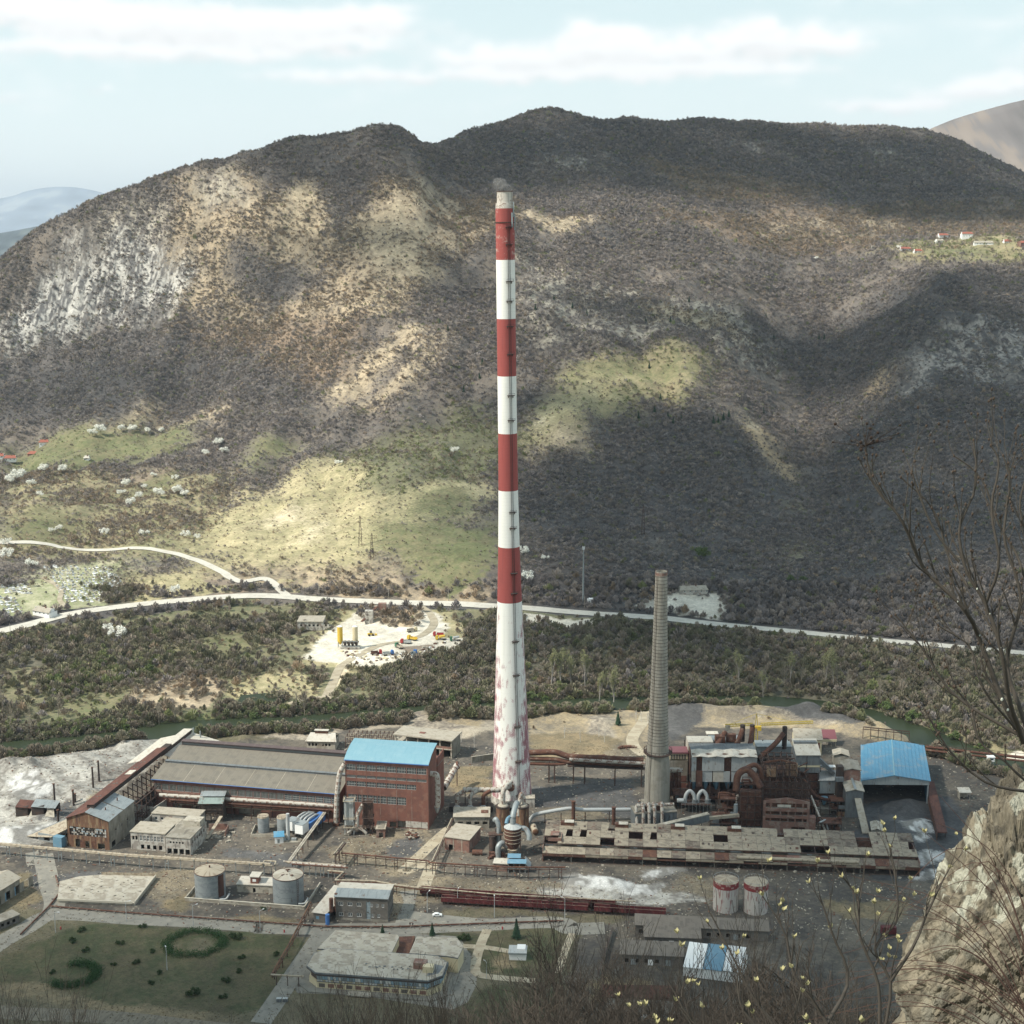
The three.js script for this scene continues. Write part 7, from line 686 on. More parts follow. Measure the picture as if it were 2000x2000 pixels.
// ---------- wagons ----------
{
  const A = [-28.4,-592.8], B = [44.4,-583.5], proto = (() => { const g = thing('open_wagon', '', 'wagon', 0,0,0); const l = 10.6, w = 2.8; obj('side', [box(l, 2,.12,0,1.5, w / 2), ...Array.from({ length: 8 }, (_, i) => box(.16,2,.12,-l / 2 + .4 + i * (l - .8) / 7,1.5, w / 2 + .1))], M.wagon, g); obj('side', box(l, 2,.12,0,1.5,-w / 2), M.wagon, g); obj('end', box(.12,2, w - .14, l / 2 - .06,1.5,0), M.wagon, g); obj('end', box(.12,2, w - .14,-l / 2 + .06,1.5,0), M.wagon, g); obj('floor', box(l - .2,.4, w - .2,0,1.1,0), M.soot, g); obj('rim', [box(l + .1,.14,.2,0,3.5, w / 2), box(l + .1,.14,.2,0,3.5,-w / 2)], M.brickPale, g); for (const x of [-3.2,3.2]) obj('bogie', [box(2.6,.5,2, x, .5,0), ...[-.9,.9].flatMap(e => [-1,1].map(s => cyl(.46,.46,.16,0,0,0,12).rotateX(Math.PI / 2).translate(x + e, .46, s)))], M.darkSteel, g); return g; })();
  const rows = [[A, [64.0,-580.4],14, 'near'],[[-38.4,-598.7],[43.3,-585.0],11, 'far']]; let first = true; for (const [P, Q, n, nm] of rows) { const t = facing(P, Q)[0]; for (let i = 0; i < n; i++) { if (nm === 'near' && (i === 9)) continue; const f = (i + .45) / n, x = mix(P[0], Q[0], f), z = mix(P[1], Q[1], f) - (nm === 'far' ? 2.5 : 0), lab = `dark red open wagon, ${ORD[i]} from the left in the ${nm} row`; if (first) { proto.position.set(x, 0, z); proto.rotation.y = t; tag(proto, lab, null, 'wagons standing on the two sidings'); first = false; } else copy(proto, x, 0, z, t, lab, 'wagons standing on the two sidings'); } const e = [Q[0] - P[0], Q[1] - P[1]], g = obj('railway_track', [-.75,.75].map(o => beam([P[0] - e[0] * .02,.14, P[1] + o - (nm === 'far' ? 2.5 : 0)],[Q[0] + e[0] * .3,.14, Q[1] + e[1] * .3 + o - (nm === 'far' ? 2.5 : 0)],.1,.16)), M.rust); g.userData.kind = 'structure'; }
}
// ---------- red and white tanks and low sheds at the lower right ----------
for (const [c, r, lab] of [[[92.3,-588.5],5.4, 'left white tank streaked with red paint'],[[104.9,-586.6],5.2, 'right white tank streaked with red paint']]) { const g = thing('streaked_tank', lab, 'tank', c[0],0, c[1]); obj('shell', cyl(r, r, 10.6,0,0,0,36), weathered(10,256,[.66,.62,.56],[[[.3,.06,.06],18,3,.62,.78,.8],[[.35,.2,.15],8,8,.62,.8,.5]]), g); obj('red_collar', cyl(r + .06, r + .06,2.6,0,10.62,0,36), weathered(10,128,[.3,.05,.05],[[[.55,.42,.36],7,7,.52,.7,.8]]), g); obj('lid', cyl(r, .3,1,0,13.24,0,30), M.pipeTan, g); obj('railing', [new THREE.TorusGeometry(r, .07,4,32).rotateX(Math.PI / 2).translate(0,14.4,0), ...Array.from({ length: 14 }, (_, k) => box(.08,1.2,.08, Math.sin(k * .449) * r, 13.3, Math.cos(k * .449) * r))], M.tin, g); }
const shedRow = [[[51.3,-564.3],[105.6,-558.5],7,4.6, 'long low brown-roofed shed below the wagons'],[[43.5,-539.7],[68.1,-537.6],9,4.4, 'brown-roofed shed with pale doors behind the bare trees'],[[54.4,-555.1],[77.0,-553.5],7,4, 'narrow brown-roofed store with white doors'],[[34.1,-508.2],[62.1,-507.3],6,3.6, 'low red-roofed shed among the bare saplings'],[[35.5,-498.8],[63.8,-496.0],6,3.2, 'lowest grey-roofed shed at the foot of slope']]; shedRow.forEach(([P, Q, D, h, lab], i) => { const [g, W] = site('low_shed', lab, 'shed', P, Q); block(g, W, D, h, i === 3 ? M.brickPale : M.greyStone, grid(1.5,.8,1.6,1.8, Math.floor(W / 4) - 1,4), []); obj('roof', slab([-.5, h + .1,.6],[W + .5, h + .1,.6],[W + .5, h + 1.4,-D - .4],[-.5, h + 1.4,-D - .4],.25), i === 3 ? M.rustRoof : weathered(14,128,[.22,.19,.155],[[[.15,.13,.11],7,7,.45,.7,.7],[[.29,.25,.2],24,2,.55,.8,.5]]), g); for (let k = 0; k < 3; k++) obj('door', box(2,2.4,.08, W * (.2 + .28 * k), 0,.06), k % 2 ? M.white : M.tin, g); });
{ const [g, W] = site('bright_tin_store', 'bright white and pale blue tin roofs seen through the branches', 'shed', [67.3,-530.2],[89.8,-524.1]); block(g, W, 16,4, M.white, [],[]); for (let i = 0; i < 3; i++) obj('roof', slab([W * i / 3,4.2 + i * .3,.6],[W * (i + .96) / 3,4.2 + i * .3,.6],[W * (i + .96) / 3,6.6 + i * .3,-16],[W * i / 3,6.6 + i * .3,-16],.2), i === 1 ? M.blueTin : M.white, g); }
{ const [g, W] = site('yard_lorry_body', 'small dark red container beside the boulder', 'container', [153.7,-563.5],[159.8,-563.5]); obj('body', [box(W, 3,2.6, W / 2,.6,-1.3)], M.wagon, g); obj('runner', [box(W, .5,.3, W / 2,.1,-.4), box(W, .5,.3, W / 2,.1,-2.2)], M.darkSteel, g); obj('door_rib', Array.from({ length: 5 }, (_, i) => box(.14,3,.1, (i + .5) * W / 5,.6,.06)), M.wagon, g); }
{ const g = thing('low_hedge_wall', 'dark overgrown wall between lane and sheds at lower right', 'wall', 0,0,0), A = [42.1,-566.6], B = [33.1,-525.1]; obj('wall', beam([A[0],1, A[1]],[B[0],1, B[1]],.6,2), M.concrete, g); obj('coping', beam([A[0],2.1, A[1]],[B[0],2.1, B[1]],.8,.2), M.soot, g); }
// ---------- lamps, car, people ----------
{
  const L = [[[-190.6,-566.2],9],[[-163.6,-576.2],9],[[-134.5,-572.6],9],[[-105.4,-567.6],9],[[-36.4,-584.7],9],[[-23.6,-591.7],7],[[-7.5,-579.8],9],[[-136.8,-534.8],9],[[-10.0,-528.0],7],[[22.5,-579.2],9]]; const g = thing('street_lamp', '', 'lamp', L[0][0][0],0, L[0][0][1]); obj('pole', cyl(.16,.1,9,0,0,0,8), M.lamp, g); obj('arm', bar([0,8.9,0],[1.4,9.3,.3],.07), M.lamp, g); obj('head', box(.9,.2,.35,1.8,9.22,.35), M.white, g); const lab = ['at the left end of the lawn by the road fork', 'beside the concrete platform', 'in front of the left big storage tank', 'in front of the right big storage tank', 'beside the forecourt left of the white car', 'among the red wagons', 'by the road right of the white car', 'in the middle of the big dark lawn', 'by the path near the white hut', 'at the right end of the road']; tag(g, 'thin grey lamp post ' + lab[0], null, 'street lamps round the works'); for (let i = 1; i < L.length; i++) copy(g, L[i][0][0],0, L[i][0][1], i * .3, 'thin grey lamp post ' + lab[i], 'street lamps round the works', L[i][1] / 9);
}
{ const p = [-31.9,-580.8], g = thing('parked_car', 'small white car parked on the forecourt', 'car', p[0],.09, p[1],.05); const s = new THREE.Shape([[-2,.35],[-2.05,.8],[-1.9,.95],[-1.5,1.0],[-1.1,1.42],[.35,1.44],[.95,.98],[1.85,.85],[2,.7],[2,.35]].map(q => new THREE.Vector2(...q))), e = new THREE.ExtrudeGeometry(s, { depth: 1.5, bevelEnabled: true, bevelSize: .06, bevelThickness: .06, bevelSegments: 2 }); e.translate(0,0,-.75); obj('body', e, M.white, g); for (const z of [.83,-.83]) { obj('side_window', box(.95,.36,.03,-.5,1.0, z), M.glass, g); obj('side_window', box(.6,.34,.03,.42,1.0, z), M.glass, g); } obj('windscreen', slab([.42,1.42,-.62],[.42,1.42,.62],[.95,1.02,.66],[.95,1.02,-.66],.02), M.glass, g); for (const x of [-1.25,1.25]) for (const z of [.74,-.74]) { const w = obj('wheel', cyl(.32,.32,.2,0,0,0,16).rotateX(Math.PI / 2).translate(x, .32, z), M.rubber, g); obj('hub', cyl(.17,.17,.22,0,0,0,10).rotateX(Math.PI / 2).translate(x, .32, z), M.tin, w); } for (const z of [.5,-.5]) obj('headlight', box(.06,.16,.3,2.03,.62, z), M.glassPale, g); }
function person(label, x, y, z, turn, stride, coat, legs) { // one continuous body: tapered capsules blended, meshed on a small grid
  const J = { hd: [0,1.62,.02,.115], nk: [0,1.47,0,.065], ch: [0,1.28,0,.17], wa: [0,1.02,0,.145], hp: [0,.92,0,.16], sl: [-.19,1.4,0,.075], el: [-.26,1.12,-.04 - stride * .1,.055], hl: [-.27,.86,.06 - stride * .16,.045], sr: [.19,1.4,0,.075], er: [.26,1.12,-.04 + stride * .1,.055], hr: [.27,.86,.06 + stride * .16,.045], tl: [-.09,.88,0,.1], kl: [-.1,.48,.05 + stride * .16,.075], al: [-.1,.08,-.02 + stride * .24,.055], fl: [-.1,.05,.14 + stride * .24,.05], tr: [.09,.88,0,.1], kr: [.1,.48,.05 - stride * .12,.075], ar: [.1,.08,-.04 - stride * .24,.055], fr: [.1,.05,.12 - stride * .24,.05] };
  const B = [['hd', 'nk'],['nk', 'ch'],['ch', 'wa'],['wa', 'hp'],['ch', 'sl'],['sl', 'el'],['el', 'hl'],['ch', 'sr'],['sr', 'er'],['er', 'hr'],['hp', 'tl'],['tl', 'kl'],['kl', 'al'],['al', 'fl'],['hp', 'tr'],['tr', 'kr'],['kr', 'ar'],['ar', 'fr']];
  const F = (px, py, pz) => { let s = 0; for (const [a, b] of B) { const p = J[a], q = J[b], dx = q[0] - p[0], dy = q[1] - p[1], dz = q[2] - p[2], t = clamp(((px - p[0]) * dx + (py - p[1]) * dy + (pz - p[2]) * dz) / (dx * dx + dy * dy + dz * dz)), d = Math.hypot(px - p[0] - t * dx, py - p[1] - t * dy, pz - p[2] - t * dz) - mix(p[3], q[3], t); s += Math.exp(-d * 42); } return -Math.log(s) / 42; };
  // sphere-traced rings: columns of a fine box grid turned into a closed skin
  const nx = 18, ny = 46, nz = 18, x0 = -.42, z0 = -.45, dx = .84 / nx, dy = 1.84 / ny, dz = .9 / nz, P = [], f = new Float32Array((nx + 1) * (ny + 1) * (nz + 1)), id = (i, j, k) => (j * (nz + 1) + k) * (nx + 1) + i; for (let j = 0; j <= ny; j++) for (let k = 0; k <= nz; k++) for (let i = 0; i <= nx; i++) f[id(i, j, k)] = F(x0 + i * dx, -.03 + j * dy, z0 + k * dz);
  const T = [[0,5,1,6],[0,1,2,6],[0,2,3,6],[0,3,7,6],[0,7,4,6],[0,4,5,6]], C = [[0,0,0],[1,0,0],[1,0,1],[0,0,1],[0,1,0],[1,1,0],[1,1,1],[0,1,1]]; for (let j = 0; j < ny; j++) for (let k = 0; k < nz; k++) for (let i = 0; i < nx; i++) { const v = C.map(c => f[id(i + c[0], j + c[1], k + c[2])]); let neg = 0; for (const q of v) if (q < 0) neg++; if (!neg || neg === 8) continue; const pos = C.map(c => [x0 + (i + c[0]) * dx, -.03 + (j + c[1]) * dy, z0 + (k + c[2]) * dz]), cut = (a, b) => { const t = v[a] / (v[a] - v[b]); return [0,1,2].map(q => mix(pos[a][q], pos[b][q], t)); }; for (const t of T) { const ins = t.filter(q => v[q] < 0), out = t.filter(q => v[q] >= 0); if (ins.length === 1 || ins.length === 3) { const a = ins.length === 1 ? ins[0] : out[0], o = ins.length === 1 ? out : ins; P.push(...cut(a, o[0]), ...cut(a, o[1]), ...cut(a, o[2])); } else if (ins.length === 2) { const [a, b] = ins, [c, d] = out, p = cut(a, c), q = cut(a, d), r = cut(b, d), s = cut(b, c); P.push(...p, ...q, ...r, ...p, ...r, ...s); } } }
  const n = P.length / 3, N = new Float32Array(P.length), K = new Float32Array(P.length); for (let i = 0; i < n; i++) { const a = P[i * 3], b = P[i * 3 + 1], c = P[i * 3 + 2], e = .01, g = [F(a + e, b, c) - F(a - e, b, c), F(a, b + e, c) - F(a, b - e, c), F(a, b, c + e) - F(a, b, c - e)], L = Math.hypot(...g); for (let q = 0; q < 3; q++) N[i * 3 + q] = g[q] / L; const col = b > 1.66 ? [.03,.022,.018] : b > 1.46 || (b < .92 && b > .8 && Math.abs(a) > .2) ? [.42,.26,.19] : b > .93 || Math.abs(a) > .22 ? coat : b > .1 ? legs : [.02,.02,.02]; K.set(col, i * 3); }
  for (let i = 0; i < n; i += 3) { const g = q => [P[(i + q) * 3], P[(i + q) * 3 + 1], P[(i + q) * 3 + 2]], a = V(...g(0)), b = V(...g(1)), c = V(...g(2)), nn = b.clone().sub(a).cross(c.clone().sub(a)); if (nn.x * N[i * 3] + nn.y * N[i * 3 + 1] + nn.z * N[i * 3 + 2] < 0) { for (let q = 0; q < 3; q++) for (const R of [P, N, K]) { const t1 = R[(i + 1) * 3 + q]; R[(i + 1) * 3 + q] = R[(i + 2) * 3 + q]; R[(i + 2) * 3 + q] = t1; } } }
  const g = new THREE.BufferGeometry(); g.setAttribute('position', new THREE.Float32BufferAttribute(P, 3)); g.setAttribute('normal', new THREE.BufferAttribute(N, 3)); g.setAttribute('color', new THREE.BufferAttribute(K, 3)); g.setAttribute('uv', new THREE.Float32BufferAttribute(new Float32Array(n * 2), 2)); const o = obj('person', g, new THREE.MeshStandardMaterial({ vertexColors: true, roughness: .9 })); o.position.set(x, y, z); o.rotation.y = turn; return tag(o, label, 'person'); }
{ const P = [[[-43.0,-572.1], 'left of two people in dark clothes walking on the forecourt', .1,.8],[[-41.8,-571.8], 'right of two people in dark clothes walking on the forecourt', .1,-.8],[[-61.3,-643.8], 'leftmost of three people standing in the yard before the brick block', 2,.2],[[-60.6,-643.8], 'middle of three people standing in the yard before the brick block', .5,.1],[[-59.9,-644.1], 'rightmost of three people standing in the yard before the brick block', -1.5,.2]]; P.forEach(([p, l, t, s], i) => person(l, p[0], i < 2 ? .09 : 0, p[1], t, s, i === 1 ? [.05,.05,.07] : [.025,.025,.03],[.03,.03,.04])); }
for (const [p, lab] of [[[-189.3,-569.0], 'near the road fork'],[[-95.1,-566.2], 'at the right end of the lawn'],[[-4.0,-569.0], 'by the grass right of the path']]) { const g = thing('red_hydrant', 'small red hydrant ' + lab, 'hydrant', p[0],0, p[1],0, 'red hydrants along the road'); obj('barrel', cyl(.28,.24,1.1,0,0,0,10), M.red, g); obj('cap', cyl(.3,.1,.25,0,1.1,0,10), M.red, g); obj('outlet', bar([-.4,.75,0],[.4,.75,0],.12,8), M.red, g); }
{ const p = [-88.6,-510.6], g = thing('waste_bins', 'pair of grey bins by the lane end', 'bins', p[0],0, p[1]); for (const x of [0,2.4]) { obj('bin', box(1.8,1.3,1.2, x, .1,0), M.tinDark, g); obj('lid', box(1.9,.12,1.3, x, 1.41,0), M.paleTin, g); } }


// ---------- across the river: batching plant, graveyard, villages, masts ----------
const place = (g, p) => { g.position.set(p[0], H(p[0], p[1]) - .15, p[1]); return g; };
{ const [g, W] = site('quarry_store', 'white-walled store with flat roof beside the gravel yard', 'building', [-156.7,-1033.0],[-138.3,-1033.0]); block(g, W, 16,6.4, M.whitewash, grid(2,3,1.6,1.6,8,3), [[3,.02,3,3.4]]); obj('roof', box(W + .8,.5,17, W / 2,6.4,-8), M.paleRoof, g); }
for (const [p, m, lab, h] of [[[-120.5,-989.7], M.yellow, 'yellow cement silo on the gravel yard', 13],[[-109.9,-989.7], M.cream, 'pale yellow cement silo on the gravel yard', 13]]) { const g = thing('cement_silo', lab, 'silo', p[0],0, p[1]); obj('shell', cyl(1.9,1.9, h - 2,0,4,0,18), m, g); obj('cone', cyl(.4,1.9,2,0,2,0,18), m, g); obj('cap', cyl(1.9,.6,.8,0, h + 2,0,18), M.white, g); for (const [x, z] of [[-1.4,-1.4],[1.4,-1.4],[1.4,1.4],[-1.4,1.4]]) obj('leg', box(.3,4.4,.3, x, 0, z), M.tin, g); }
{ const [g, W] = site('batching_hopper', 'dark aggregate hoppers between the two silos', 'plant', [-118.4,-985.7],[-107.8,-985.7]); for (let i = 0; i < 4; i++) obj('hopper', cyl(.6,2,3.4,1.5 + i * W / 4,1.6,-2,4), M.soot, g); obj('frame', [box(W, .3,.3, W / 2,5,0), box(W, .3,.3, W / 2,1.6,0), ...Array.from({ length: 5 }, (_, i) => box(.3,5,.3, i * W / 4,0,0))], M.tin, g); obj('plinth', box(W + 3,1.2,5, W / 2,0,-2), M.whitewash, g); }
{ const [g, W] = site('crusher_ruin', 'derelict stone crusher on the slope above the gravel yard', 'ruin', [-114.6,-1057.2],[-98.6,-1057.2]); place(g, [-112.4,-1052.7]); obj('tower', [box(6,10,5,6,0,-2)], M.whitewash, g); obj('opening', [box(1.6,1.4,.1,5,6.6,.56), box(1.6,1.4,.1,5,2.6,.56)], M.dark, g); obj('chute', [slab([0,3,3],[2,3,3],[12,11,-10],[10,11,-10],.6)], M.rust, g); obj('hopper', box(6,5,4,15,8,-12), M.brickPale, g); obj('strut', [bar([15,8,-10],[15,0,-8],.3), bar([12,8,-12],[11,0,-10],.3)], M.frame, g); }
{ // lorries: cab, body, wheels
  const lorry = (p, turn, cab, body, tip, lab) => { const g = thing('lorry', lab, 'lorry', p[0], H(...p), p[1], turn, 'lorries on the gravel yard'); obj('cab', [box(1.9,2.1,2.3,3.2,.7,0), box(1.5,.6,2.2,3.1,2.8,0)], cab, g); obj('windscreen', box(.06,.9,2,4.18,1.8,0), M.glass, g); obj('chassis', box(7.6,.35,1.2,0,.75,0), M.darkSteel, g); if (tip === 2) { const d = cyl(1.2,.8,4.4,0,0,0,16); d.rotateZ(1.35); d.translate(1.6,2.3,0); obj('mixer_drum', d, body, g); } else obj('tipper_body', [box(4.8,.2,2.4,-1,1.1,0), box(4.8,1.3,.1,-1,1.2,1.2), box(4.8,1.3,.1,-1,1.2,-1.2), box(.1,1.5,2.3,1.4,1.2,0)], body, g); for (const x of [3,-1.4,-2.6]) for (const z of [1,-1]) obj('wheel', cyl(.5,.5,.35,0,0,0,14).rotateX(Math.PI / 2).translate(x, .5, z), M.rubber, g); };
  lorry([-72.8,-1026.6],.5, M.cream, M.paleRoof, 0, 'pale tipper lorry alone on the gravel yard'); lorry([-52.5,-1014.0],3.1, M.red, M.red, 0, 'dark red lorry at the right end of the vehicle row'); lorry([-50.3,-1003.7],3.1, M.yellow, M.yellow, 2, 'orange tank lorry before the dark red lorry'); lorry([-40.0,-999.7],3.2, M.green, M.paleTin, 2, 'mixer lorry with green cab, rightmost of the row'); lorry([-70.7,-1003.7],2.6, M.yellow, M.yellow, 0, 'yellow lorry in the scrap row'); lorry([-85.0,-964.5],.4, M.blue, M.paleTin, 0, 'blue-cab lorry at the lower end of the scrap row'); lorry([-78.9,-985.7],2.2, M.green, M.paleRoof, 0, 'green-cab lorry in the middle of the scrap row'); lorry([-67.8,-968.3],1.2, M.blue, M.tin, 0, 'blue lorry beside the bushes below the scrap row'); lorry([-93.5,-968.3],.2, M.red, M.rust, 0, 'small crimson lorry nearest the silos'); lorry([-74.8,-997.6],2.9, M.red, M.paleTin, 0, 'crimson-cab lorry beside the yellow one');
}
{ const p = [-101.8,-1022.4], g = thing('wheel_loader', 'yellow wheel loader on the gravel yard', 'loader', p[0], H(...p), p[1],.3); obj('body', [box(3.4,1.2,1.8,-1,.9,0)], M.yellow, g); obj('cab', box(1.5,1.6,1.5,-.4,2.1,0), M.glass, g); obj('arm', [beam([.6,1.6,.6],[3,.9,.6],.25,.3), beam([.6,1.6,-.6],[3,.9,-.6],.25,.3)], M.yellow, g); obj('bucket', box(1,1,2.4,3.4,.3,0), M.yellow, g); for (const x of [-1.8,1]) for (const z of [.95,-.95]) obj('wheel', cyl(.75,.75,.5,0,0,0,14).rotateX(Math.PI / 2).translate(x, .75, z), M.rubber, g); }
{ const g = thing('scrap_row', 'jumbled scrap and pale blocks along the gravel yard edge', 'scrap', 0,0,0); const P = [[],[],[],[]]; for (let i = 0; i < 120; i++) { const t = rnd(), q = [-115.9,-977.9], r = [-48.2,-993.6], x = mix(q[0], r[0], t) + rr(-4,4), z = mix(q[1], r[1], t) + Math.sin(t * 3.1) * 26 + rr(-10,8); P[i % 4].push(mv(box(rr(.6,2.4), rr(.4,1.3), rr(.6,2)), x, H(x, z) - .1, z, rnd() * 3)); } P.forEach((L, i) => obj(['pale_block', 'scrap_iron', 'pale_block', 'timber'][i], L, [M.white, M.rust, M.pale, M.cream][i], g)); }
{ // graves: a low slab and a headstone each
  const A = [[-423.5,-1161.3],[-402.9,-1177.7],[-393.2,-1109.9],[-390.7,-1081.0]], slabG = box(1.7,.4,2.6), stoneG = box(1.3,1.5,.3,0,0,-1.1), mats = [M.white, M.pale, M.paleTin], P = []; const r = rngOf(9); const zone = (u0, u1, v0, v1, n, sx, sy) => { for (let k = 0; k < n; k++) { const i = k % sx, j = Math.floor(k / sx); P.push([mix(u0, u1, (i + r() * .7) / sx) + j * 4, mix(v0, v1, (j + r() * .6) / sy)]); } };
  zone(-5,45,1096,1122,60,12,5); zone(80,215,1070,1112,130,16,8); zone(108,195,1112,1138,55,11,5); zone(-5,30,1128,1160,36,7,5); P.slice(0,281).forEach(([u, v], i) => { const p = hit(u, v), m = mats[Math.floor(r() * 3)], g = thing('grave', 'white grave with headstone in the sunlit hillside graveyard', 'grave', p[0], H(...p), p[1],.5 + r() * .2, 'graves in the hillside graveyard'); const s = .8 + r() * .5; g.scale.setScalar(s); obj('slab', slabG, m, g); obj('headstone', stoneG, mats[Math.floor(r() * 3)], g); });
}
function house(label, u, v, w, d, h, wallM, roofM, turn, group, cat = 'house') { const p = hit(u, v), g = thing('village_house', label, cat, p[0], H(...p) - .4, p[1], turn, group); const op = grid(w * .14, h * .55,1.3,1.3, Math.max(2, Math.floor(w / 4)), w / Math.max(2, Math.floor(w / 4))); obj('wall', wall(w, h, op, .3), wallM, g); obj('wall', [box(w, h, .3, w / 2,0,-d), box(.3, h, d - .7,.15,0,-d / 2), box(.3, h, d - .7, w - .15,0,-d / 2)], wallM, g); windows(g, op, 0,1,1, M.glass, M.whitePaint, .12); obj('roof', slab([-.6, h, .7],[w + .6, h, .7],[w - 1, h + 2.6,-d / 2],[1, h + 2.6,-d / 2],.3), roofM, g); obj('roof', slab([1, h + 2.6,-d / 2],[w - 1, h + 2.6,-d / 2],[w + .6, h, -d - .7],[-.6, h, -d - .7],.3), roofM, g); obj('gable', [box(.2,2.3, d * .5,.6, h, -d / 2), box(.2,2.3, d * .5, w - .6, h, -d / 2)], wallM, g); obj('chimney', box(.7,1.6,.7, w * .6, h + 1.8,-d / 2 + .6), M.brick, g); return g; }
{ const gl = 'houses of the left-hand hamlet', gr = 'houses of the village on the plateau';
  house('white upright house with red roof, highest of the left hamlet', 74,845,11,9,7, M.white, M.tile, .2, gl); house('long low house with wide red tiled roof in the left hamlet', 52,862,19,11,4, M.brickPale, M.tile, -.1, gl); house('white house with red roof nearest the left edge', 8,872,13,10,5, M.white, M.tile, .2, gl); house('small white shed on the meadow right of the left hamlet', 158,868,6,5,2.6, M.white, M.whiteRoof, 0, gl); house('tiny red-roofed outbuilding at the left edge', -6,866,8,7,4, M.white, M.tile, .1, gl);
  house('red-roofed white house at left of the plateau village', 1772,452,14,11,7, M.white, M.tile, .1, gr); house('tallest white house in the middle of the plateau village', 1815,452,16,11,9, M.white, M.tile, 0, gr); house('white house below the tall one on the plateau', 1768,460,11,9,5, M.white, M.paleRoof, .2, gr); house('long low white wall-like house on the plateau', 1838,464,26,8,5, M.white, M.paleRoof, -.1, gr); house('pink house with red roof at the right edge of the plateau', 1926,467,16,12,7, M.brickPale, M.tile, .1, gr); house('low white farmhouse left of the green field', 1700,474,15,9,4, M.white, M.tile, .1, gr); house('ruined white house alone left of the green field', 1645,472,10,8,5, M.whitewash, M.greyRoof, .1, gr); house('small white cottage below the green field edge', 1726,478,11,8,4, M.white, M.tile, .1, gr); house('white cottage between the plateau houses', 1895,460,10,8,4, M.white, M.tile, .1, gr); house('long white chapel with red end roof by the road', 62,1160,17,8,4, M.white, M.paleRoof, -.5, 'graveyard buildings', 'chapel'); house('derelict white hut on the gravel spoil', 1283,1122,22,8,4, M.whitewash, M.paleRoof, .1, 'huts by the highway', 'hut'); }
{ const p = hit(1100,1140), g = place(thing('phone_mast', 'tall slim blue-grey mast beside the highway', 'mast', 0,0,0), p); const h = 45; obj('pole', cyl(.75,.45, h, 0,0,0,12), M.tin, g); for (const a of [0,2.1,4.2]) obj('antenna', box(.5,2.6,.25, Math.sin(a) * .8, h - 1.6, Math.cos(a) * .8), M.white, g); const q = thing('equipment_cabinet', 'white equipment cabinet at the foot of the mast', 'cabinet', 0,0,0); place(q, hit(1107,1138)); obj('cabin', box(5,4,4,2.6,0,0), M.white, q); obj('door', box(1.2,2.4,.08,2,.2,2.04), M.tin, q); }
{ const pylon = (u, v, h, lab) => { const p = hit(u, v), g = place(thing('power_pylon', lab, 'pylon', 0,0,0,0, 'power pylons on the slopes'), p); const L = []; for (const x of [-1,1]) for (const z of [-1,1]) L.push(beam([x * 1.4,0, z * 1.4],[x * .35, h, z * .35],.22,.22)); for (let k = 0; k < 9; k++) { const s0 = 1.4 - 1.05 * k / 9, s1 = 1.4 - 1.05 * (k + 1) / 9; L.push(beam([-s0, h * k / 9, s0],[s1, h * (k + 1) / 9, s1],.14,.14), beam([s0, h * k / 9,-s0],[-s1, h * (k + 1) / 9,-s1],.14,.14)); } obj('tower', L, M.frame, g); for (const y of [.78,.9]) obj('cross_arm', [box(6,.25,.25,0, h * y, 0)], M.frame, g); for (const x of [-2.8,2.8]) obj('insulator', box(.15,1,.15, x, h * .9 - 1,0), M.darkSteel, g); }; pylon(680,1030,26, 'rusty lattice pylon on the pale spur left of chimney'); pylon(702,1055,22, 'slimmer lattice pylon just right of the tallest one'); pylon(1213,1008,26, 'thin pylon standing in the dark slope above the concrete stack'); }
{ const S = [[602,1124],[733,1130],[846,1134],[1103,1146],[1252,1150],[1388,1160],[1510,1166],[1678,1195],[1835,1208],[625,1095],[318,1128],[20,1200]], lab = ['left of the three by the gravel yard', 'middle of the three by the gravel yard', 'right of the three by the gravel yard', 'beside the tall mast', 'behind the concrete stack', 'at the right end of the spoil heap', 'on the verge right of the spoil heap', 'on the right-hand verge', 'farthest right along the highway', 'on the slope above the road junction', 'beside the terraced field', 'at the left end of the highway']; const g = thing('utility_pole', 'pale utility pole ' + lab[0], 'pole', 0,0,0,0, 'utility poles along the highway'); obj('pole', cyl(.2,.14,10,0,0,0,8), M.pale, g); obj('cross_arm', box(2.2,.15,.15,0,9.2,0), M.frame, g); place(g, hit(...S[0])); for (let i = 1; i < S.length; i++) { const p = hit(...S[i]); copy(g, p[0], H(...p) - .2, p[1],0, 'pale utility pole ' + lab[i], 'utility poles along the highway'); } }


// ---------- trees and shrubs ----------
function rods(S, sides = 3) { const P = [], N = []; for (const [a, b, r0, r1] of S) { const A = V(...a), B = V(...b), t = B.clone().sub(A).normalize(), n = (Math.abs(t.y) > .9 ? V(1,0,0) : V(0,1,0)).cross(t).normalize(), m = t.clone().cross(n); for (let k = 0; k < sides; k++) { const q = j => { const w = j / sides * 6.2832; return n.clone().multiplyScalar(Math.cos(w)).addScaledVector(m, Math.sin(w)); }, d0 = q(k), d1 = q(k + 1), v = [[A, d0, r0],[A, d1, r0],[B, d0, r1],[B, d0, r1],[A, d1, r0],[B, d1, r1]]; for (const [p, d, r] of v) { P.push(p.x + d.x * r, p.y + d.y * r, p.z + d.z * r); N.push(d.x, d.y, d.z); } } } const g = new THREE.BufferGeometry(); g.setAttribute('position', new THREE.Float32BufferAttribute(P, 3)); g.setAttribute('normal', new THREE.Float32BufferAttribute(N, 3)); g.setAttribute('uv', new THREE.Float32BufferAttribute(new Float32Array(P.length / 3 * 2), 2)); return g; }
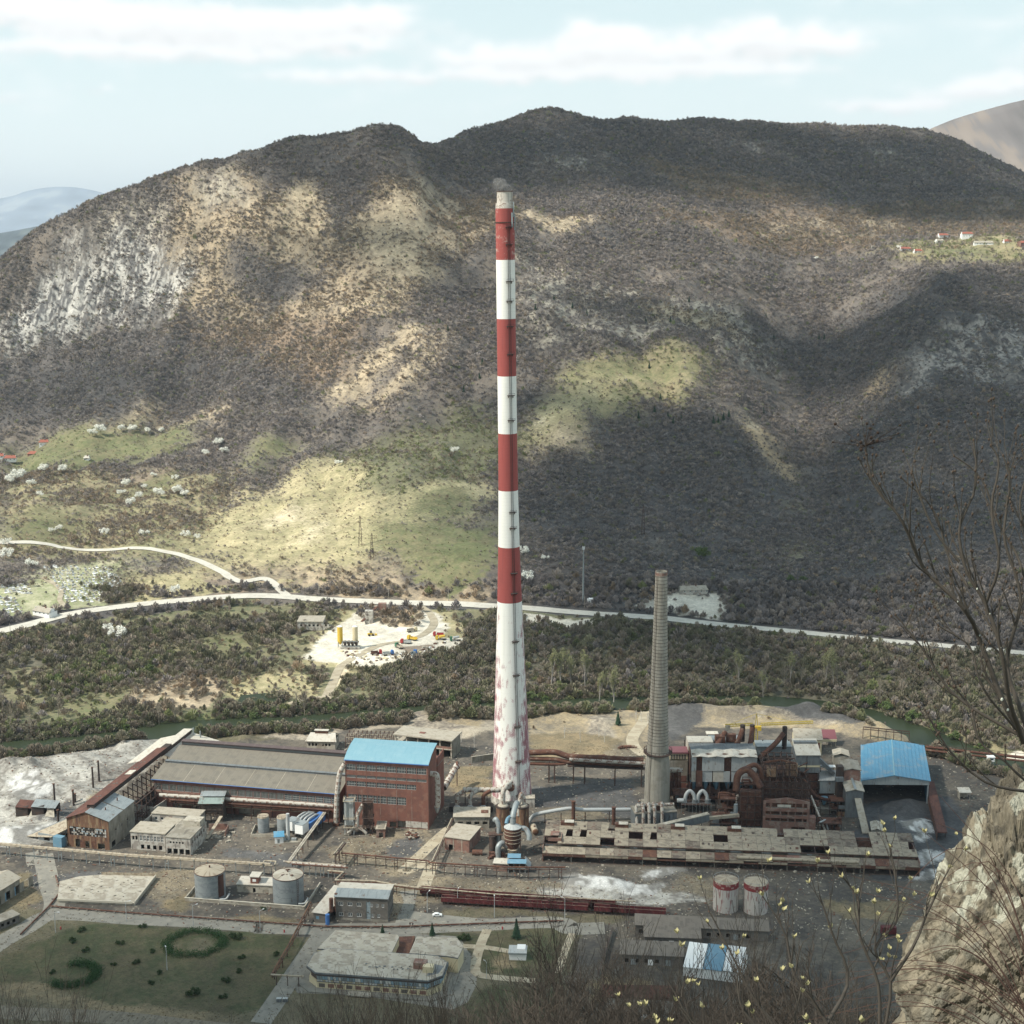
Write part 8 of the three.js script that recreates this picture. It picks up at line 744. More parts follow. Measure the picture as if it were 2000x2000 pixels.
// a branching frame: returns rods of trunk and twigs, and the twig ends
function branching(seed, h, o = {}) { const r = rngOf(seed), { forks = 4, levels = 4, angle = .55, taper = .62, upward = .25, r0 = h * .018, first = .28, wob = .16 } = o, trunk = [], twigs = [], ends = [];
  const grow = (p, dir, len, rad, lv) => { const n = lv === 0 ? 5 : 3; let q = p.clone(), d = dir.clone(), rr0 = rad; for (let i = 0; i < n; i++) { d.add(V((r() - .5) * wob, upward * .12 + (r() - .5) * wob * .5, (r() - .5) * wob)).normalize(); const e = q.clone().addScaledVector(d, len / n), r1 = rr0 * (lv === 0 ? .86 : .78); (lv < 1 ? trunk : twigs).push([q.toArray(), e.toArray(), Math.max(rr0, h * .0007), Math.max(r1, h * .0006)]); q = e; rr0 = r1; const f = (i + 1) / n; if (lv < levels - 1 && (lv > 0 || f > first)) { const c = lv === 0 ? Math.ceil(forks * .6) : (r() < .75 ? 1 : 2); for (let k = 0; k < c; k++) { const a = r() * 6.283, ax = V(Math.cos(a), 0, Math.sin(a)), nd = d.clone().multiplyScalar(Math.cos(angle)).addScaledVector(ax, Math.sin(angle)).add(V(0, upward, 0)).normalize(); grow(q, nd, len * taper * (.6 + .5 * r()) * (lv === 0 ? 1.15 - .55 * f : 1), rr0 * .6, lv + 1); } } } if (lv < levels - 1) { grow(q, d, len * taper * .7, rr0 * .85, lv + 1); } else ends.push([q.toArray(), d.toArray()]); };
  grow(V(0,0,0), V((r() - .5) * .15,1, (r() - .5) * .15).normalize(), h * .62, r0,0); return { trunk, twigs, ends }; }
function leaves(n, seed, clumps, s) { const r = rngOf(seed), P = []; for (let k = 0; k < n; k++) { const c = clumps[Math.floor(r() * clumps.length)], a = r() * 6.283, e = Math.acos(2 * r() - 1), q = Math.pow(r(), .45), x = c[0] + Math.sin(e) * Math.cos(a) * c[3] * q, y = c[1] + Math.cos(e) * c[3] * .85 * q, z = c[2] + Math.sin(e) * Math.sin(a) * c[3] * q, u = V(r() - .5, r() - .5, r() - .5).normalize(), w = V(r() - .5, r() - .5, r() - .5).cross(u).normalize(), t = s * (.6 + .8 * r()); P.push(x, y, z, x + u.x * t, y + u.y * t, z + u.z * t, x + w.x * t, y + w.y * t, z + w.z * t); } const g = new THREE.BufferGeometry(); g.setAttribute('position', new THREE.Float32BufferAttribute(P, 3)); g.setAttribute('uv', new THREE.Float32BufferAttribute(new Float32Array(P.length / 3 * 2), 2)); g.computeVertexNormals(); return g; }
const leafM = (r, g, b) => new THREE.MeshPhysicalMaterial({ color: lin(r, g, b), roughness: .95, side: THREE.DoubleSide });
const bark = plain(.14,.115,.09,1), barkPale = plain(.34,.31,.27,1), barkDark = plain(.075,.062,.05,1), blossom = leafM(.85,.84,.76), springLeaf = leafM(.17,.2,.065), willow = leafM(.11,.15,.05), needle = leafM(.022,.05,.024), paleBud = leafM(.27,.27,.13), hedge = leafM(.035,.06,.018);
const clumpsOf = (seed, n, w, h, y) => { const r = rngOf(seed); return Array.from({ length: n }, () => { const a = r() * 6.283, q = Math.sqrt(r()) * w; return [Math.cos(a) * q, y + r() * h * (1 - .5 * (q / w)), Math.sin(a) * q, w * (.3 + .25 * r())]; }); };
function leafTree(name, label, cat, group, seed, h, m, n, s, wide = .36) { const g = thing(name, label, cat, 0,0,0,0, group), b = branching(seed, h * .8, { levels: 3, forks: 4 }); obj('trunk', rods(b.trunk.concat(b.twigs), 4), bark, g); obj('crown', leaves(n, seed + 5, clumpsOf(seed + 9,11, h * wide, h * .5, h * .38), s), m, g); return g; }
function bareTree(name, label, group, seed, h, m, o, budM) { const g = thing(name, label, 'tree', 0,0,0,0, group), b = branching(seed, h, o); obj('trunk', rods(b.trunk, 5), m, g); obj('crown', rods(b.twigs, 3), m, g); if (budM) obj('bud_haze', leaves(Math.min(2600, b.ends.length * 7), seed, b.ends.map(e => [...e[0], h * .035]), h * .016), budM, g); return g; }
function spread(proto, S, labelOf, group) { const rank = S.map((s, i) => S.filter((t, j) => t[0] < s[0] || (t[0] === s[0] && j < i)).length), lb = labelOf, n0 = S.length; if (n0 > 4) labelOf = i => { const t = lb(i); return t.split(' ').length > 9 ? t : t + ', ' + (ORD[rank[i]] || 'last') + ' from the left'; }; S.forEach((s, i) => { const p = s.length > 2 && s[2] === 'xz' ? s : hit(s[0], s[1]), y = H(p[0], p[1]) - .2, k = s[3] || s[2] && +s[2] || 1; if (i === 0) { proto.position.set(p[0], y, p[1]); proto.scale.setScalar(k); tag(proto, labelOf(0), null, group); } else copy(proto, p[0], y, p[1], i * 1.7, labelOf(i), group, k); }); }
{ // blossoming fruit trees on the left-hand slopes, and a few elsewhere
  const S1 = [[33,910,1.5],[18,914,1],[60,920,.9],[82,893,1.1],[118,893,1],[190,820,1.3],[230,816,1],[250,816,1],[278,818,.8],[175,824,1],[305,818,.8],[412,842,1],[388,862,.9],[424,858,.9],[238,920,1],[262,942,.8],[300,940,1.1],[335,935,1.1],[348,938,.8]], S2 = [[230,935,.9],[272,922,.7],[10,1055,1.3],[60,1072,1.1],[12,1030,1],[350,1014,.9],[372,1018,.7],[273,1012,.9],[246,955,1.2],[330,906,.8],[76,938,.8],[100,1005,.7],[112,1000,.7],[196,1010,.9],[290,900,.7],[858,856,1],[986,1046,1],[995,1098,1.2],[1030,1058,.7],[330,1120,1],[220,1205,1.3],[205,1196,1],[640,878,.8],[1540,490,.7],[1695,470,.8]];
  spread(leafTree('blossom_tree', '', 'tree', '', 11,12, blossom, 1700,.6,.4), S1, i => i === 0 ? 'largest white-blossoming tree at the left edge of the slope' : 'white-blossoming tree on left-hand slope', 'blossoming fruit trees on the slopes'); spread(leafTree('blossom_shrub', '', 'tree', '', 23,9.5, blossom, 1000,.55,.44), S2, i => 'small blossoming tree on the slopes', 'small blossoming trees on the slopes'); }
{ const mk = seed => { const g = thing('conifer', '', 'tree', 0,0,0), r = rngOf(seed), P = []; obj('trunk', cyl(.22,.06,7.6,0,0,0,6), bark, g); for (let k = 0; k < 900; k++) { const f = Math.pow(r(), .7), y = 7.8 - f * 6.9, a = r() * 6.283, R = f * 2.3 * (.55 + .45 * Math.abs(Math.sin(y * 4.2))), q = R * (.35 + .65 * r()), w = .22 + .25 * r(), x = Math.cos(a) * q, z = Math.sin(a) * q; P.push(x * .5, y + .2, z * .5, x + Math.sin(a) * w, y - .25, z - Math.cos(a) * w, x - Math.sin(a) * w, y - .35, z + Math.cos(a) * w); } const q = new THREE.BufferGeometry(); q.setAttribute('position', new THREE.Float32BufferAttribute(P, 3)); q.setAttribute('uv', new THREE.Float32BufferAttribute(new Float32Array(P.length / 3 * 2), 2)); q.computeVertexNormals(); obj('crown', q, needle, g); return g; };
  const S = [[1080,582],[1107,596],[1045,568],[1265,608],[1300,570],[1218,610],[905,715],[875,740],[946,676],[910,688],[952,640],[1246,755],[1205,790],[1260,790],[1270,800],[1285,795],[1235,778],[1346,800,1.2],[1365,795,1.3],[1375,790,1.3],[1355,800],[1440,780],[1445,600],[1460,640],[1500,820],[1225,695],[1010,585],[830,612],[845,625],[1545,640],[1555,640]]; spread(mk(3), S, i => 'dark conifer on the middle slope', 'conifers scattered on the slopes');
  const sp = mk(8); spread(sp, [[...[1.8,-561.2], 'xz', 1.15],[...[-33.2,-563.9], 'xz', .75],[...[-54.1,-566.2], 'xz', .5],[...[62.5,-823.4], 'xz', 1.1]], i => ['big dark spruce on the grass above the white hut', 'rounded fir beside the forecourt', 'small fir behind the octagonal office', 'lone dark spruce on the waste ground between chimneys'][i], 'spruces in the works grounds'); }
{ // river bank: tall pale poplars, budding willows
  spread(bareTree('poplar', '', '', 31,17, barkPale, { levels: 4, forks: 5, angle: .42, upward: .5, first: .3 }, paleBud), [[1040,1300,1.5],[1056,1302,1.5],[1078,1300,1.4],[1104,1302,1.5],[1130,1330,1.2],[1158,1332,1.4],[1395,1296,1.4],[1490,1296,1.3],[1556,1300,1.5],[1572,1300,1.4],[1440,1322,1.1]], i => 'tall pale budding poplar by the river', 'pale poplars on the river bank');
  spread(bareTree('bare_bank_tree', '', '', 47,17, plain(.3,.26,.2,1), { levels: 4, forks: 5, angle: .6, upward: .35 }), [[1390,1290],[1440,1300],[1480,1296],[1510,1296],[1555,1300],[1580,1296],[1660,1330],[1700,1320],[20,1380],[60,1385],[5,1340],[110,1360],[560,1345],[575,1350],[300,1370],[330,1366],[1250,1300],[1600,1310],[1760,1330]], i => 'leafless grey tree on the river bank', 'bare trees on the river bank');
  spread(leafTree('willow_bush', '', 'bush', '', 53,6.5, willow, 1300,.42,.5), [[110,1290,1.2],[190,1260],[285,1270,1.1],[250,1265],[620,1345],[520,1352],[480,1360],[850,1330,1.1],[1000,1325,1.2],[1030,1328],[1640,1335,1.4],[1670,1345,1.3],[1720,1365,1.4],[1770,1385,1.4],[1800,1400,1.2],[1850,1420],[1270,1325,1.1],[1325,1055,1.9],[1490,1100,1.2],[1515,1100],[900,1330,1.2],[760,1338],[140,1390],[200,1384,1.2],[240,1382],[170,1372]], i => i === 17 ? 'big round light green tree alone on the dark slope' : 'green willow bush on valley floor', 'green bushes on the valley floor');
  spread(bareTree('birch', '', '', 61,8, plain(.55,.53,.48), { levels: 3, forks: 4, angle: .4, upward: .6 }), [[1065,1392],[1095,1400],[1130,1390],[1140,1400],[1200,1360],[1210,1362],[1222,1364],[870,1400],[895,1410],[1480,560],[1600,590]], i => 'thin white-stemmed birch on the waste ground', 'birches on the waste ground'); }
{ // bushes on the lawns, two planted rings
  const b = thing('lawn_bush', '', 'bush', 0,0,0); obj('stems', rods(branching(71,1.2, { levels: 2, forks: 5 }).twigs, 3), barkDark, b); obj('crown', leaves(900,72, clumpsOf(73,9,1.5,.9,.5), .26), hedge, b); const L = [[898,485],[520,512],[465,570],[755,585],[533,632],[955,640],[713,725],[862,710],[1010,770],[1485,548,1.4],[1515,677],[1497,768],[1420,828],[1220,912,1.5],[1745,655],[955,838],[1400,925],[325,770]]; const pts = [[-155.2,-570.4],[-179.6,-567.3],[-180.7,-558.5],[-161.1,-556.5],[-173.9,-550.4],[-146.3,-549.1],[-159.0,-538.3],[-150.0,-540.0],[-138.8,-532.3],[-114.4,-561.7],[-109.3,-544.5],[-108.3,-533.0],[-111.7,-525.3],[-121.9,-515.3],[-95.0,-547.1],[-140.3,-524.3],[-110.7,-513.7],[-181.8,-532.3],[-107.4,-586.8],[-19.7,-559.2]]; pts.forEach((p, i) => { const k = [9,13,19].includes(i) ? 1.6 : rr(.75,1.15), lab = i === 18 ? 'round dark bush before the right storage tank' : i === 19 ? 'dark spreading bush behind the octagonal office' : `low dark bush on the big lawn, ${ORD[pts.filter(t => t[0] < p[0]).length]} from the left`; if (!i) { b.position.set(p[0],0, p[1]); tag(b, lab, null, 'bushes on the lawns'); } else copy(b, p[0],0, p[1], i, lab, 'bushes on the lawns', k); });
  const ring = (c, R, a0, a1, w, lab) => { const g = thing('planted_ring', lab, 'hedge', c[0],0, c[1]), C = []; for (let i = 0; i < 60; i++) { const a = mix(a0, a1, i / 59), q = R * rr(.88,1.08); C.push([Math.cos(a) * q, .55, Math.sin(a) * q * .92, w * rr(.7,1.1)]); } obj('foliage', leaves(11000,81, C, .32), leafM(.03,.075,.02), g); }; ring([-130.4,-556.2],11.6,0,6.283,2.7, 'dark green planted ring on the big lawn'); ring([-173.1,-530.4],9.5,-1.9,2.2,2.7, 'crescent of dark green planting at the left of the lawn'); }
const tracks = [[-73.0,-1104.0],[-63.0,-1080.1],[-58.0,-1052.7],[-60.3,-1030.9],[-69.4,-1009.9],[-91.1,-997.6],[-105.1,-970.2],[-114.6,-947.8],[-115.8,-912.5],[-116.6,-878.1],[-129.9,-873.4],[-140.0,-861.0]], roadFront = x => { for (let i = 0; i < roadA.length - 1; i++) if (x >= roadA[i][0] && x <= roadA[i + 1][0]) return -mix(roadA[i][1], roadA[i + 1][1], (x - roadA[i][0]) / (roadA[i + 1][0] - roadA[i][0])); return 1e5; };
// thicket on the valley floor beyond the river, and weeds round the works
strew('riverside_thicket', 'tangled bare and budding thicket on the valley floor', [spray(90,5,.04,.55,1), spray(100,6,.035,.45,1.1), spray(80,7,.045,.65,.95)],60000, () => { const d = rr(770,1135), x = rr(-.42,.42) * d; if (segDist(x, -d, roadA) < 10 || (d < roadFront(x) + 6 && d > roadFront(x) - 16 && rnd() < .8) || segDist(x, -d, tracks) < 5 || segDist(x, -d, river) < 12 || Math.hypot(x + 158, d - 838) < 17) return null; return growth(x, -d, 1,4.2); });
strew('bank_willows', 'young willows fringing both river banks', [spray(150,15,.05,.6,1), spray(150,16,.05,.5,1.1)],30000, () => { const d = rr(740,900), x = rr(-.42,.42) * d, q = segDist(x, -d, river); if (q < 11 || q > 22 + 8 * vn(x / 20, d / 20) || vn(x / 28 + 4, d / 90) < (Math.abs(x + 60) < 120 ? .22 : .42)) return null; const front = H(x, -d - 14) < -1; const c = [[.2,.21,.11],[.28,.25,.18],[.24,.2,.15]][Math.floor(rnd() * 3)], s = (front ? 8 : 6.5) * (.3 + .7 * rnd() * rnd() + .15 * rnd()); return [x, H(x, -d) - .2,-d, s, s, ...c]; });
strew('waste_ground_weeds', 'dry weeds and young shoots on the waste ground', [spray(26,8,.05,.6,.8)],60000, () => { const d = rr(480,790), x = rr(-.4,.4) * d, k = kindAt(x, -d); if (!/weedy|straw|tailing|lawn|yardtan/.test(k) || rnd() < .3) return null; const s = k === 'lawn' ? rr(.2,.5) : rr(.3,.8), t = TINT[k === 'lawn' ? 2 : 1][Math.floor(rnd() * 3)]; return [x, H(x, -d) - .05,-d, s, s, t[0] * .5, t[1] * .5, t[2] * .4]; });
strew('yard_litter', 'scattered stones and scrap lying about the works', [box(1,.5,.8), box(.6,.4,1.6)],16000, () => { const d = rr(560,790), x = rr(-.4,.4) * d, k = kindAt(x, -d); if (!/yard|rubble|tailing|slag|ash/.test(k)) return null; const s = k === 'rubble' ? rr(.5,1.7) : rr(.2,.8), c = [[.4,.36,.28],[.16,.08,.05],[.28,.25,.2],[.12,.11,.1]][Math.floor(rnd() * 4)]; return [x, H(x, -d) - .05,-d, s, s * rr(.5,1.2), ...c]; });


// ---------- close by: boulder, bare ash tree, budding shrub, saplings on the castle slope ----------
{
  const c = [2.780,284.958,-7.364], N = 5, ico = new THREE.IcosahedronGeometry(1,90), p = ico.attributes.position, col = [], R = [.66,1.16,.62]; // a weathered limestone knob with lichen
  const v3 = (x, y, z) => { const k = Math.floor(z), f = z - k, w = f * f * (3 - 2 * f); return mix(vn(x + k * 37.1, y + k * 17.7), vn(x + k * 37.1 + 37.1, y + k * 17.7 + 17.7), w); }, n3 = (x, y, z, s) => { let t = 0, w = .5; for (let o = 0; o < 4; o++) { t += w * v3(x * s + 40, y * s + 70, z * s + 20); s *= 2.1; w *= .5; } return t / .9375; };
  for (let i = 0; i < p.count; i++) { const X = p.getX(i), Y = p.getY(i), Z = p.getZ(i), x = X, y = Y * 1.7, z = Z, t5 = n3(x, y, z, 1.7) * 7, ledge = (Math.floor(t5) + sstep(.7,1, t5 - Math.floor(t5))) / 7, f = .72 + .36 * ledge + .16 * n3(x, y, z, 1.5) + .12 * (n3(x, y, z, 5) - .5) - .16 * Math.abs(n3(x, y, z, 3.2) - .5) - .09 * Math.abs(n3(x, y, z, 8) - .5) - .03 * sstep(.022,0, Math.abs(n3(x, y, z, 3) - .5)) + .035 * (n3(x, y, z, 18) - .5) + .022 * (n3(x, y, z, 44) - .5); p.setXYZ(i, X * f * R[0] * (1 - .28 * Y), Y * f * R[1], Z * f * R[2]);
    const g = n3(x, y, z, 4), h = n3(x, y, z, 15), w = n3(x + 4, y, z, 5), k = [0,0,0], A = [.215,.185,.132], B = [.09,.078,.056], L = [.31,.3,.235], D = [.07,.062,.048]; const t = sstep(.4,.6,.6 * g + .4 * h), li = sstep(.575,.61, w + .14 * (h - .5)) * (Y > .45 ? 1.2 : .25), dk = sstep(.58,.66, h) * .6; for (let q = 0; q < 3; q++) { let v = mix(A[q], B[q], t); v = mix(v, D[q], dk); k[q] = mix(v, L[q], li); } col.push(...k); }
  ico.setAttribute('color', new THREE.Float32BufferAttribute(col, 3)); ico.computeVertexNormals(); const g = thing('boulder', 'large pale lichen-crusted boulder at the lower right', 'rock', ...c); const nt = (() => { const d = new Uint8Array(256 * 256 * 4); for (let j = 0; j < 256; j++) for (let i = 0; i < 256; i++) { const v = 255 * (.5 * pn(i / 8, j / 8,32) + .3 * pn(i / 3.2, j / 3.2,80) + .2 * h2(i, j)); d.set([v, v, v, 255], (j * 256 + i) * 4); } const t = new THREE.DataTexture(d, 256,256); t.wrapS = t.wrapT = THREE.RepeatWrapping; t.magFilter = THREE.LinearFilter; t.repeat.set(9,6); t.needsUpdate = true; return t; })(); obj('rock', ico, new THREE.MeshStandardMaterial({ vertexColors: true, roughness: 1, bumpMap: nt, bumpScale: .012 }), g);
}
function stems(L, r0, r1, seed, twig, tl) { // limbs along given points, tapering, with side twigs that end in buds
  const r = rngOf(seed), S = [], E = []; for (const pts of L) { const c = new THREE.CatmullRomCurve3(pts.map(q => V(...q)), false, 'centripetal'), len = c.getLength(), n = Math.max(8, Math.ceil(len / .05)); const rad = t => mix(r0 * (pts.k || 1), r1, Math.pow(t, .8)); let a = c.getPoint(0); for (let i = 1; i <= n; i++) { const t = i / n, b = c.getPoint(t); b.x += (r() - .5) * .004; b.y += (r() - .5) * .004; S.push([a.toArray(), b.toArray(), rad((i - 1) / n), rad(t)]); if (t > .25 && r() < twig) { let q = b.clone(), d = c.getTangent(t), rr0 = rad(t) * .6; d.add(V((r() - .5) * 1.7, r() * .9, (r() - .5) * 1.5)).normalize(); const m = 2 + Math.floor(r() * 4); for (let k = 0; k < m; k++) { d.add(V((r() - .5) * .35,.16, (r() - .5) * .3)).normalize(); const e = q.clone().addScaledVector(d, tl * (.5 + r() * .6)); S.push([q.toArray(), e.toArray(), rr0, rr0 * .8]); rr0 *= .8; q = e; if (r() < .5) { const d2 = d.clone().add(V((r() - .5) * 1.4, r() * .5, (r() - .5) * 1.2)).normalize(), e2 = q.clone().addScaledVector(d2, tl * (.4 + r() * .5)); S.push([q.toArray(), e2.toArray(), rr0 * .8, rr0 * .6]); E.push([e2.toArray(), d2.toArray()]); } } E.push([q.toArray(), d.toArray()]); } a = b; } E.push([a.toArray(), c.getTangent(1).toArray()]); } return [S, E]; }
const twigBark = plain(.055,.046,.036,.95), budBrown = plain(.06,.04,.027,.9), lichenO = plain(.5,.22,.03,1), lichenG = plain(.5,.52,.44,1);
{ // ash tree leaning in from the right
  const g = thing('bare_ash_tree', 'leafless lichen-spotted tree reaching in from the right edge', 'tree', 0,0,0), d = 6.2; const K = (p, k) => { p.k = k; return p; };
  const L = [K([[2.300,286.507,-5.831],[2.177,286.871,-5.902],[2.087,287.014,-5.930],[1.986,287.279,-5.981],[1.888,287.437,-5.910],[1.722,287.600,-5.942],[1.596,287.825,-5.884],[1.487,287.964,-5.911],[1.448,288.103,-5.938]],1.2), K([[2.177,286.871,-5.902],[1.904,287.027,-6.034],[1.767,287.218,-6.071],[1.653,287.363,-6.100]],.6), K([[2.166,286.860,-5.900],[2.041,287.100,-5.743],[1.975,287.320,-5.684],[1.911,287.509,-5.721],[1.836,287.635,-5.745],[1.804,287.803,-5.778],[1.868,287.971,-5.810],[1.864,288.160,-5.847]],.9), K([[2.233,286.772,-5.883],[2.189,286.960,-6.021],[2.166,287.132,-6.157],[2.224,287.406,-6.210],[2.154,287.679,-6.263],[2.178,287.918,-6.309],[2.150,288.020,-6.329]],.9), K([[1.804,287.677,-5.753],[1.719,287.782,-5.774],[1.655,287.908,-5.798],[1.612,288.034,-5.823]],.45), K([[2.263,286.677,-5.763],[1.944,286.769,-5.679],[1.802,286.886,-5.701],[1.694,287.057,-5.735]],.55), K([[2.338,286.870,-6.004],[2.305,287.132,-6.157],[2.306,287.404,-6.311],[2.318,287.727,-6.374],[2.270,288.028,-6.433]],.8), K([[1.878,287.548,-5.830],[1.821,287.654,-5.952],[1.755,287.849,-5.990],[1.622,287.979,-6.016]],.4), K([[1.911,287.509,-5.721],[1.931,287.699,-5.656],[1.900,287.906,-5.696],[1.931,288.091,-5.732],[1.900,288.153,-5.744]],.5), K([[2.132,287.162,-6.061],[1.995,287.318,-6.091],[1.934,287.428,-6.214],[1.911,287.610,-6.250]],.45), K([[2.270,287.428,-6.214],[2.235,287.589,-6.347],[2.153,287.727,-6.374],[2.082,287.912,-6.410],[1.964,288.005,-6.428]],.5), K([[2.226,287.142,-5.751],[2.117,287.356,-5.793],[2.161,287.612,-5.842],[2.085,287.868,-5.892],[2.117,288.039,-5.925]],.6), K([[2.143,286.904,-5.909],[1.954,287.133,-5.851],[1.910,287.285,-5.881],[1.777,287.372,-5.898]],.4), K([[2.194,286.673,-5.660],[1.997,286.880,-5.598],[1.890,286.963,-5.615],[1.847,287.110,-5.643],[1.762,287.194,-5.659]],.45)];
  const [S, E] = stems(L, .0135,.0034,5,.5,.075); obj('branches', rods(S, 6), twigBark, g); const B = []; for (const [p, q] of E) { const s = new THREE.SphereGeometry(.0048,6,5); s.scale(1,1.5,1); s.translate(...p); B.push(s); } obj('bud', B, budBrown, g); const r = rngOf(3), O = [[],[]]; for (const s of S) if (s[2] > .007 && r() < .3) { const q = new THREE.IcosahedronGeometry(s[2] * (.25 + .3 * r()), 1); q.scale(1,1.4,1); q.translate(s[0][0] + (r() - .5) * s[2] * 1.2, s[0][1], s[0][2] + s[2] * .7); O[r() < .4 ? 0 : 1].push(q); } obj('lichen_orange', O[0], lichenO, g); obj('lichen_grey', O[1], lichenG, g);
  const sd = []; const top = [1.448,288.120,-5.941]; for (let i = 0; i < 20; i++) { const q = new THREE.IcosahedronGeometry(.004 + .004 * r(), 1), a = r() * 6.3, l = .02 + .15 * r(); const e = [top[0] + Math.cos(a) * l, top[1] + .01 + .11 * (r() - .25), top[2] + Math.sin(a) * l]; q.translate(...e); sd.push(q.toNonIndexed()); sd.push(rods([[top, e, .0016,.0012]],3)); } obj('seed_cluster', sd, plain(.03,.018,.012,1), g);
}
{ // budding shrub before the sheds, lower right
  const mk = (name, lab, L, r0, r1, seed, twig, tl, budN) => { const g = thing(name, lab, 'shrub', 0,0,0), [S, E] = stems(L, r0, r1, seed, twig, tl); obj('branches', rods(S, 5), twigBark, g); const r = rngOf(seed + 1), P = []; E.forEach(([p, d], i) => { if (r() > budN) return; for (let k = 0; k < 5; k++) { const a = k * 1.257 + r(), D = V(...d).add(V(Math.cos(a) * .8,.3, Math.sin(a) * .8)).normalize(), s = .012 + .011 * r(), w = V(-Math.sin(a), .2, Math.cos(a)).multiplyScalar(s * .32), t = V(...p).addScaledVector(D, s), m = V(...p).addScaledVector(D, s * .5); P.push(...p, ...m.clone().add(w).toArray(), ...t.toArray(), ...p, ...t.toArray(), ...m.clone().sub(w).toArray()); } }); if (P.length) { const q = new THREE.BufferGeometry(); q.setAttribute('position', new THREE.Float32BufferAttribute(P, 3)); q.setAttribute('uv', new THREE.Float32BufferAttribute(new Float32Array(P.length / 3 * 2), 2)); q.computeVertexNormals(); obj('young_leaves', q, leafM(.34,.31,.16), g); } };
  mk('budding_shrub', 'grey shrub with pale yellow opening buds at lower right', [[[1.239,286.100,-4.530],[1.266,286.278,-4.565],[1.294,286.474,-4.603],[1.239,286.581,-4.623],[1.312,286.669,-4.641],[1.312,286.812,-4.668],[1.294,286.918,-4.689]],[[1.257,286.278,-4.565],[1.248,286.474,-4.603],[1.185,286.634,-4.634],[1.185,286.741,-4.654],[1.112,286.847,-4.675]],[[1.294,286.474,-4.603],[1.366,286.581,-4.623],[1.438,286.741,-4.654],[1.493,286.847,-4.675]],[[1.057,286.332,-4.168],[0.990,286.545,-4.209],[0.890,286.692,-4.238],[0.857,286.823,-4.263],[0.790,286.938,-4.285]],[[0.981,286.216,-4.349],[0.877,286.404,-4.385],[0.790,286.524,-4.408],[0.720,286.660,-4.435],[0.650,286.797,-4.462]],[[0.990,286.545,-4.209],[1.080,286.625,-4.326],[1.029,286.776,-4.356],[0.986,286.893,-4.378]]],.0075,.0024,21,.85,.05,.3);
  mk('low_budding_shrub', 'low tangled shrub with yellow buds at the bottom edge', [[[0.660,286.448,-3.986],[0.612,286.574,-4.011],[0.532,286.667,-4.029],[0.469,286.777,-4.050]],[[0.754,286.506,-3.896],[0.739,286.659,-3.925],[0.676,286.751,-3.943],[0.661,286.843,-3.961]],[[0.545,286.390,-4.077],[0.496,286.502,-4.099],[0.398,286.598,-4.117]],[[0.904,286.564,-3.805],[0.874,286.669,-3.825],[0.813,286.759,-3.843],[0.828,286.848,-3.860]],[[0.851,286.448,-3.986],[0.756,286.542,-4.005],[0.580,286.605,-4.017],[0.501,286.699,-4.035]],[[1.041,286.564,-3.805],[0.965,286.669,-3.825],[0.904,286.714,-3.834]]],.008,.0022,33,.95,.045,.28);
  const g = thing('bramble', 'arching dark red bramble stems across the boulder', 'shrub', 0,0,0), S = []; const r = rngOf(8); for (let i = 0; i < 30; i++) { const u0 = 1930 + r() * 60, v0 = 1880 + r() * 120, sp = 150 + r() * 300, up = 60 + r() * 260, e = [u0 - sp, v0 - up * (.4 + r())], m = [u0 - sp * .45, v0 - up * (.75 + .5 * r())], dd = 6.1 + r() * .5; const P3 = (u, v, q) => { const a = (u / 966 - 1) / FOC, b = (1 - v / 966) / FOC, s = Math.sin(PITCH), c = Math.cos(PITCH); return [a * q, EYE + (-s + b * c) * q, (-c - b * s) * q]; }; const c = new THREE.CatmullRomCurve3([V(...P3(u0 + 40, v0 + 60, dd)), V(...P3(...m, dd)), V(...P3(...e, dd))]); let a = c.getPoint(0); for (let k = 1; k <= 14; k++) { const b = c.getPoint(k / 14); S.push([a.toArray(), b.toArray(), .0032 * (1 - k / 20), .0032 * (1 - (k + 1) / 20)]); a = b; } } obj('stems', rods(S, 4), plain(.085,.045,.032,.9), g);
}
{ // tangled brush on the castle slope, one mass
  const bm = plain(.06,.05,.04,1), geos = [201,203,205].map(k => { const b = branching(k, 6, { levels: 5, forks: 4, angle: .75, upward: .22, first: .05, r0: .06, wob: .34, taper: .66 }); return rods(b.trunk.concat(b.twigs).map(([p, q, a, c]) => [p, q, Math.max(a, .008), Math.max(c, .006)]), 3); });
  geos.forEach(g => g.computeBoundingBox()); const tall = Math.max(...geos.map(g => g.boundingBox.max.y));
  strew('slope_brush', 'tangled leafless brush covering the castle slope', geos, 26, () => { const d = rr(26,62), u = rr(1020,1780), x = (u / 966 - 1) / FOC * d, z = -d, top = EYE - d * mix(.52,.6, rnd()), y = H(x, z) - .3, s = clamp((top - y) / tall, .3,2.4), c = rr(.6,1.3); return [x, y, z, s, s, .075 * c, .06 * c, .047 * c]; });
}
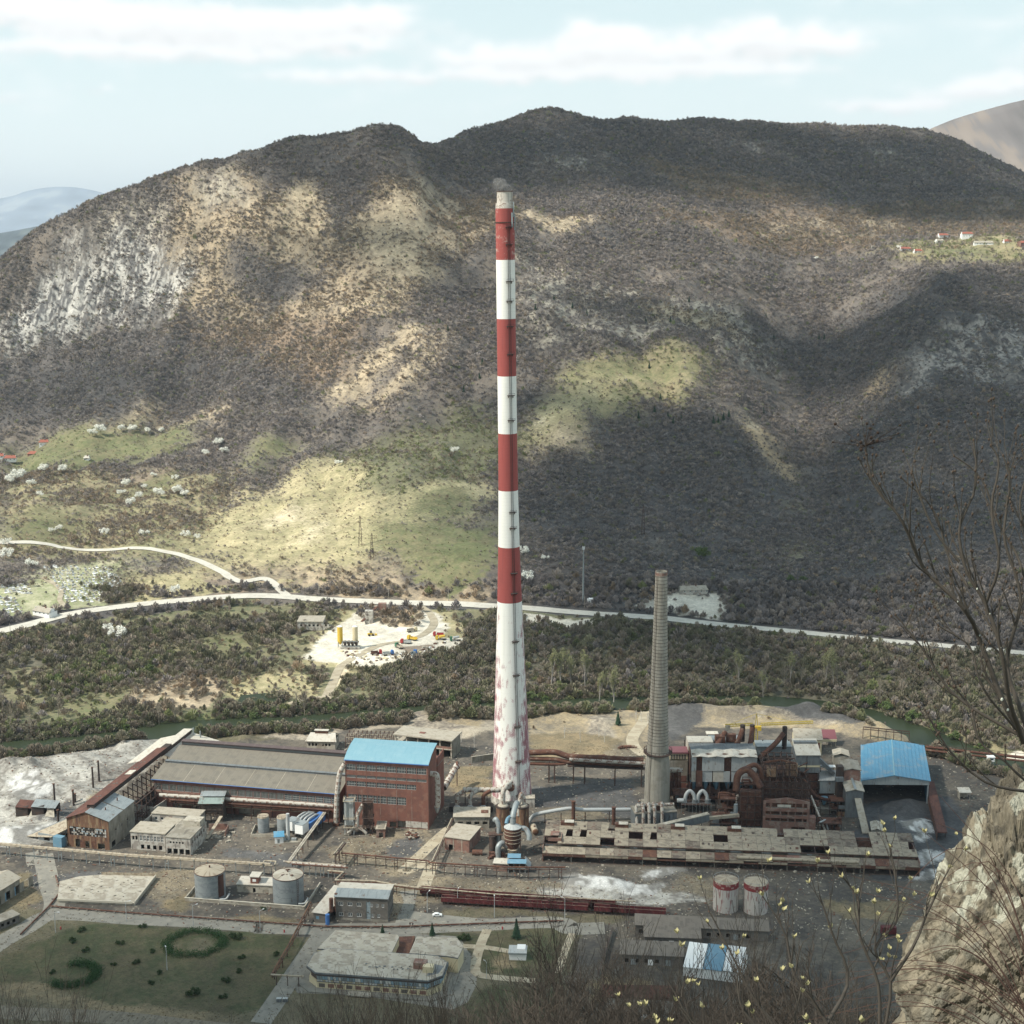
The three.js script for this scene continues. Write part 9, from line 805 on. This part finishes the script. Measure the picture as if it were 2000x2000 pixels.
{ // saplings on the castle slope below
  const o = { levels: 4, forks: 4, angle: .5, upward: .4, first: .1, r0: .09, wob: .2, taper: .64 }, m = plain(.05,.042,.033,1), protos = [bareTree('slope_sapling', '', '', 101,11, m, o, null), bareTree('slope_sapling', '', '', 107,10, m, { ...o, angle: .45 }, null), bareTree('slope_sapling', '', '', 113,12, m, { ...o, forks: 4 }, null)], used = [0,0,0], r = rngOf(19), hs = protos.map(P => Math.max(...P.children.map(c => { c.geometry.computeBoundingBox(); return c.geometry.boundingBox.max.y; })));
  const S = [[1060,1760,70],[1100,1830,60],[1150,1700,66],[1180,1790,58],[1230,1760,62],[1290,1700,52],[1330,1800,50],[1250,1840,60],[1010,1880,75],[960,1850,80],[900,1860,80],[830,1820,85],[770,1800,88],[700,1850,85],[640,1830,80],[590,1860,78],[860,1900,70],[1120,1900,56],[1200,1890,56],[740,1890,80],[50,1780,46],[0,1820,48],[110,1840,52],[1400,1760,46],[1030,1700,72],[1080,1650,84],[1380,1680,60],[1450,1720,54],[1530,1760,50],[480,1900,80],[420,1920,80],[540,1910,80],[1600,1800,44],[1700,1840,40],[1760,1780,44]]; for (let i = 0; i < 22; i++) S.push([620 + r() * 1080,1800 + r() * 110,48 + r() * 34]);
  const band = u => u < 200 ? 0 : u < 1000 ? 1 : 2; S.forEach(([u, v, d], i) => { const rk = ORD[S.filter((t, j) => band(t[0]) === band(u) && (t[0] < u || (t[0] === u && j < i))).length] || 'last'; const a = (u / 966 - 1) / FOC, b = (1 - v / 966) / FOC, s = Math.sin(PITCH), c = Math.cos(PITCH), x = a * d, z = (-c - b * s) * d, yt = EYE + (-s + b * c) * d, y0 = H(x, z) - .3, k = i % 3, P = protos[k], sc = (yt - y0) / hs[k], lab = u < 200 ? rk + ' from the left of the bare sapling twigs at lower left' : u < 1000 ? rk + ' from the left of the thin saplings before the octagonal office' : rk + ' from the left of the thin saplings at lower right', gr = u < 200 ? 'saplings at the lower left' : u < 1000 ? 'saplings before the office' : 'saplings at the lower right'; if (!used[k]) { used[k] = 1; P.position.set(x, y0, z); P.scale.setScalar(sc); tag(P, lab, null, gr); } else copy(P, x, y0, z, r() * 6.3, lab, gr, sc); });
}

renderer.render(scene, camera);
